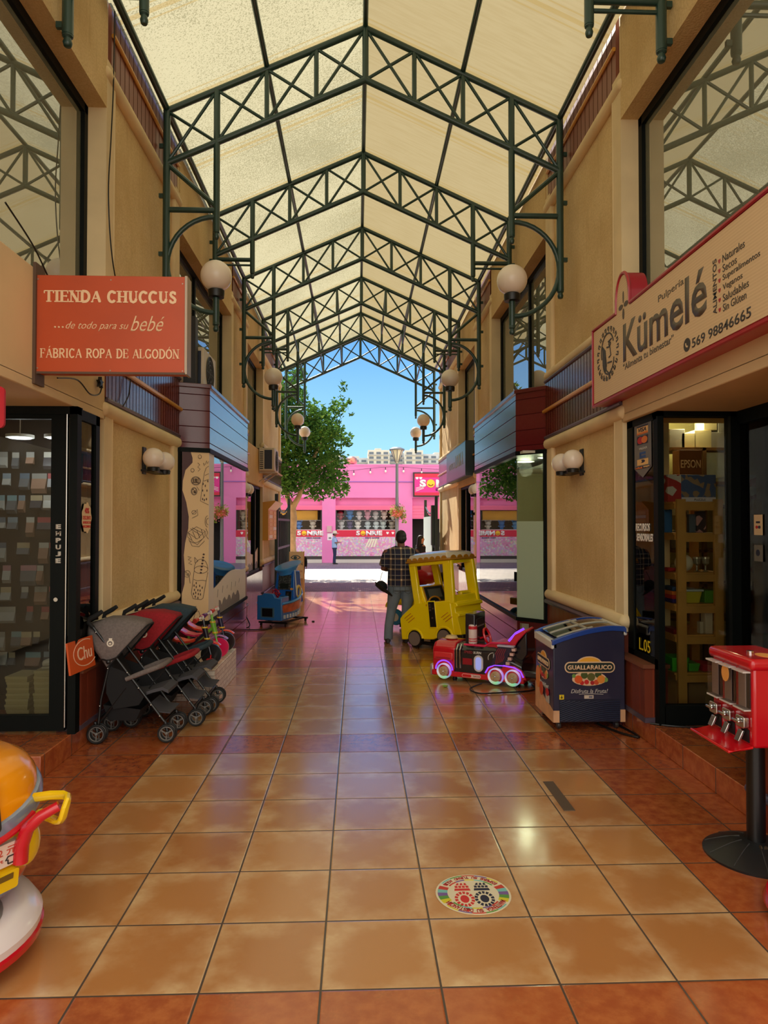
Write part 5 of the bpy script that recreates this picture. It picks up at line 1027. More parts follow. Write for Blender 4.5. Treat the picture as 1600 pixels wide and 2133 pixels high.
cable([(-2.13, 6.35, 2.83), (-2.13, 6.5, 2.96), (-2.13, 6.55, 3.12)], .006, 'short black wire over the reddish slats below the orange sign')
so = thing('star_ornament', (-2.155, 5.84, 2.94), 0, 'small black star ornament on the plaster band below the orange sign', 'ornament')
m = MB(); m.T = LFT(0); m.prism([((.05 if k % 2 == 0 else .02) * math.sin(PI * k / 5), (.05 if k % 2 == 0 else .02) * math.cos(PI * k / 5)) for k in range(10)], -.01, .02, 'xy'); m.make('star', BLACK, so)
# ================================================================ coin rides and machines on the floor
PL = lambda n, c, r=.22, **k: M(n, S(*c), r, coat=.5, **k)
def Ty(deg, z=0., x=0.): return Matrix.Translation((x, 0, z)) @ Matrix.Rotation(math.radians(deg), 4, 'Y')
def Mk(T=None):
    m = MB(); m.T = T; return m
# ---------------------------------------------------------------- yellow bus ride (nose = +x, visible side = +y)
bus = thing('bus_ride', (1.21, 9.9, 0), math.radians(136), 'yellow toy bus ride with a cream scalloped roof beside the man', 'kiddie ride'); bus.scale = (1.05, 1.24, 1.)
YB = PL('bus_yellow', (252, 224, 10)); OCH = PL('ochre_trim', (186, 128, 30)); CRM = PL('cream_roof', (214, 204, 180)); TAU = M('taupe_wheel', S(122, 108, 100), .5)
TT = Ty(6.5, .05)
side_poly = [(.45, .10), (.45, .40), (.40, .45), (.16, .60), (.16, .64), (-.44, .66), (-.45, .10)]
arch = lambda cx, cz, r, n=10: [(cx + r * math.cos(PI * k / n), cz + r * math.sin(PI * k / n)) for k in range(n + 1)]
low = [(.45, .10), (.45, .40), (.40, .45), (.16, .61), (-.05, .625), (-.05, .30), (-.20, .30), (-.20, .63), (-.44, .64), (-.46, .10)] + [(-.33, .10)] + arch(-.215, .12, .115)[::-1][0:0]
def body_side(y0, y1):
    m = Mk(TT); pts = [(.45, .10), (.45, .40), (.40, .45), (.16, .61), (-.44, .63), (-.46, .10), (-.42, .10)] + arch(-.29, .12, .13)[::-1] + [(-.1, .10), (.06, .10)] + arch(.21, .12, .13)[::-1] + [(.36, .10)]
    m.prism(pts, y0, y1, 'xz'); return m
m = body_side(.22, .26); m2 = body_side(-.26, -.22); m.v += m2.v; o_ = len(m.v) - len(m2.v); m.f += [[i + o_ for i in f] for f in m2.f]; m.mi += m2.mi
T0 = TT
m.T = TT
m.box(.41, .45, -.25, .25, .10, .42); m.box(-.46, -.42, -.25, .25, .3, .66)
m.prism([(.45, .40), (.40, .45), (.14, .62), (.10, .60), (.40, .40)], -.25, .25, 'xz'); m.box(-.42, .42, -.24, .24, .12, .16); m.box(-.42, -.05, -.22, .22, .16, .30)
m.make('body', YB, bus, bevel=.012)
for sy in (1, -1):
    for (xb, xt, w, nm) in ((.12, .185, .055, 'pillar'), (-.42, -.415, .075, 'pillar')):
        mm = Mk(TT); a = sy * .235; b = sy * .205; r = lambda x, y, z, w=w: [(x - w, y - .025, z), (x + w, y - .025, z), (x + w, y + .025, z), (x - w, y + .025, z)]
        mm.loft([r(xb, a, .58), r(xb * .5 + xt * .5, (a + b) / 2, .86), r(xt, b, 1.18)]); mm.make('pillar', YB, bus, bevel=.012)
m = Mk(TT); m.box(-.46, .22, -.235, .235, 1.13, 1.18); m.make('roof_frame', YB, bus, bevel=.01)
m = Mk(TT); m.box(-.50, .26, -.265, .265, 1.18, 1.205); m.make('roof_trim', OCH, bus, bevel=.01)
m = Mk(TT)
rr = lambda e, z: [(x * e - .12, y * e, z) for x, y in [(.37, .20), (.33, .255), (-.33, .255), (-.37, .20), (-.37, -.20), (-.33, -.255), (.33, -.255), (.37, -.2)]]
m.loft([rr(1.0, 1.205), rr(1.0, 1.235), rr(.93, 1.285), rr(.7, 1.31), rr(.3, 1.325)]); m.make('roof', CRM, bus, bevel=.008)
for k in range(7):
    m = Mk(TT); cx = -.46 + .055 + k * .099; m.prism([(cx + .045 * math.cos(PI * j / 8), 1.206 + .042 * math.sin(PI * j / 8)) for j in range(9)], .254, .262, 'xz'); m.make('roof_scallop', OCH, bus)
for k in range(4):
    m = Mk(TT); cy = -.18 + k * .12; m.prism([(cy + .05 * math.cos(PI * j / 8), 1.206 + .042 * math.sin(PI * j / 8)) for j in range(9)], -.497, -.489, 'yz'); m.make('roof_scallop', OCH, bus)
m = Mk(TT)                                                # stepped rear bumper
prof = [(-.44, .70), (-.47, .69), (-.475, .60), (-.53, .585), (-.54, .545), (-.50, .53), (-.50, .46), (-.55, .445), (-.555, .41), (-.52, .40), (-.56, .16), (-.44, .16)]
m.prism(prof, -.25, .25, 'xz'); m.make('rear_bumper', YB, bus, bevel=.008)
m = Mk(TT); m.box(-.58, -.44, -.25, .25, .09, .16); m.make('rear_foot', BLACK, bus, bevel=.01)
for (cx, cz) in ((.21, .115), (-.29, .135)):
    for sy in (1, -1):
        m = Mk(TT); m.lathe([(.112, -.03), (.118, -.02), (.118, .02), (.112, .03)], (cx, sy * .24, cz), 24, 'Y'); w = m.make('wheel', BLACK, bus)
        m = Mk(TT); m.lathe([(.098, 0), (.098, .012), (.001, .012)], (cx, sy * .262 - (0 if sy > 0 else .012), cz), 24, 'Y'); m.make('hub_disc', TAU, w)
        m = Mk(TT); m.tube([(cx + .135 * math.cos(PI * j / 12), sy * .25, cz + .135 * math.sin(PI * j / 12)) for j in range(13)], .022, 8); m.make('wheel_arch', YB, bus)
m = Mk(TT); m.box(-.19, -.06, .255, .27, .26, .635); m.make('door_panel', YB, bus, bevel=.006)
m = Mk(TT); m.box(-.185, -.085, .268, .276, .275, .62); cp = m.make('coin_panel', BLACK, bus)
m = Mk(TT)
for k in range(3): m.box(-.125, -.095, .276, .281, .50 + k * .035, .525 + k * .035)
m.box(-.172, -.150, .276, .281, .52, .54); m.box(-.15, -.125, .276, .281, .39, .41); m.make('coin_slot', M('brushed_metal', S(190, 186, 180), .25, 1.), cp)
TS = TT @ frame((0, .262, 0), (-1, 0, 0), (0, 0, 1))
for x0 in (-.36, .27):
    strokes('red_stripe', TS, [[(x0 + k * .03, .40 - k * .03), (x0 + .12 + k * .03, .47 - k * .03)] for k in range(3)], .008, M('orange_red_decal', S(200, 100, 20), .4), bus)
text('decal', 'OK', TS, .03, .055, .565, .59, M('orange_red_decal', S(200, 100, 20), .4), bus)
m = Mk(TT); m.prism([(.10, .58), (.20, .58), (.17, .86), (.08, .84), (.02, .60)], -.2, .2, 'xz'); m.make('dashboard', YB, bus, bevel=.01)
TSc = TT @ frame((.012, 0, .595), (0, -1, 0), (.062, 0, .24)); plate('screen', TSc, -.17, .17, .02, .235, M('dark_screen', S(40, 46, 44), .15), bus, .004, .012); plate('screen_frame', TSc, -.185, .185, .005, .25, OCH, bus, -.002, .005); plate('screen_glow', TSc, -.12, .12, .07, .2, M('dim_screen', S(92, 96, 90), .2), bus, .012, .014)
m = Mk(TT); m.tube([(-.02 + .02 * math.cos(2 * PI * k / 16), .09 * math.cos(2 * PI * k / 16) + .08, .60 + .085 * math.sin(2 * PI * k / 16)) for k in range(16)], .012, 8, closed=True); m.make('steering_wheel', OCH, bus)
m = Mk(TT); m.box(-.41, -.34, -.2, .0, .30, .74); m.make('seat_back', YB, bus, bevel=.02); m = Mk(TT); m.box(-.425, -.41, -.17, -.02, .5, .70); m.make('speaker', BLACK, bus)
m = MB(); m.box(-.3, .3, -.18, -.13, .05, .09); m.box(-.3, .3, .13, .18, .05, .09); m.box(-.06, .06, -.15, .15, .08, .2)
for x in (-.28, .28):
    for y in (-.155, .155): m.cyl((x, y, 0), (x, y, .06), .025, 10)
m.make('base_frame', BLACK, bus)
# ---------------------------------------------------------------- second ride half hidden behind the man and the bus
r2 = thing('stagecoach_ride', (1.05, 11.75, 0), math.radians(150), 'red and yellow ride half hidden behind the man and the yellow bus', 'kiddie ride')
RDP = PL('ride_red', (196, 30, 40)); ORP = PL('ride_orange_red', (206, 70, 30))
m = MB(); m.box(-.4, .45, -.24, .24, .40, .52); m.make('deck', YB, r2, bevel=.02); m = MB()
for k in range(9): m.cyl((.42 - k * .055, .22, .5), (.42 - k * .055, .22, .88), .03, 8)
m.box(-.05, .44, -.2, .21, .5, .87); m.make('ribbed_cabin', ORP, r2)
m = MB(); m.ball((-.1, 0, .92), (.3, .2, .17), 20, 12); m.make('red_hood', RDP, r2); plate('screen', frame((-.40, 0, .8), (0, -1, 0), (0, 0, 1)), -.12, .12, 0, .16, M('dark_screen', S(40, 46, 44), .15), r2)
for cx in (.32, -.25):
    for sy in (1, -1):
        w = MB().lathe([(.13, -.03), (.14, 0), (.13, .03)], (cx, sy * .25, .2), 20, 'Y').make('wheel', M('ride_blue_wheel', S(40, 130, 180), .3), r2); MB().lathe([(.07, -.035), (.07, .035)], (cx, sy * .25, .2), 16, 'Y').make('hub', M('pale_hub', S(200, 200, 190), .4), w)
m = MB(); m.tube([(.15 + .17 * math.cos(PI * j / 10) + .17, .25, .36 + .13 * math.sin(PI * j / 10)) for j in range(11)], .03, 8); m.make('fender', YB, r2); m = MB(); m.box(-.3, .3, -.15, .15, .02, .1); m.box(-.1, .1, -.1, .1, .1, .42); m.make('base_frame', BLACK, r2)
# ---------------------------------------------------------------- red and black locomotive ride (nose = +x, visible side = +y)
lo_ = thing('locomotive_ride', (1.42, 7.80, 0), math.radians(150), 'red and black locomotive ride with glowing wheels beside the freezer', 'kiddie ride')
NVB = PL('glossy_black_navy', (22, 20, 30)); RED = PL('loco_red', (206, 22, 38)); SILV = M('silver_plastic', S(190, 184, 180), .3, .4); PURP = M('violet_led', S(120, 60, 255), .3, emit=(.25, .06, 1.), es=.8)
t = NT('rainbow_led'); x, y, z = t.pos(True); ang = t.n('Math', operation='ARCTAN2'); gz = t.n('TexCoord'); sp = t.n('SeparateXYZ'); t.l(gz.outputs['Generated'], sp.inputs[0])
a_ = X(t.nt, sp.outputs[2]) - .5; b_ = X(t.nt, sp.outputs[0]) - .5; t.l(a_, ang.inputs[0]); t.l(b_, ang.inputs[1]); rp = t.n('ValToRGB'); t.l(X(t.nt, ang.outputs[0]) / 6.2832 + .5, rp.inputs[0])
cr = rp.color_ramp; cr.elements[0].color = (.30, .06, 1, 1); cr.elements[1].color = (.30, .06, 1, 1)
for p_, c_ in ((.25, (.2, .8, .3, 1)), (.45, (.8, .75, .7, 1)), (.6, (.2, .35, 1, 1)), (.8, (.75, .6, .8, 1))): e = cr.elements.new(p_); e.color = c_
t.l(rp.outputs[0], t.b.inputs['Emission Color']); t.b.inputs['Emission Strength'].default_value = .38; t.col((.4, .35, .4)); RAIN = t.m
m = MB(); rd = lambda x, w, z0, z1: [(x, -w, z0), (x, -w, z1 - .07), (x, -w * .75, z1 - .015), (x, 0, z1), (x, w * .75, z1 - .015), (x, w, z1 - .07), (x, w, z0)]
m.loft([rd(.25, .22, .10, .44), rd(.50, .22, .10, .44), rd(.53, .20, .12, .42)]); m.make('nose', RED, lo_, bevel=.012)
m = MB(); m.lathe([(.06, .44), (.075, .45), (.06, .475), (.001, .482)], (.38, 0, 0), 20); m.make('nose_lamp', M('cream_lamp', S(226, 200, 150), .3), lo_)
m = MB(); m.box(.27, .50, .215, .245, .235, .32); m.make('side_vent', PL('loco_red_light', (220, 50, 56)), lo_, bevel=.01)
strokes('vent_line', frame((0, .246, 0), (-1, 0, 0), (0, 0, 1)), [[(-.48, .25 + k * .012), (-.30, .25 + k * .012)] for k in range(2)], .004, M('dark_red_line', S(110, 10, 20), .4), lo_)
m = MB(); m.box(.515, .57, -.2, .2, .04, .17); m.make('front_bumper', SILV, lo_, bevel=.02)
m = MB(); m.loft([rd(-.52, .225, .09, .30), rd(-.20, .225, .09, .43), rd(.0, .225, .09, .425), rd(.26, .225, .09, .42)]); m.make('body', NVB, lo_, bevel=.01)
m = MB(); m.box(-.54, .53, -.235, .235, .055, .115); m.make('skirt', RED, lo_, bevel=.012)
TSd = frame((0, .237, 0), (-1, 0, 0), (0, 0, 1)); plate('number_plate', TSd, -.16, .06, .066, .105, M('pill_cream', S(226, 190, 180), .4), lo_, 0, .004, .019); plate('number_plate_red', TSd, -.155, -.05, .07, .101, RED, lo_, .004, .006, .015); text('plate_lettering', 'TRAIN STAR', TSd, -.03, .05, .078, .093, M('dark_red_line', S(110, 10, 20), .4), lo_, 0, th=.006)
TSb = frame((0, .2265, 0), (-1, 0, 0), (0, 0, 1))
text('decal_lettering', 'SPEED', TSb, -.14, -.04, .33, .358, M('dark_red_decal', S(150, 30, 40), .4), lo_, .03); text('decal_lettering', 'BURN', TSb, -.03, .06, .33, .358, M('silver_decal', S(214, 206, 196), .35), lo_, .03)
plate('red_plate', TSb, -.155, -.045, .205, .275, M('dark_red_panel', S(150, 20, 36), .3), lo_, 0, .006)
plate('porthole_frame', TSb, -.02, .085, .14, .32, M('pale_ring', S(214, 206, 206), .35), lo_, 0, .014, .05); plate('porthole', TSb, .0, .065, .16, .30, M('porthole_glow', S(140, 150, 210), .3, emit=(.35, .4, .9), es=.35), lo_, .014, .018, .03)
for x in (.225, .185): m = MB(); m.tube([(x, .228, .16), (x, .232, .36), (x, .18, .415)], .009, 6); m.make('chrome_strap', M('chrome', S(210, 210, 214), .12, 1.), lo_)
for k, (bx_, bz_) in enumerate(((.205, .36), (.185, .315), (.165, .27))): m = MB(); m.T = TSb; m.ball((bx_ + .06, bz_, .01), (.024, .018, .014), 12, 8); m.make('amber_bulb', M('amber_bulb', S(240, 190, 70), .25), lo_)
strokes('gauge_arc', TSb, [arc(.20, .30, .06, .06, 90, 200, 10)], .006, M('silver_decal', S(214, 206, 196), .35), lo_); strokes('gauge_needle', TSb, [[(.20, .30), (.205, .35)]], .008, M('silver_decal', S(214, 206, 196), .35), lo_)
m = MB(); m.box(.03, .15, -.17, .17, .40, .76); cs = m.make('console', NVB, lo_, bevel=.014); Tc = frame((.0285, 0, 0), (0, -1, 0), (0, 0, 1)); plate('console_screen', Tc, -.13, .13, .50, .70, M('dark_screen', S(40, 46, 44), .15), cs, 0, .004); plate('screen_bar', Tc, -.10, .10, .61, .625, M('grey_bar', S(110, 106, 96), .4), cs, .004, .008)
m = MB(); m.tube([(-.05 + .03 * math.sin(2 * PI * k / 18), .085 * math.cos(2 * PI * k / 18), .50 + .085 * math.sin(2 * PI * k / 18)) for k in range(18)], .014, 8, closed=True); m.tube([(-.05, -.08, .5), (-.05, .08, .5)], .009, 6); m.tube([(-.05, 0, .5), (.06, 0, .46)], .012, 6); m.make('steering_wheel', RED, lo_)
m = MB(); m.prism([(.16, .42), (-.10, .42), (-.18, .46), (-.36, .47), (-.42, .56), (-.52, .62), (-.55, .60), (-.46, .50), (-.40, .40), (.16, .40)], -.17, .17, 'xz'); m.make('seat', PL('seat_red', (216, 30, 60)), lo_, bevel=.02)
m = MB(); m.tube([(.14, .225, .425), (-.10, .225, .425), (-.17, .225, .465), (-.36, .215, .475)], .012, 8); m.make('seat_rim', PL('rim_pink', (220, 40, 90)), lo_)
m = MB(); m.tube([(-.34, .12, .485), (-.42, .12, .575), (-.51, .12, .63)], .014, 6); m.make('seat_light', PURP, lo_)
m = MB(); m.prism([(-.40, .40), (-.55, .60), (-.56, .36), (-.5, .28), (-.40, .28)], -.16, .16, 'xz'); m.make('seat_shell', NVB, lo_, bevel=.012)
FIN = PL('fin_navy', (30, 26, 60))
for sy in (1, -1):
    m = MB(); m.prism([(-.17, .22), (-.26, .44), (-.43, .45), (-.37, .33), (-.30, .20)], sy * .235 - .02, sy * .235 + .02, 'xz'); f_ = m.make('fin', FIN, lo_, bevel=.006)
    m = MB(); m.box(-.44, -.255, sy * .235 - .03, sy * .235 + .03, .44, .456); m.make('fin_cap', M('fin_cap_pale', S(190, 190, 210), .3), f_)
    for k in range(4): MB().box(-.455 + k * .022, -.415 + k * .022, sy * .235 - .025, sy * .235 + .025, .40 - k * .05, .43 - k * .05).make('jet_block', M('jet_cream', S(220, 180, 170), .4), f_)
    if sy > 0: strokes('flame_decal', frame((0, .256, 0), (-1, 0, 0), (0, 0, 1)), [[(.235 + k * .018, .24 + k * .01), (.25 + k * .02, .33), (.235 + k * .022, .36), (.27 + k * .02, .42)] for k in range(5)], .007, M('dark_red_decal', S(150, 30, 40), .4), f_)
m = MB(); m.box(-.70, -.50, -.22, .22, .12, .20); m.make('rear_platform', NVB, lo_, bevel=.02)
for y in (-.15, .16): m = MB(); m.ball((-.705, y, .16), (.012, .03, .018), 10, 8); m.make('tail_light', M('tail_red', S(230, 20, 30), .3, emit=(1, .02, .03), es=1.2), lo_)
for (cx, r) in ((.37, .086), (-.235, .088), (-.425, .088)):
    for sy in (1, -1):
        w = MB().lathe([(r, -.025), (r, .02), (r * .85, .028), (r * .85, -.025)], (cx, sy * .245, .115), 28, 'Y').make('wheel', RAIN, lo_)
        MB().lathe([(r * .62, -.02), (r * .62, .03), (r * .5, .034), (.001, .034)] if sy > 0 else [(r * .62, .02), (r * .62, -.03), (.001, -.034)], (cx, sy * .245, .115), 20, 'Y').make('hub', M('hub_beige', S(190, 160, 120), .4), w)
        mm = MB()
        for k in range(6): a = 2 * PI * k / 6; mm.ball((cx + r * .36 * math.cos(a), sy * .28, .115 + r * .36 * math.sin(a)), .006, 6, 5)
        mm.ball((cx, sy * .28, .115), .012, 8, 6); mm.make('bolt', M('chrome', S(210, 210, 214), .12, 1.), w)
for sy in (1,):
    m = MB(); m.tube([(.37 + .102 * math.cos(PI * k / 12), .25, .13 + .102 * math.sin(PI * k / 12)) for k in range(13)], .008, 6); m.make('arch_light', PURP, lo_)
    m = MB(); m.tube([(-.115, .25, .14), (-.15, .25, .20), (-.22, .25, .232), (-.33, .25, .236), (-.44, .25, .225), (-.51, .25, .19), (-.54, .25, .13)], .008, 6); m.make('arch_light', PURP, lo_)
    m = MB(); m.prism([(-.10, .10), (-.14, .20), (-.22, .245), (-.44, .24), (-.52, .20), (-.57, .10)], .215, .238, 'xz'); m.make('wheel_arch', RED, lo_, bevel=.004); m = MB(); m.prism([(.37 + .115 * math.cos(PI * k / 12), .10 + .125 * math.sin(PI * k / 12)) for k in range(13)], .215, .238, 'xz'); m.make('wheel_arch', RED, lo_, bevel=.004)
m = MB()
for x in (.28, -.45):
    for y in (-.15, .15): m.cyl((x, y, 0), (x, y, .06), .022, 10); m.ball((x, y, .02), (.03, .03, .02), 10, 6)
m.box(-.5, .35, -.17, .17, .045, .06); m.make('base_feet', BLACK, lo_)
bo = thing('spray_bottle', (1.29, 7.72, .4235), .4, 'white bottle with a red label standing on the locomotive ride', 'bottle')
MB().lathe([(.045, 0), (.05, .01), (.05, .20), (.045, .215), (.026, .225), (.026, .235)], (0, 0, 0), 24).make('bottle', M('bottle_white', S(226, 206, 200), .35), bo); MB().lathe([(.028, .235), (.027, .285), (.02, .288), (.001, .288)], (0, 0, 0), 20).make('cap', M('bottle_white', S(226, 206, 200), .35), bo)
MB().lathe([(.0508, .165), (.0508, .20)], (0, 0, 0), 24).make('red_label', M('label_red', S(200, 40, 50), .4), bo)
for z in (.03, .055): MB().lathe([(.0507, z), (.0507, z + .01)], (0, 0, 0), 24).make('red_stripe', M('label_red', S(200, 40, 50), .4), bo)
# ---------------------------------------------------------------- blue boat ride (bow = +y)
bt_ = thing('boat_ride', (-1.31, 12.42, 0), math.radians(-22), 'blue toy boat ride with a canopy by the far shop window', 'kiddie ride')
BLU = PL('boat_blue', (44, 112, 184)); BLL = PL('boat_light_blue', (70, 160, 236)); HUL = M('hull_orange_print', S(196, 96, 60), .35, var=.3, vs=7)
def hr(y, w, z0, z1, k=.8): return [(-w * k, y, z0), (w * k, y, z0), (w, y, z1), (-w, y, z1)]
m = MB(); m.loft([hr(-.50, .235, .12, .40, .97), hr(-.2, .26, .12, .41, .9), hr(.1, .25, .13, .44, .85), hr(.35, .18, .17, .50, .8), hr(.50, .07, .24, .58, .6), hr(.55, .01, .30, .62, .5)]); m.make('hull', BLU, bt_, bevel=.012)
for s in (1, -1):
    m = MB(); pts = [(-.49, .238, .25, .38), (-.2, .264, .25, .39), (.1, .254, .27, .42), (.35, .186, .31, .48), (.5, .08, .36, .56)]
    m.loft([[(s * (w * .985), y, a), (s * (w + .006), y, b), (s * (w - .01), y, b), (s * (w - .03), y, a)] for y, w, a, b in pts]); m.make('hull_print', HUL, bt_)
    m = MB()
    for k in range(9):
        y = -.45 + k * .105; w = .245 if y < .1 else .25 - (y - .1) * .5; m.box(s * w - .012, s * w + .012, y, y + .035, .15 + max(0, k - 4) * .012, .21 + max(0, k - 4) * .014)
    m.make('wave_teeth', M('wave_white', S(210, 214, 216), .4), bt_)
    m = MB(); m.tube([(s * .24, -.5, .41), (s * .265, -.2, .415), (s * .255, .1, .45), (s * .185, .35, .51), (s * .075, .5, .59), (0, .56, .63)], .02, 8); m.make('gunwale', BLL, bt_)
m = MB(); m.prism([(-.24, .12), (.24, .12), (.235, .50), (.11, .51), (.07, .575), (-.10, .585), (-.15, .55), (-.235, .54)], -.53, -.46, 'xz'); m.make('stern_panel', BLU, bt_, bevel=.012)
m = MB(); m.prism([(.12, .42), (.235, .42), (.235, .52), (.16, .53)], -.5, -.25, 'xz'); m.make('side_armrest', BLU, bt_, bevel=.015)
Tb = frame((0, -.532, 0), (1, 0, 0), (0, 0, 1)); plate('panel_frame', Tb, -.16, .10, .17, .34, PL('boat_grey_blue', (70, 110, 132)), bt_, 0, .008, .01); plate('speaker_panel', Tb, -.13, .07, .185, .325, BLACK, bt_, .008, .014)
m = MB(); sq = lambda y0, y1, w, z: [(-w, y0, z), (w, y0, z), (w, y1, z), (-w, y1, z)]
m.loft([sq(-.02, .34, .22, .36), sq(.03, .30, .19, .70), sq(.05, .28, .175, .93)]); m.make('cabin', PL('boat_mid_blue', (34, 104, 196)), bt_, bevel=.015)
m = MB(); m.loft([[(w * math.cos(2 * PI * k / 20), .15 + l * math.sin(2 * PI * k / 20), z + w / .24 * (.035 * math.cos(2 * PI * k / 20) + .075 * math.sin(2 * PI * k / 20))) for k in range(20)] for w, l, z in ((.17, .15, .90), (.19, .17, .96), (.235, .23, 1.01), (.24, .235, 1.03), (.20, .20, 1.035), (.08, .08, 1.03))]); m.make('canopy_roof', BLL, bt_)
Tq = frame((0, -.004, .5), (1, 0, 0), (0, .147, 1)); plate('screen', Tq, -.125, .125, .10, .36, printed('screen_print', (46, 50, 54), (90, 96, 90), 60), bt_, -.005, .008); plate('screen_glass', Tq, -.085, .085, .12, .21, M('dark_screen', S(40, 46, 44), .15), bt_, .008, .011); plate('coin_panel', Tq, .04, .15, -.13, .075, BLACK, bt_, -.01, .02); disc('price_sticker', Tq, .15, .115, .03, .02, M('orange_sticker', S(230, 160, 80), .5), bt_, .008, .012)
plate('coin_slot', Tq, .06, .10, -.03, .05, M('brushed_metal', S(190, 186, 180), .25, 1.), bt_, .02, .024)
m = MB(); m.tube([(-.13 + .07 * math.cos(2 * PI * k / 16), -.06, .53 + .07 * math.sin(2 * PI * k / 16)) for k in range(16)], .012, 8, closed=True)
for k in range(8): a = PI * k / 4; m.tube([(-.13, -.06, .53), (-.13 + .10 * math.cos(a), -.06, .53 + .10 * math.sin(a))], .009, 6)
m.tube([(-.13, -.06, .53), (-.12, .05, .52)], .014, 6); m.make('ship_wheel', PL('wheel_crimson', (176, 20, 40)), bt_)
m = MB(); m.tube([(.205, .16 + .075 * math.cos(2 * PI * k / 18), .56 + .10 * math.sin(2 * PI * k / 18)) for k in range(18)], .024, 8, closed=True); m.make('life_ring', PL('ring_yellow', (226, 190, 90)), bt_)
m = MB(); m.tube([(.19, .05, .95), (.235, .04, .5)], .012, 6); m.make('window_post', M('wave_white', S(210, 214, 216), .4), bt_)
m = MB(); m.box(-.28, .28, -.40, -.36, .05, .08); m.box(-.28, .28, .36, .40, .05, .08); m.box(-.2, -.16, -.4, .4, .05, .08); m.box(.16, .2, -.4, .4, .05, .08); m.box(-.1, .1, -.1, .1, .08, .14); m.make('base_frame', BLACK, bt_)
for x in (-.24, .24):
    for y in (-.38, .38): MB().lathe([(.028, -.012), (.028, .012)], (x, y, .028), 16, 'X').make('caster', BLACK, bt_)
cable([(-2.0, 12.3, .55), (-1.98, 12.2, .25), (-1.85, 12.0, .02), (-2.0, 11.7, .012), (-1.7, 11.6, .012), (-1.45, 11.75, .012), (-1.5, 12.0, .03)], .010, 'black power cable coiling from the wall to the blue boat')
cable([(1.9, 7.5, .012), (1.85, 7.25, .012), (1.45, 7.15, .012), (1.25, 7.15, .012), (1.2, 7.35, .012), (1.35, 7.5, .03)], .008, 'thin black power cable on the tiles beside the glowing wheels')
# ---------------------------------------------------------------- ice-cream freezer
fz = thing('chest_freezer', (1.67, 5.86, 0), 0, 'navy ice cream chest freezer lettered GUALLARAUCO', 'freezer')
NAV = M('freezer_navy', S(36, 36, 60), .35, coat=.3); RIM = PL('freezer_blue_rim', (36, 70, 150)); WRM = M('freezer_white_rail', S(214, 214, 206), .35); WPR = M('wood_print', S(214, 166, 124), .5, var=.1, vs=9)
FW, FD = .62, .58
az = lambda u: .74 + .125 * math.sin(min(1., u * 1.05) * PI * .5) ** .9 - .012 * max(0, u - .8) * 5
top = [(FW * k / 12, az(k / 12)) for k in range(13)]
m = MB(); m.prism([(0, .07), (FW, .07)] + top[::-1], 0, FD, 'xz'); m.make('cabinet', NAV, fz, bevel=.008)
for y0, y1 in ((-.012, .03), (FD - .03, FD + .012)):
    m = MB(); m.loft([[(a, y0, b - .015), (a, y1, b - .015), (a, y1, b + .03), (a, y0, b + .03)] for a, b in [(-.012, top[0][1])] + top + [(FW + .012, top[-1][1] - .02)]]); m.make('end_rim', RIM, fz, bevel=.006)
for a, z in ((.005, top[0][1]), (FW - .01, top[-1][1])): m = MB(); m.box(a - .02, a + .035, .0, FD, z - .05, z + .022); m.make('side_rail', WRM, fz, bevel=.012)
m = MB(); m.loft([[(a, .04, b + .018), (a, FD - .04, b + .018), (a, FD - .04, b + .022), (a, .04, b + .022)] for a, b in top[1:-1]]); m.make('glass_lid', glass('freezer_glass', (.7, .74, .74), .25), fz)
m = MB()
for y0 in (.05, .27, .5): m.loft([[(a, y0, b + .02), (a, y0 + .03, b + .02), (a, y0 + .03, b + .03), (a, y0, b + .03)] for a, b in (top[1:8] if y0 != .27 else top[1:-1])])
m.box(.30, .315, .05, FD - .05, az(.5) + .02, az(.5) + .034); m.make('lid_frame', M('lid_frame_grey', S(190, 186, 168), .4), fz)
Tf = frame((0, -.0015, 0), (1, 0, 0), (0, 0, 1)); PXF = lambda p: (p - 430) / (1362 - 430) * FW; PZF = lambda p: .07 + (1612 - p) / (1612 - 440) * .70
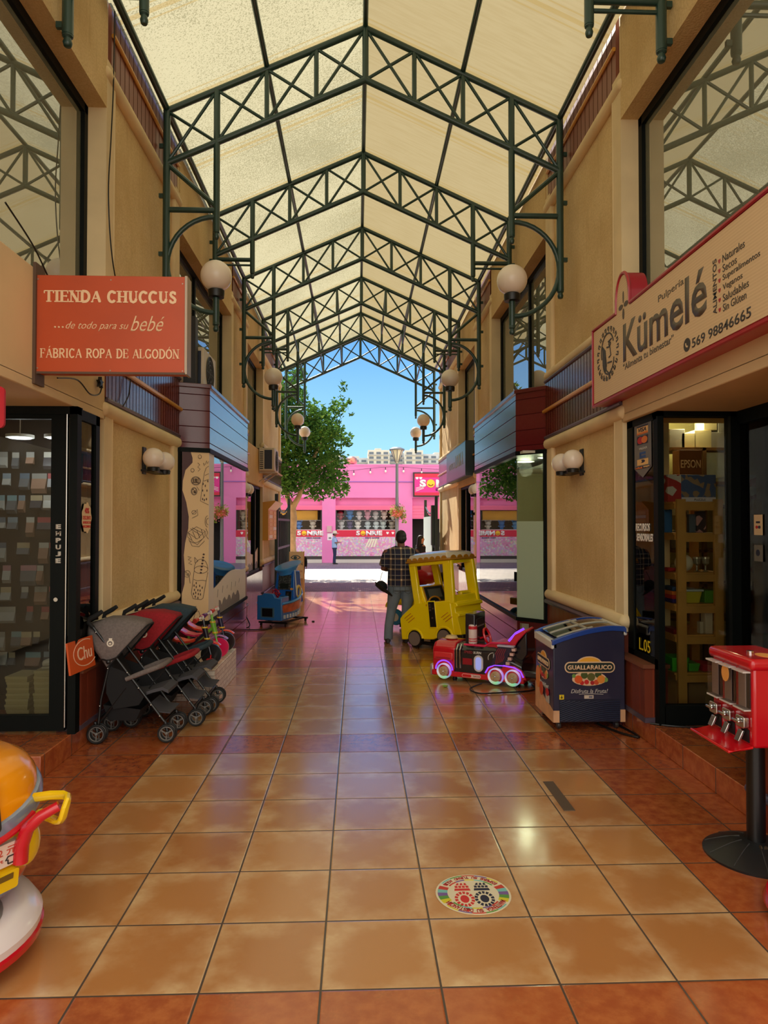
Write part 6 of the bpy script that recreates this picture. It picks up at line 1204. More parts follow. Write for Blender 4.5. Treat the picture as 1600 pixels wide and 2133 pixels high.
def logo(T, sx, p):
    q = lambda a: a * sx
    m = MB(); m.T = T; m.prism([(q(.31 + .115 * math.cos(PI * k / 14)), .555 + .075 * math.sin(PI * k / 14)) for k in range(15)], 0, .003, 'xy'); m.make('logo_sun_rim', M('logo_cream_rim', S(226, 190, 150), .5), p)
    m = MB(); m.T = T; m.prism([(q(.31 + .105 * math.cos(PI * k / 14)), .555 + .066 * math.sin(PI * k / 14)) for k in range(15)], .003, .005, 'xy'); m.make('logo_sun', M('logo_sun', S(236, 170, 50), .5), p)
    plate('logo_banner_rim', T, q(.095), q(.53), .490, .585, M('logo_cream_rim', S(226, 190, 150), .5), p, .004, .007, .045 * min(1, sx)); plate('logo_banner', T, q(.105), q(.52), .500, .575, M('logo_dark_green', S(26, 40, 34), .5), p, .007, .009, .036 * min(1, sx)); text('logo_lettering', 'GUALLARAUCO', T, q(.12), q(.505), .518, .557, M('logo_cream_rim', S(226, 190, 150), .5), p, .035, th=.012)
    m = MB(); m.T = T; m.prism([(q(.31 + .15 * math.cos(a)), .435 + .055 * math.sin(a) * (1.2 if math.sin(a) > 0 else 1)) for a in [2 * PI * k / 24 for k in range(24)]], .001, .003, 'xy'); m.make('fruit_outline', M('logo_cream_rim', S(226, 190, 150), .5), p)
    for a, b, r, c in ((.215, .435, .034, (220, 90, 30)), (.265, .47, .03, (70, 84, 34)), (.325, .455, .034, (92, 92, 40)), (.385, .475, .028, (60, 78, 36)), (.41, .435, .034, (226, 140, 50)), (.245, .405, .018, (190, 30, 30)), (.285, .412, .02, (200, 36, 36)), (.335, .405, .018, (170, 30, 34)), (.37, .41, .022, (206, 80, 40)), (.45, .43, .02, (120, 160, 80)), (.175, .465, .016, (110, 150, 70))):
        disc('fruit', T, q(a), b, r * sx, r, M('fruit_%d_%d_%d' % c, S(*c), .5), p, .003, .006 + r * .02, 16)
    text('logo_slogan', 'Disfruta la Fruta!', T, q(.15), q(.47), .318, .352, M('logo_pale', S(214, 204, 190), .5), p, .0, .3, th=.004); strokes('slogan_stroke', T, [[(q(.22), .308), (q(.32), .312), (q(.43), .306)]], .004, M('logo_pale', S(214, 204, 190), .5), p)
logo(Tf, 1., fz)
plate('yellow_label', Tf, .05, .09, .265, .305, M('yellow_vinyl', S(226, 196, 30), .5), fz); strokes('label_mark', Tf, [[(.07, .273), (.07, .298)], [(.06, .28), (.08, .28)]], .006, BLACK, fz, .005); plate('white_label', Tf, .265, .345, .27, .30, M('pale_label', S(206, 190, 170), .5), fz); plate('label_code', Tf, .305, .335, .276, .294, M('grey_print', S(120, 116, 130), .7), fz, .003, .005)
m = MB(); m.T = Tf
m.box(.05, .575, .075, .262, 0, .006); m.make('grille_panel', M('grille_navy', S(24, 28, 48), .4), fz)
m = MB(); m.T = Tf
for k in range(-9, 13):
    L = []
    for j in range(13):
        x = .055 + .515 * j / 12; z = .085 + k * .017 + .11 * math.sin((x - .05) / .53 * PI * .55)
        if .08 < z < .258: L.append((x, z, .010))
    if len(L) > 1: m.tube(L, .005, 4)
m.make('grille', M('grille_rib', S(40, 46, 72), .35), fz)
plate('wood_print', Tf, 0, .05, .07, .17, WPR, fz); plate('wood_print', Tf, .575, .62, .07, .175, WPR, fz)
Tl = frame((-.0015, 0, 0), (0, -1, 0), (0, 0, 1)) @ Matrix.Translation((-FD, 0, 0)); logo(Tl, .92, fz)
m = MB(); m.T = Tl; m.prism([(0, .07), (.58, .07), (.58, .17), (.5, .19), (.4, .20), (.3, .22), (.15, .27), (0, .30)], 0, .003, 'xy'); m.make('wood_print', WPR, fz)
disc('fruit', Tl, .10, .36, .07, .10, M('fruit_226_140_50', S(226, 140, 50), .5), fz, .003, .006); disc('fruit', Tl, .22, .28, .06, .06, M('fruit_206_80_40', S(206, 80, 40), .5), fz, .005, .008)
plate('tub_picture', Tl, .36, .47, .20, .27, M('logo_pale', S(214, 204, 190), .5), fz, .003, .006, .01); disc('tub_picture_red', Tl, .415, .29, .045, .035, M('fruit_190_30_30', S(190, 30, 30), .5), fz, .005, .008)
for x in (.06, FW - .06):
    for y in (.06, FD - .06): MB().lathe([(.032, -.014), (.035, 0), (.032, .014)], (x, y, .035), 16, 'X').make('caster', M('caster_dark', S(50, 46, 42), .4), fz)
cable([(2.1, 6.0, .012), (2.2, 5.75, .012), (2.31, 5.62, .012), (2.28, 5.9, .012), (2.2, 6.2, .012)], .010, 'black power cable looping out under the navy freezer'); cable([(2.33, 5.45, .172), (2.5, 5.36, .172), (2.75, 5.32, .172), (3.0, 5.33, .172)], .008, 'black cable lying along the step at the shop door frame')
# ---------------------------------------------------------------- candy vending machine on a post
cv = thing('candy_machine', (2.115, 3.62, 0), 0, 'red triple candy dispenser on a black post', 'candy machine')
CR = PL('candy_red', (196, 12, 30)); BX0, BX1, BY0, BY1, CZ0, CZ1 = -.125, .125, -.20, .20, .625, 1.075
m = MB(); m.box(BX0, BX1, BY0, BY1, CZ0, CZ1 - .03); m.make('cabinet', CR, cv, bevel=.015); m = MB(); m.box(BX0 - .02, BX1 + .02, BY0 - .015, BY1 + .015, CZ1 - .06, CZ1); m.make('lid', CR, cv, bevel=.022, seg=3)
m = MB(); m.lathe([(.26, 0), (.262, .012), (.22, .035), (.12, .075), (.07, .085)], (0, 0, 0), 36); bs = m.make('base', M('black_rubber_base', S(26, 28, 30), .4), cv)
m = MB()
for k in range(10): a = 2 * PI * k / 10; m.tube([(.08 * math.cos(a), .08 * math.sin(a), .085), (.15 * math.cos(a), .15 * math.sin(a), .064), (.25 * math.cos(a), .25 * math.sin(a), .02)], .003, 5)
m.make('base_rib', M('base_rib', S(60, 60, 60), .4), bs)
MB().cyl((0, 0, .08), (0, 0, CZ0), .046, 24).make('post', M('black_post', S(16, 16, 17), .35), cv)
m = MB()
for k in range(9): a = k * .25; m.lathe([(.012, -.003), (.012, .003)], (.10 * math.cos(a - 1.9), .10 * math.sin(a - 1.9), .085 - .003 * k), 8, 'XYZ'[k % 2])
m.make('chain', M('rusty_chain', S(90, 76, 60), .5, .6), cv)
Tcv = frame((BX0 - .001, 0, 0), (0, -1, 0), (0, 0, 1)); CAN = glass('canister_clear', (.96, .95, .95), .06); STL = M('chrome_lever', S(200, 200, 200), .2, 1.); LIP = M('clear_lip', S(206, 200, 196), .25)
for k in range(3):
    x0 = -.195 + k * .134; x1 = x0 + .106
    c = plate('canister', Tcv, x0, x1, .815, 1.0, CAN, cv, 0, .03); plate('canister_lip', Tcv, x0, x1, 1.0, 1.008, LIP, c, 0, .04); plate('canister_lip', Tcv, x0, x1, .808, .816, LIP, c, 0, .035); plate('canister_inside', Tcv, x0 + .072, x1 - .004, .82, .998, M('dark_inside', S(40, 20, 26), .6), c, .001, .004); plate('canister_contents', Tcv, x0 + .004, x0 + .072, .82, .998, M('greyish_contents', S(196, 180, 176), .5), c, .001, .006)
    xc = (x0 + x1) / 2
    cm = plate('coin_mechanism', Tcv, xc - .04, xc + .04, .715, .775, STL, cv, 0, .03, .012, bevel=.004)
    m = MB(); m.T = Tcv; m.box(xc - .032, xc + .032, .742, .757, .03, .055); m.box(xc - .01, xc + .01, .735, .764, .03, .045); m.make('turn_handle', STL, cm, bevel=.005)
    plate('chute_recess', Tcv, xc - .03, xc + .04, .645, .71, M('black_recess', S(12, 10, 12), .6), cv, 0, .003)
    m = MB(); m.T = Tcv; m.add([(xc - .03, .70, .004), (xc + .012, .70, .004), (xc + .012, .70, .02), (xc - .03, .70, .02), (xc - .03, .645, .03), (xc + .012, .645, .03), (xc + .012, .645, .045), (xc - .03, .645, .045)], [(0, 1, 2, 3), (4, 5, 6, 7), (0, 1, 5, 4), (3, 2, 6, 7), (0, 3, 7, 4), (1, 2, 6, 5)]); m.make('chute_flap', STL, cv, bevel=.003)
m = MB(); m.prism([(BX0, CZ0), (BX0, CZ0 + .012), (BX0 - .10, CZ0 - .01), (BX0 - .13, CZ0 - .005), (BX0 - .13, CZ0 - .02)], BY0, BY1, 'xz'); m.make('catch_tray', PL('tray_red', (214, 16, 30)), cv, bevel=.004)
disc('price_sticker', Tcv, -.005, .965, .035, .045, M('orange_sticker', S(236, 176, 60), .5), cv, .03, .033); Tt = frame((0, 0, CZ1), (0, -1, 0), (1, 0, 0)); disc('price_sticker', Tt, .1, .0, .06, .045, M('orange_sticker', S(236, 176, 60), .5), cv, 0, .002); m = MB(); m.lathe([(.018, CZ1), (.018, CZ1 + .012), (.001, CZ1 + .014)], (-.04, -.03, 0), 16); m.make('lock', STL, cv)
rb_ = thing('red_ride_base', (2.165, 2.95, 0), 0, 'glossy red rounded ride base cut off by the picture edge near the candy post', 'ride base'); rb_.scale = (1, 1, .58)
m = MB(); m.lathe([(.30, .03), (.345, .05), (.36, .10), (.345, .16), (.30, .19), (.001, .20)], (0, 0, 0), 40); m.make('platform', CR, rb_); m = MB()
for a in (0.5, 2.6, 4.7): m.cyl((.22 * math.cos(a), .22 * math.sin(a), 0), (.22 * math.cos(a), .22 * math.sin(a), .04), .03, 10)
m.make('foot', BLACK, rb_)
# ---------------------------------------------------------------- yellow ride cut off by the picture's edge
yr = thing('yellow_ride', (-1.75, 2.85, 0), 0, 'yellow and orange ride with a white round base cut off by the picture edge', 'kiddie ride')
WB = PL('ride_white', (232, 222, 220)); 
m = MB(); m.lathe([(.40, .075), (.445, .10), (.45, .14), (.42, .185), (.36, .205), (.001, .21)], (0, 0, 0), 56); m.make('base', WB, yr)
m = MB(); m.lathe([(.41, .06), (.452, .075), (.455, .10), (.447, .11)], (0, 0, 0), 56); m.make('red_band', PL('band_red', (196, 20, 36)), yr)
m = MB(); m.lathe([(.29, .19), (.31, .20), (.31, .207), (.001, .214)], (.05, -.12, .002), 40); m.make('step_plate', M('silver_grey_mat', S(150, 148, 140), .4, .3), yr)
for a in (-.5, 1.6, 3.8): MB().cyl((.36 * math.cos(a), .36 * math.sin(a), 0), (.36 * math.cos(a), .36 * math.sin(a), .08), .03, 12).make('foot', BLACK, yr)
t = NT('sunset_print'); x, y, z = t.pos(True); n = t.noise(7, 3, t.vec); zz_ = z + (n - .5) * .10
c = t.mix(zz_.ss(.23, .27), S(120, 30, 70), S(110, 130, 160)); c = t.mix(zz_.ss(.28, .31), c, S(196, 60, 30)); c = t.mix(zz_.ss(.32, .38), c, S(236, 196, 20)); t.col(c); t.set(Roughness=.22); t.b.inputs['Coat Weight'].default_value = .5; SUNP = t.m
def ring(z, rx, ry, cx=0., cy=.1, tilt=0.): return [(cx + rx * math.cos(2 * PI * k / 40), cy + ry * math.sin(2 * PI * k / 40), z + tilt * math.sin(2 * PI * k / 40)) for k in range(40)]
m = MB(); m.loft([ring(.20, .27, .25), ring(.25, .33, .29), ring(.33, .37, .33), ring(.45, .385, .35), ring(.57, .375, .345, tilt=.09)]); m.make('body', SUNP, yr)
m = MB(); m.loft([ring(.54, .385, .355, tilt=.10), ring(.555, .408, .378, tilt=.10), ring(.585, .412, .382, tilt=.10), ring(.615, .40, .37, tilt=.09), ring(.622, .385, .355, tilt=.09)]); m.make('silver_collar', M('silver_blue', S(150, 164, 186), .25, .5, var=.2, vs=6), yr)
m = MB(); m.tube([(.415 * math.cos(a), .1 + .385 * math.sin(a), .57 + .10 * math.sin(a)) for a in [-1.1 + .13 * k for k in range(9)]], .013, 8); m.make('red_stripe', PL('band_red', (196, 20, 36)), yr)
ORG = PL('helmet_orange', (240, 150, 14)); m = MB(); m.loft([ring(.615, .388, .358, tilt=.09), ring(.66, .384, .354, tilt=.07), ring(.72, .355, .325, tilt=.04), ring(.77, .29, .27, tilt=.02), ring(.80, .17, .16, tilt=.01), ring(.808, .03, .03)]); m.make('helmet', ORG, yr)
def onbody(a, r, z, up): a = math.radians(a); return frame((r * math.cos(a), .1 + r * .92 * math.sin(a), z), (-math.sin(a), math.cos(a), 0), (up * math.cos(a), up * math.sin(a), 1))
Tsn = onbody(-40, .378, .545, -.22); plate('screen_frame', Tsn, -.36, .085, .0, .20, PL('black_bezel', (18, 18, 20)), yr, -.06, .03, .02); plate('screen', Tsn, -.33, .065, .02, .18, M('dark_screen', S(40, 46, 44), .15), yr, .03, .034)
Tst = onbody(-30, .388, .405, .02); plate('notice_sticker', Tst, -.24, .10, .0, .09, M('pale_sticker', S(226, 206, 190), .5), yr, -.03, .012); STX = M('sticker_dark', S(50, 40, 40), .5)
text('sticker_lettering', '请投币 2 元', Tst, -.14, .085, .045, .08, M('sticker_red', S(196, 80, 60), .5), yr, th=.015); text('sticker_lettering', 'Please insert', Tst, -.15, .03, .022, .036, M('sticker_red', S(196, 80, 60), .5), yr, th=.015)
strokes('shirt_icon', Tst, [[(.05, .010), (.05, .025), (.04, .025), (.05, .038), (.08, .038), (.09, .025), (.08, .025), (.08, .010), (.05, .010)]], .004, STX, yr, .016)
Tct = onbody(-30, .378, .315, .12); plate('coin_tray', Tct, -.2, .09, .0, .078, PL('tray_yellow', (236, 196, 20)), yr, -.02, .028, .01); plate('coin_tray_slot', Tct, -.16, .065, .045, .068, M('slot_brown', S(110, 84, 20), .6), yr, .028, .031)
m = MB(); m.ball((.375, .11, .43), (.045, .08, .09), 16, 10); m.make('shoulder', PL('tray_yellow', (236, 196, 20)), yr)
m = MB(); m.tube([(.40, .0, .40), (.405, -.0, .47), (.44, -.02, .545), (.50, -.04, .60), (.56, -.02, .63)], [.03, .03, .026, .022, .02], 12); m.make('arm', PL('band_red', (196, 20, 36)), yr)
m = MB(); m.tube([(.40, .12, .61), (.48, .09, .63), (.55, .055, .643), (.575, .03, .645), (.585, -.0, .64), (.584, -.02, .62), (.575, -.02, .585), (.565, -.01, .568), (.54, .01, .558), (.48, .06, .552), (.42, .12, .55)], .013, 8, sq=1.5); m.make('handle_loop', PL('handle_yellow', (240, 200, 20)), yr)
# ---------------------------------------------------------------- floor sticker, metal strip, crumbs
fs = thing('floor_sticker', (.55, 3.295, .0015), 0, 'round floor sticker with two shoe prints and coloured rim', 'floor sticker')
Tg = frame((0, 0, 0), (-1, 0, 0), (0, -1, 0)); STW = M('sticker_cream', S(226, 214, 180), .45)
disc('disc', Tg, 0, 0, .178, .178, STW, fs, 0, .0012, 48)
def seg(r0, r1, a0, a1, mat, z0=.0012, z1=.002, nm='rim_band'):
    n = 10; m = MB(); m.T = Tg; A = [(r1 * math.cos(math.radians(a0 + (a1 - a0) * k / n)), r1 * math.sin(math.radians(a0 + (a1 - a0) * k / n))) for k in range(n + 1)]; B = [(r0 * math.cos(math.radians(a1 - (a1 - a0) * k / n)), r0 * math.sin(math.radians(a1 - (a1 - a0) * k / n))) for k in range(n + 1)]
    m.prism(A + B, z0, z1, 'xy'); m.make(nm, mat, fs)
CL = [M('band_%d' % k, S(*c), .5) for k, c in enumerate(((214, 200, 40), (90, 150, 60), (120, 90, 150), (120, 190, 180), (200, 60, 44)))]
for s0 in (0, 180):
    for k in range(5): seg(.122, .168, s0 + (-27 + k * 11) * (1 if s0 == 0 else -1), s0 + (-27 + (k + 1) * 11) * (1 if s0 == 0 else -1), CL[4 - k])
for a0 in (35, 215):
    for k in range(5): seg(.122, .130, a0 + k * 22, a0 + k * 22 + 22, CL[(k * 2 + 1) % 5]); seg(.163, .170, a0 + k * 22, a0 + k * 22 + 22, CL[(k * 2) % 5])
def arctext(body, r, amid, span, up, mat, hgt=.028):
    n = len(body)
    for k, chh in enumerate(body):
        if chh == ' ': continue
        f_ = (k + .5) / n - .5; a = math.radians(amid - span * f_ * (1 if up else -1)); u = Vector((math.cos(a), math.sin(a), 0)) * (1 if up else -1); rt = Vector((u.y, -u.x, 0)); c = Vector((r * math.cos(a), r * math.sin(a), .002))
        text('rim_lettering', chh, Tg @ frame(c, rt, u), -.0075, .0075, -hgt / 2, hgt / 2, mat, fs, .03, th=.0006)
SR = M('sticker_lettering_red', S(176, 40, 36), .5); arctext('MANTENGA SU DISTANCIA', .147, 90, 128, True, SR); arctext('ESPERE SU TURNO AQUI', .147, 270, 116, False, SR, .022)
for sx, mt in ((1, M('print_red', S(206, 44, 40), .5)), (-1, M('print_navy', S(30, 30, 56), .5))):
    cx = .036 * sx
    def pr(poly): m = MB(); m.T = Tg; m.prism([((cx + a) * 1.3, (b + .006) * 1.36) for a, b in poly], .0012, .002, 'xy'); m.make('shoe_print', mt, fs)
    pr([(.016 * math.cos(a) , .028 + .024 * math.sin(a)) for a in [2 * PI * k / 14 for k in range(14)]])
    for k in range(14):
        a = 2 * PI * k / 14; b = a + .30; f_ = lambda r, q: (.0 + .036 * r * math.cos(q), .028 + .048 * r * math.sin(q)); pr([f_(.68, a), f_(1, a), f_(1, b), f_(.68, b)])
    pr([(-.030, -.026), (.030, -.026), (.027, -.040), (-.027, -.040)])
    for k in range(4): pr([(-.026 + k * .0135, -.045), (-.0155 + k * .0135, -.045), (-.0155 + k * .0135, -.058), (-.026 + k * .0135, -.058)])
    for k in range(3): pr([(-.021 + k * .015, -.063), (-.010 + k * .015, -.063), (-.012 + k * .013, -.076), (-.018 + k * .013, -.076)])
o = MB().box(-.035, .035, -.24, .24, 0, .004).make('metal_strip', M('dull_metal_strip', S(112, 96, 80), .45, .4)); o.location = (1.30, 4.46, .0005); o.rotation_euler = (0, 0, .0); tag(o, 'dull grey strip stuck on the tiles toward the step', 'floor strip')
o = MB().ball((0, 0, .012), (.03, .02, .012), 10, 6).make('green_leaf', M('leaf_green', S(130, 170, 60), .6)); o.location = (.95, 7.48, 0); tag(o, 'small green leaf scrap on the tiles before the locomotive ride', 'leaf')
o = MB().ball((0, 0, .01), (.03, .02, .012), 8, 6).make('dark_scrap', BLACK); o.location = (-.80, 12.6, 0); tag(o, 'tiny dark scrap on the tiles by the blue boat', 'litter')
# ---------------------------------------------------------------- sandwich board
sb = thing('sandwich_board', (-1.42, 16.1, 0), 0, 'beige folding sandwich board with an eye logo reading VISION', 'sign board')
BG = M('board_beige', S(240, 214, 168), .6); Tk = frame((0, 0, 0), (1, 0, 0), (0, .12, 1))
plate('front_panel', Tk, -.17, .17, .0, 1.14, BG, sb, -.02, 0); plate('back_panel', frame((0, .42, 0), (1, 0, 0), (0, -.24, 1)), -.17, .17, 0, 1.14, BG, sb, 0, .02); plate('edge', Tk, .165, .18, 0, 1.15, M('edge_orange', S(224, 160, 90), .6), sb, -.025, .005)
TL = M('teal_print', S(40, 80, 96), .5); strokes('eye_logo', Tk, [arc(-.02, .96, .12, .09, 20, 160, 12), arc(-.02, 1.05, .12, .09, 210, 330, 12)], .018, TL, sb, .004); disc('eye_pupil', Tk, -.03, 1.0, .04, .035, TL, sb, 0, .004); text('board_lettering', 'VISION', Tk, -.14, .14, .82, .90, TL, sb, .01); text('board_lettering', 'OFTALMOLOGIA', Tk, -.13, .14, .66, .71, M('red_print', S(170, 70, 50), .5), sb); text('board_lettering', 'OPTICA', Tk, -.05, .1, .58, .63, M('red_print', S(170, 70, 50), .5), sb)
plate('photo_print', Tk, -.15, .15, .14, .52, M('photo_tan', S(206, 150, 90), .5, var=.2, vs=8), sb, 0, .003); strokes('figure_line', Tk, [[(.02, .5), (.06, .40), (.05, .3), (.09, .2)]], .02, M('photo_orange', S(196, 100, 60), .5), sb, .006)
# ================================================================ strollers
BLKF = M('black_fabric', S(22, 22, 24), .9, bump=.2, bs=120); TUBE_ = M('black_tube', S(18, 18, 19), .35); GRYQ = M('grey_quilt', S(70, 70, 76), .85, bump=.3, bs=50); FOAM = M('black_foam', S(20, 20, 20), .8)
def stroller(loc, col, cname, lab, rz=0.):
    r = thing('stroller', loc, rz, lab, 'stroller', 'folding strollers in a row')
    HF = M('hood_' + cname, S(*col), .9, var=.12, vs=60, bump=.25, bs=140)
    for s in (-1, 1):
        y = s * .17
        m = MB(); m.tube([(-.335, y, .94), (-.05, y, .56), (.25, y, .16)], .011, 8); m.make('frame_tube', TUBE_, r)
        m = MB(); m.tube([(-.20, y, .62), (-.26, y, .35), (-.285, y, .09)], .011, 8); m.make('rear_leg', TUBE_, r)
        m = MB(); m.tube([(-.06, y * .96, .44), (-.29, y * .96, .14)], .008, 6); m.make('cross_brace', TUBE_, r)
        m = MB(); m.tube([(-.325, y, .925), (-.365, y, .965), (-.355, y, .995), (-.30, y, 1.025), (-.255, y, 1.055)], [.014, .017, .019, .02, .017], 10); m.make('handle', FOAM, r)
        m = MB()
        for x, z in ((-.30, .89), (-.05, .565), (-.03, .53), (.04, .44), (.14, .305), (.21, .215), (-.205, .60), (-.265, .30)): m.ball((x, y - .013 if s < 0 else y + .013, z), .006, 8, 6)
        m.make('rivet', M('bright_rivet', S(220, 220, 214), .2, 1.), r)
        for x, rr in ((.27, .073), (-.285, .077)):
            m = MB(); m.cyl((x, y - .035, .078), (x, y + .035, .078), .012, 8); m.tube([(x, y, .08), (x - .02, y, .17)], .014, 8); m.make('wheel_fork', TUBE_, r)
            for dy in (-.03, .03):
                w = MB().tube([(x + rr * .88 * math.cos(2 * PI * k / 24), y + dy, .079 + rr * .88 * math.sin(2 * PI * k / 24)) for k in range(24)], rr * .13, 8, closed=True).make('wheel', M('black_rubber', S(24, 24, 25), .7), r)
                m = MB(); m.tube([(x + rr * .74 * math.cos(2 * PI * k / 20), y + dy, .079 + rr * .74 * math.sin(2 * PI * k / 20)) for k in range(20)], .006, 5, closed=True)
                for k in range(3): a = 2 * PI * k / 3 + .5; m.tube([(x, y + dy, .079), (x + rr * .74 * math.cos(a), y + dy, .079 + rr * .74 * math.sin(a))], .006, 5)
                m.ball((x, y + dy, .079), .014, 8, 6); m.make('rim', M('wheel_grey', S(120, 118, 114), .4), w)
    # hood: bows fanned about a pivot
    ap = Vector((-.205, 0, .615)); bows = [(-.40, .86, .0), (-.385, .945, .0), (-.25, .985, .0), (-.08, .985, .0), (.06, .955, .0), (.075, .93, 0)]
    rings = []
    for bx_, bz_, _ in bows:
        d = Vector((bx_, 0, bz_)) - ap; R_ = []
        for k in range(21): u = k / 20 * 2 - 1; hh = 1 - abs(u) ** 6; R_.append(ap + d * hh + Vector((0, .195 * u, 0)))
        rings.append(R_)
    m = MB(); m.loft(rings, closed=False); o = m.make('hood', HF, r, smooth=60, flip=False); sd = o.modifiers.new('s', 'SOLIDIFY'); sd.thickness = .008
    m = MB(); m.tube([rings[-1][k] + Vector((.004, 0, 0)) for k in range(21)], .008, 6); m.make('hood_edge', BLKF, r)
    yb = -.195 * (1 - .52) ** (1 / 6) - .0035
    Tb_ = frame((-.185, yb - .003, .80), (1, 0, 0), (0, .10, 1)); bd = disc('badge', Tb_, 0, 0, .028, .028, M('badge_cream', S(226, 216, 196), .5), r, 0, .006); disc('badge_ring', Tb_, 0, 0, .017, .017, HF, bd, .006, .0075, 16); disc('badge_centre', Tb_, 0, -.002, .010, .008, M('badge_cream', S(226, 216, 196), .5), bd, .0075, .009, 12); plate('badge_crown', Tb_, -.013, .013, .026, .040, M('badge_cream', S(226, 216, 196), .5), bd, 0, .005)
    m = MB(); m.tube([(-.27, -.19, .665), (-.235, -.2, .675), (-.20, -.205, .665), (-.165, -.2, .675), (-.125, -.19, .69)], .007, 6); m.ball((-.195, -.20, .655), (.02, .012, .02), 12, 8); m.make('hood_hinge', TUBE_, r)
    m = MB(); m.add([(-.36, -.10, .963), (-.27, -.10, .986), (-.27, -.04, .989), (-.36, -.04, .966)], [(0, 1, 2, 3)]); m.make('paper_label', M('label_cream', S(230, 222, 200), .6), r, flip=False)
    # seat fabric
    m = MB(); m.loft([[(x, -.155, z), (x, .155, z), (x + .012, .155, z + .012), (x + .012, -.155, z + .012)] for x, z in ((-.27, .80), (-.20, .62), (-.10, .42), (-.05, .355))]); m.make('backrest', BLKF, r)
    m = MB(); m.loft([[(x, -.15, z - .012), (x, .15, z - .012), (x, .15, z + .014), (x, -.15, z + .014)] for x, z in ((-.06, .36), (.06, .375), (.14, .405), (.22, .425), (.27, .40))]); m.make('seat_pad', GRYQ, r)
    for s in (-1, 1):
        m = MB(); y = s * .165; m.prism([(-.215, .62), (-.05, .56), (.10, .395), (.04, .30), (-.16, .27), (-.22, .40)], y - .004, y + .004, 'xz'); m.make('side_panel', BLKF, r)
    m = MB(); m.loft([[(x, -.15, z), (x, .15, z), (x, .15, z + .008), (x, -.15, z + .008)] for x, z in ((.12, .30), (.20, .235), (.285, .225))]); m.make('footrest', GRYQ, r)
    m = MB(); m.add([(-.25, -.15, .30), (.05, -.15, .26), (.05, .15, .26), (-.25, .15, .30), (-.22, -.12, .17), (.0, -.12, .16), (.0, .12, .16), (-.22, .12, .17)], [(4, 5, 6, 7), (0, 1, 5, 4), (1, 2, 6, 5), (2, 3, 7, 6), (3, 0, 4, 7)]); m.make('basket', BLKF, r)
    m = MB(); m.tube([(-.06, -.18, .51), (.08, -.18, .565), (.18, -.16, .60), (.215, -.10, .61), (.22, 0, .612), (.215, .10, .61), (.18, .16, .60), (.08, .18, .565), (-.06, .18, .51)], [.018, .021, .021, .021, .021, .021, .021, .021, .018], 12); m.make('bumper_bar', HF, r)
    m = MB(); m.tube([(.21, .0, .60), (.20, -.02, .54), (.12, -.03, .46), (.08, -.03, .40)], .006, 6); m.make('crotch_strap', BLKF, r)
    m = MB(); m.cyl((.245, -.17, .17), (.245, .17, .17), .009, 8); m.cyl((-.275, -.17, .2), (-.275, .17, .2), .009, 8); m.make('cross_bar', TUBE_, r)
    return r
sg1 = stroller((-1.80, 5.84, 0), (112, 102, 98), 'grey_melange', 'grey hooded stroller, nearest the orange leaning sign'.replace('nearest the', 'beside the'))
stroller((-1.67, 6.29, 0), (150, 24, 34), 'crimson', 'red hooded stroller between the grey and the blue ones'); stroller((-1.64, 6.73, 0), (44, 62, 72), 'slate_blue', 'dark slate blue hooded stroller next to the wrapped box')
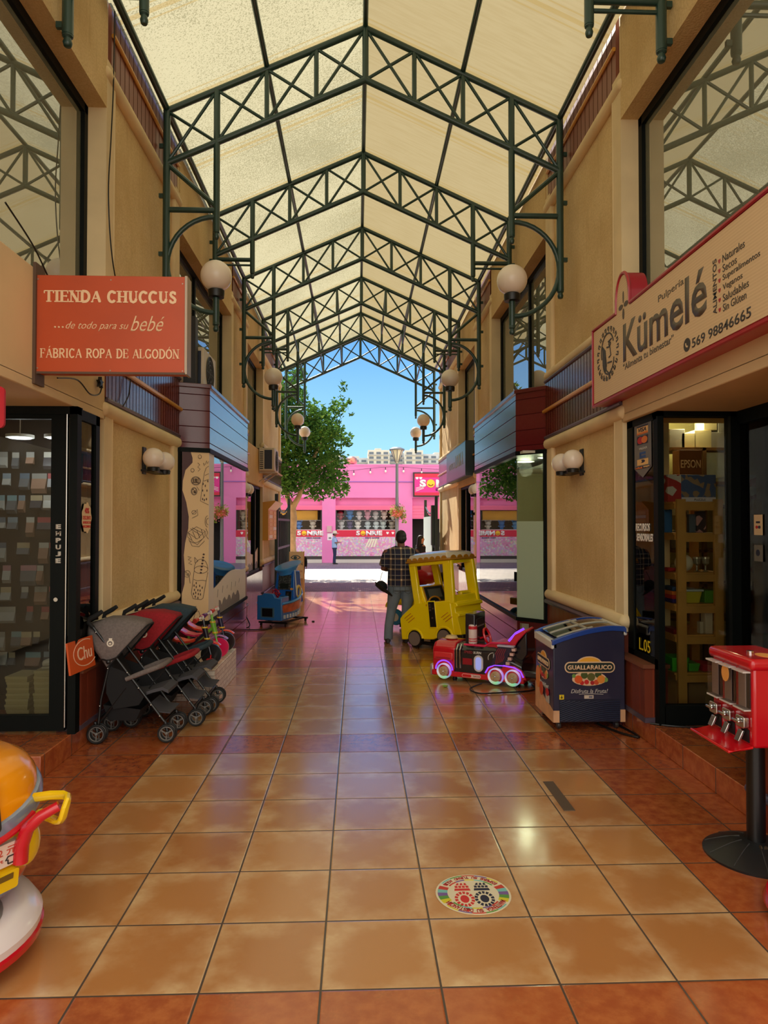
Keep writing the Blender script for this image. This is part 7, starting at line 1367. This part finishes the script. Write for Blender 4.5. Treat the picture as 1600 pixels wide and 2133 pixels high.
# ================================================================ wrapped box and tricycles
t = NT('brick_print_paper'); x, y, z = t.pos(); iv = (z / .05).floor(); uu = (x + y) / .11 + (iv * .5).fract(); e = ((uu.fract() - .5).abs() * .11).mx(((z / .05).fract() - .5).abs() * .05 + .03)
n = t.noise(30, 3, t.vec); w1 = t.white(t.comb(uu.floor(), iv)); c = t.mix(w1, S(240, 230, 216), S(214, 200, 184)); c = t.mix(n.ss(.45, .7) * .4, c, S(176, 146, 122)); t.col(t.mix(e.gt(.0515), c, S(170, 148, 130))); t.set(Roughness=.4); t.bump(n, .15, .004)
o = MB().box(-.33, .33, -.6, .6, 0, .312).make('wrapped_box', t.m, bevel=.006); o.location = (-1.745, 7.57, 0); tag(o, 'long box wrapped in brick print paper carrying the tricycles', 'box')
def trike(y, cols, lab):
    fr, seat, wh, hub, grip, fend = cols
    r = thing('tricycle', (-1.815, y, .313), 0, lab, 'tricycle', 'tricycles on the wrapped box'); c_ = lambda c: PL('trike_%d_%d_%d' % c, c, .3)
    w = MB().lathe([(.07, -.02), (.105, -.018), (.108, 0), (.105, .018), (.07, .02)], (.31, 0, .108), 28, 'Y').make('front_wheel', c_(wh), r); MB().lathe([(.072, -.015), (.06, .016), (.001, .018)], (.31, 0, .108), 24, 'Y').make('hub', c_(hub), w) ; MB().lathe([(.072, .015), (.06, -.016), (.001, -.018)], (.31, 0, .108), 24, 'Y').make('hub', c_(hub), w)
    m = MB()
    for s in (-1, 1): m.tube([(.31, s * .03, .108), (.28, s * .03, .23), (.265, 0, .27)], .01, 8)
    m.make('fork', c_(fr), r); m = MB(); m.tube([(.27, 0, .25), (.235, 0, .40)], [.026, .03], 12); m.make('head_tube', c_(fr), r); m = MB(); m.tube([(.237, 0, .39), (.225, 0, .47)], .014, 8); m.make('steering_post', c_(fr), r)
    for z in (.27, .385): m = MB(); m.lathe([(.032, -.008), (.034, 0), (.032, .008)], (.27 - (z - .25) * .23, 0, z), 14); m.make('collar_ring', c_((230, 190, 60)), r)
    m = MB(); m.tube([(.225, 0, .465), (.21, -.05, .485), (.185, -.12, .475)], .012, 8); m.tube([(.225, 0, .465), (.21, .05, .485), (.185, .12, .475)], .012, 8); m.make('handlebar', c_((230, 226, 222)), r)
    for s in (-1, 1): m = MB(); m.tube([(.192, s * .10, .478), (.175, s * .155, .468)], [.02, .026], 10); m.make('grip', c_(grip), r); m = MB(); m.tube([(.31, s * .02, .108), (.31, s * .05, .07)], .007, 6); m.cbox((.31, s * .075, .068), (.06, .05, .016)); m.make('pedal', c_((206, 30, 40)), r)
    m = MB(); m.tube([(.25, 0, .33), (.10, 0, .20), (-.05, 0, .15), (-.16, 0, .10)], .018, 10); m.make('frame_tube', c_(fr), r)
    m = MB(); m.loft([[(x, -w, z), (x, 0, z - .02), (x, w, z), (x, w, z + .018), (x, 0, z + .0), (x, -w, z + .018)] for x, z, w in ((-.13, .36, .06), (-.10, .30, .085), (-.03, .255, .09), (.06, .235, .08), (.13, .245, .05), (.15, .262, .04))]); m.make('seat', c_(seat), r, smooth=60)
    m = MB(); m.tube([(-.02, 0, .15), (-.02, 0, .25)], .014, 8); m.cyl((-.16, -.15, .07), (-.16, .15, .07), .01, 8); m.make('rear_axle', c_(fr), r)
    for s in (-1, 1): MB().lathe([(.045, -.018), (.068, -.016), (.07, 0), (.068, .016), (.045, .018), (.001, .018)], (-.16, s * .16, .07), 22, 'Y').make('rear_wheel', c_(wh), r)
    m = MB(); m.loft([[(.31 + a * .0 + .125 * math.sin(b), s * .03, .108 + .125 * math.cos(b)) for s in (-1, 1)] + [(.31 + .137 * math.sin(b), s * .02, .108 + .137 * math.cos(b)) for s in (1, -1)] for a, b in [(0, -.7 + .25 * k) for k in range(7)]]); m.make('fender', c_(fend), r)
trike(7.22, ((26, 24, 40), (226, 60, 36), (20, 20, 22), (236, 180, 20), (206, 60, 50), (230, 60, 40)), 'tricycle with black front wheel and yellow hub on the wrapped box')
trike(7.62, ((120, 190, 60), (214, 30, 90), (226, 20, 90), (130, 70, 130), (110, 60, 130), (170, 110, 180)), 'green and pink tricycle in the middle of the wrapped box'); trike(8.0, ((30, 30, 70), (226, 50, 30), (22, 22, 24), (30, 30, 34), (206, 60, 50), (236, 70, 50)), 'tricycle with navy and red stem at the far end of the wrapped box')
# ================================================================ people
def vox(o, size=.012, it=4):
    m = o.modifiers.new('r', 'REMESH'); m.mode = 'VOXEL'; m.voxel_size = size; m.use_smooth_shade = True
    s = o.modifiers.new('s', 'SMOOTH'); s.factor = .5; s.iterations = it; return o
def el_ring(cx, cy, z, rx, ry, n=18): return [(cx + rx * math.cos(2 * PI * k / n), cy + ry * math.sin(2 * PI * k / n), z) for k in range(n)]
def hand(m, w, d, s, k=1.):
    """palm, four fingers of different lengths and a thumb; w wrist, d pointing direction, s=+1 right"""
    w = Vector(w); d = Vector(d).normalized(); side = d.cross(Vector((0, 0, 1))).normalized() if abs(d.z) < .9 else Vector((0, 1, 0)); nrm = side.cross(d).normalized()
    m.tube([w, w + d * .045 * k, w + d * .085 * k], [.026 * k, .036 * k, .034 * k], 10, sq=.5)
    for i, L in enumerate((.062, .07, .066, .052)):
        b = w + d * .08 * k + side * ((i - 1.5) * .0185 * k); m.tube([b, b + d * L * .5 * k - nrm * .008 * k, b + d * L * .85 * k - nrm * .026 * k], [.0092 * k, .0088 * k, .0075 * k], 6)
    b = w + d * .03 * k - side * .028 * k * s; m.tube([b, b + d * .03 * k - side * .02 * k * s, b + d * .06 * k - side * .022 * k * s], [.012 * k, .0105 * k, .009 * k], 6)
def person(loc, rz, lab, cat='person', H=1.7, build=1., skin=(150, 96, 70), hair=(24, 20, 20), shirt=None, trousers=None, shoes=(40, 30, 26), arms=None, step=.0, lean=0., long_hair=False, sleeve=.55, vs=.012, stance=.10, head_down=0.):
    stn = stance if isinstance(stance, dict) else {1: stance, -1: -stance}
    r = thing('person', loc, rz, lab, cat); k = H / 1.7; b = build
    SK = M('skin_%d_%d_%d' % skin, S(*skin), .55); HR = M('hair_%d_%d_%d' % hair, S(*hair), .6)
    P = lambda x, y, z: (x * k, (y + lean * max(0, z - .9)) * k, z * k)
    arms = arms or {1: ((.21 * b, 0, 1.39), (.25 * b, -.03, 1.12), (.25 * b, .04, .88)), -1: ((-.21 * b, 0, 1.39), (-.25 * b, -.03, 1.12), (-.25 * b, .04, .88))}
    m = MB()
    tor = [(.86, .155, .115, 0), (.95, .165, .125, 0), (1.08, .155, .12, 0), (1.22, .175, .125, 0), (1.34, .185, .115, -.005), (1.41, .14, .085, -.01), (1.45, .062, .06, 0), (1.52, .055, .058, .01)]
    m.loft([[P(x, y, z) for x, y, z in el_ring(0, yo, z, rx * (b if z < 1.42 else 1), ry * (b if z < 1.42 else 1))] for z, rx, ry, yo in tor])
    hx = -head_down
    m.ball(P(0, .02, 1.60), (.076 * k, .092 * k, .105 * k), 20, 14); m.ball(P(0, .045 + hx * -.3, 1.545), (.055 * k, .06 * k, .055 * k), 14, 10); m.ball(P(0, .115, 1.585), (.014 * k, .018 * k, .02 * k), 8, 6)
    for s in (-1, 1): m.ball(P(s * .078, .01, 1.59), (.012 * k, .02 * k, .032 * k), 8, 6)
    m.ball(P(0, .10, 1.545), (.024 * k, .012 * k, .009 * k), 8, 6)
    legs = {}
    for s in (-1, 1):
        fy = s * step; kn = ((stn[s] + s * .085 * b) * .5, fy * .5 + .015, .49); an = (stn[s], fy - .01, .085)
        legs[s] = ((s * .085 * b, 0, .9), kn, an)
        m.tube([P(*legs[s][0]), P(s * .09 * b, fy * .25, .7), P(*kn), P(stn[s] * .75 + kn[0] * .25, fy * .75 - .01, .3), P(*an)], [.082 * k * b, .075 * k * b, .054 * k, .047 * k, .036 * k], 14)
        sh, el, wr = arms[s]; m.tube([P(*sh), P(*[(a + c) / 2 for a, c in zip(sh, el)]), P(*el), P(*[(a * .6 + c * .4) for a, c in zip(el, wr)]), P(*wr)], [.05 * k * b, .045 * k * b, .039 * k, .038 * k, .027 * k], 12); m.ball(P(*sh), .055 * k * b, 12, 8)
        d = Vector(P(*wr)) - Vector(P(*el)); hand(m, P(*wr), d, s, k)
    vox(m.make('body', SK, r), vs * .8)
    for s in (-1, 1): MB().ball(P(s * .032, .098, 1.605), (.012 * k, .008 * k, .008 * k), 8, 6).make('eye', M('eye_dark', S(30, 22, 20), .3), r)
    m = MB(); m.ball(P(0, .0, 1.632), (.082 * k, .092 * k, .092 * k), 20, 14); m.ball(P(0, -.035, 1.585), (.074 * k, .062 * k, .07 * k), 16, 12)
    if long_hair: m.loft([[P(x, y, z) for x, y, z in el_ring(0, yo, z, rx, ry)] for z, rx, ry, yo in ((1.66, .075, .06, -.03), (1.52, .095, .065, -.045), (1.36, .11, .05, -.075), (1.22, .08, .03, -.09))])
    vox(m.make('hair', HR, r), vs * .8, 2)
    if shirt:
        m = MB(); st_ = [(.86, .178, .14, 0), (.93, .182, .145, 0), (1.08, .176, .142, 0), (1.22, .19, .142, 0), (1.34, .20, .13, -.005), (1.41, .155, .10, -.01), (1.445, .085, .075, -.005), (1.465, .075, .07, -.005)]
        m.loft([[P(x, y, z) for x, y, z in el_ring(0, yo, z, rx * b, ry * b)] for z, rx, ry, yo in st_])
        for s in (-1, 1):
            sh, el, wr = arms[s]; f_ = lambda t: [a + (c - a) * t for a, c in zip(sh, el)]
            if sleeve > 1: m.tube([P(*sh), P(*el), P(*[(a * .1 + c * .9) for a, c in zip(el, wr)])], [.066 * k * b, .056 * k, .042 * k], 14)
            else: m.tube([P(*f_(.0)), P(*f_(sleeve * .5)), P(*f_(sleeve))], [.058 * k * b, .064 * k * b, .068 * k * b], 14)
            m.ball(P(*[q * .97 for q in sh[:1]], sh[1], sh[2] - .012), .060 * k * b, 14, 10); m.tube([P(s * .05, -.005, 1.43), P(sh[0] * .97, sh[1], sh[2] - .005)], [.055 * k * b, .056 * k * b], 12)
        vox(m.make('shirt', shirt, r), vs, 3)
    if trousers:
        m = MB(); m.loft([[P(x, y, z) for x, y, z in el_ring(0, 0, z, rx * b, ry * b)] for z, rx, ry in ((.80, .165, .13), (.88, .172, .135), (.95, .168, .13), (.985, .162, .126))])
        for s in (-1, 1):
            a, kn, an = legs[s]; m.tube([P(a[0], a[1], .88), P(s * .092 * b, kn[1] * .5, .7), P(*kn), P(stn[s] * .85 + kn[0] * .15, an[1], .25), P(an[0], an[1] - .005, .055)], [.094 * k * b, .088 * k * b, .073 * k, .068 * k, .07 * k], 16)
        vox(m.make('trousers', trousers, r), vs, 3)
    for s in (-1, 1):
        a = legs[s][2]; m = MB(); cx, cy = a[0] * 1.05, a[1]
        m.loft([[(p * k, (cy + q) * k, z * k) for p, q, z in rr_] for rr_ in [[(cx + .045 * math.cos(2 * PI * j / 14) * w, -.0 + y0 + .0 * j, z0 + h * math.sin(2 * PI * j / 14)) for j in range(14)] for y0, w, z0, h in ((-.075, .5, .04, .035), (-.05, .9, .042, .042), (.02, .95, .045, .045), (.09, 1.05, .036, .034), (.15, .9, .028, .026), (.18, .4, .024, .018))]]); m.make('shoe', M('shoe_%d_%d_%d' % shoes, S(*shoes), .5), r)
    return r
t = NT('plaid_shirt'); x, y, z = t.pos(True); g = lambda u, p, w, o=0.: ((u + o) / p).fract().lt(w)
v1 = g(x, .15, .17, .03); v2 = g(x, .15, .035, .11); h1 = g(z, .155, .16, .0); h2 = g(z, .155, .035, .08); wid = g(x, .15, .34, .09); wih = g(z, .155, .34, .08)
c = t.mix((wid + wih) * .3, S(26, 26, 44), S(44, 44, 70)); c = t.mix((v1 * .42 + h1 * .42).mn(1), c, S(166, 140, 112)); c = t.mix(v1 * h1, c, S(206, 180, 142)); c = t.mix((v2.mx(h2)) * .65, c, S(206, 200, 186)); t.col(c); t.set(Roughness=.9); PLAID = t.m
t = NT('washed_jeans'); x, y, z = t.pos(True); n = t.noise(9, 4, t.vec); w = t.noise(2.5, 2, t.vec); c = t.mix(n, S(96, 110, 124), S(126, 138, 146)); c = t.mix(w.ss(.5, .7) * .4, c, S(150, 148, 136)); t.col(c); t.set(Roughness=.9); t.bump(n, .3, .01); JEAN = t.m
mn = person((.655, 10.36, 0), math.radians(4), 'person in plaid shirt and grey jeans seen from the back, cap at wrist', H=1.655, build=1.17, skin=(122, 76, 58), shirt=PLAID, trousers=JEAN, arms={-1: ((-.19 * 1.17, 0, 1.365), (-.275, .03, 1.125), (-.13, .24, 1.10)), 1: ((.19 * 1.17, 0, 1.365), (.28, .03, 1.13), (.14, .24, 1.14))}, sleeve=.82, vs=.009, stance={-1: -.20, 1: .065}, head_down=.1)
m = MB(); m.box(-.178, .178, -.02, .02, 0, .001); bpy.data.meshes  # belt and pockets follow
m = MB(); m.loft([[(x * 1, y, z) for x, y, z in el_ring(0, 0, z, .195, .156)] for z in (.905, .945)], caps=False); m.make('belt', M('dark_belt', S(30, 24, 22), .5), mn)
for s in (-1, 1): strokes('back_pocket', frame((s * .085, -.158, .80), (1, s * -.25 * -1, 0), (0, .05, 1)), [[(-.05, .05), (-.05, -.04), (0, -.065), (.05, -.04), (.05, .05), (-.05, .05)]], .005, M('pocket_stitch', S(70, 76, 80), .9), mn)
MB().cbox((.0, .315, 1.13), (.075, .012, .15)).make('phone', BLACK, mn) if False else None
ph = thing('mobile_phone', (.655, 10.66, 1.10), 0, 'dark phone held in front of the person in the plaid shirt', 'phone'); MB().cbox((0, 0, 0), (.075, .01, .15), Matrix.Rotation(-.7, 3, 'X')).make('phone_case', BLACK, ph, bevel=.004)
cp_ = thing('cap', (.335, 10.37, .80), .3, 'black cap dangling from the wrist of the person in plaid', 'cap'); m = MB(); m.lathe([(.09, 0), (.095, .03), (.085, .08), (.05, .115), (.001, .125)], (0, 0, 0), 20); m.v = [tuple(Matrix.Rotation(.7, 3, 'Y') @ Vector(p)) for p in m.v]; m.make('crown', M('cap_black', S(22, 22, 24), .85), cp_, smooth=60)
m = MB(); m.loft([[(-.09 * math.cos(a) * q, -.09 * math.sin(a) * q - (q - 1) * .16, .004 + .0 * q) for a in [PI * k / 10 for k in range(11)]] for q in (1., 1.5, 1.9)], closed=False); m.v = [tuple(Matrix.Rotation(.7, 3, 'Y') @ Vector(p)) for p in m.v]; o = m.make('visor', M('cap_black', S(22, 22, 24), .85), cp_, flip=False); o.modifiers.new('s', 'SOLIDIFY').thickness = .006
m = MB(); m.tube([(.0, 0, .1), (.03, .03, .18), (.06, .05, .24)], .004, 5); m.make('strap', M('cap_black', S(22, 22, 24), .85), cp_)
hm = person((-1.03, 31.2, 0), math.radians(-80), 'person in a pale hat and blue shirt reading a phone by the pink pillar', H=1.44, skin=(150, 100, 80), shirt=M('sky_blue_shirt', S(150, 180, 224), .9), trousers=M('navy_trousers', S(36, 44, 78), .9), shoes=(26, 26, 30), arms={-1: ((-.2, 0, 1.39), (-.23, .02, 1.13), (-.1, .26, 1.16)), 1: ((.2, 0, 1.39), (.23, .02, 1.13), (.1, .26, 1.16))}, sleeve=.9, vs=.016)
ht = MB(); ht.lathe([(.19, 1.375), (.195, 1.385), (.10, 1.41), (.095, 1.47), (.07, 1.50), (.001, 1.51)], (0, .01, 0), 20); ht.make('hat', M('pale_hat', S(206, 196, 180), .8), hm)
m = MB(); m.tube([(-.16, .02, 1.2), (-.02, .14, 1.05), (.14, .08, .86)], .012, 6); m.make('bag_strap', BLACK, hm)
person((1.60, 17.5, 0), math.radians(-70), 'person with long dark hair and dark top beyond the person in plaid', H=1.48, skin=(196, 140, 112), shirt=M('black_top', S(30, 28, 34), .9), trousers=M('dark_trousers', S(34, 34, 42), .9), long_hair=True, sleeve=1.5, vs=.014)
person((2.28, 23.2, 0), math.radians(-30), 'person in brown top and pale trousers striding by the open gate', H=1.5, skin=(206, 150, 120), hair=(60, 36, 30), shirt=M('brown_top', S(96, 70, 60), .9, var=.3, vs=30), trousers=M('blush_trousers', S(240, 214, 206), .9), shoes=(60, 40, 36), step=.2, lean=.25, sleeve=.25, vs=.016, stance=.12)
person((-1.66, 20.7, 0), math.radians(180), 'small person in dark clothes hidden behind the sandwich board except one leg', H=.96, shirt=M('black_top', S(30, 28, 34), .9), trousers=M('dark_trousers', S(34, 34, 42), .9), shoes=(30, 30, 34), sleeve=1.5, vs=.016)
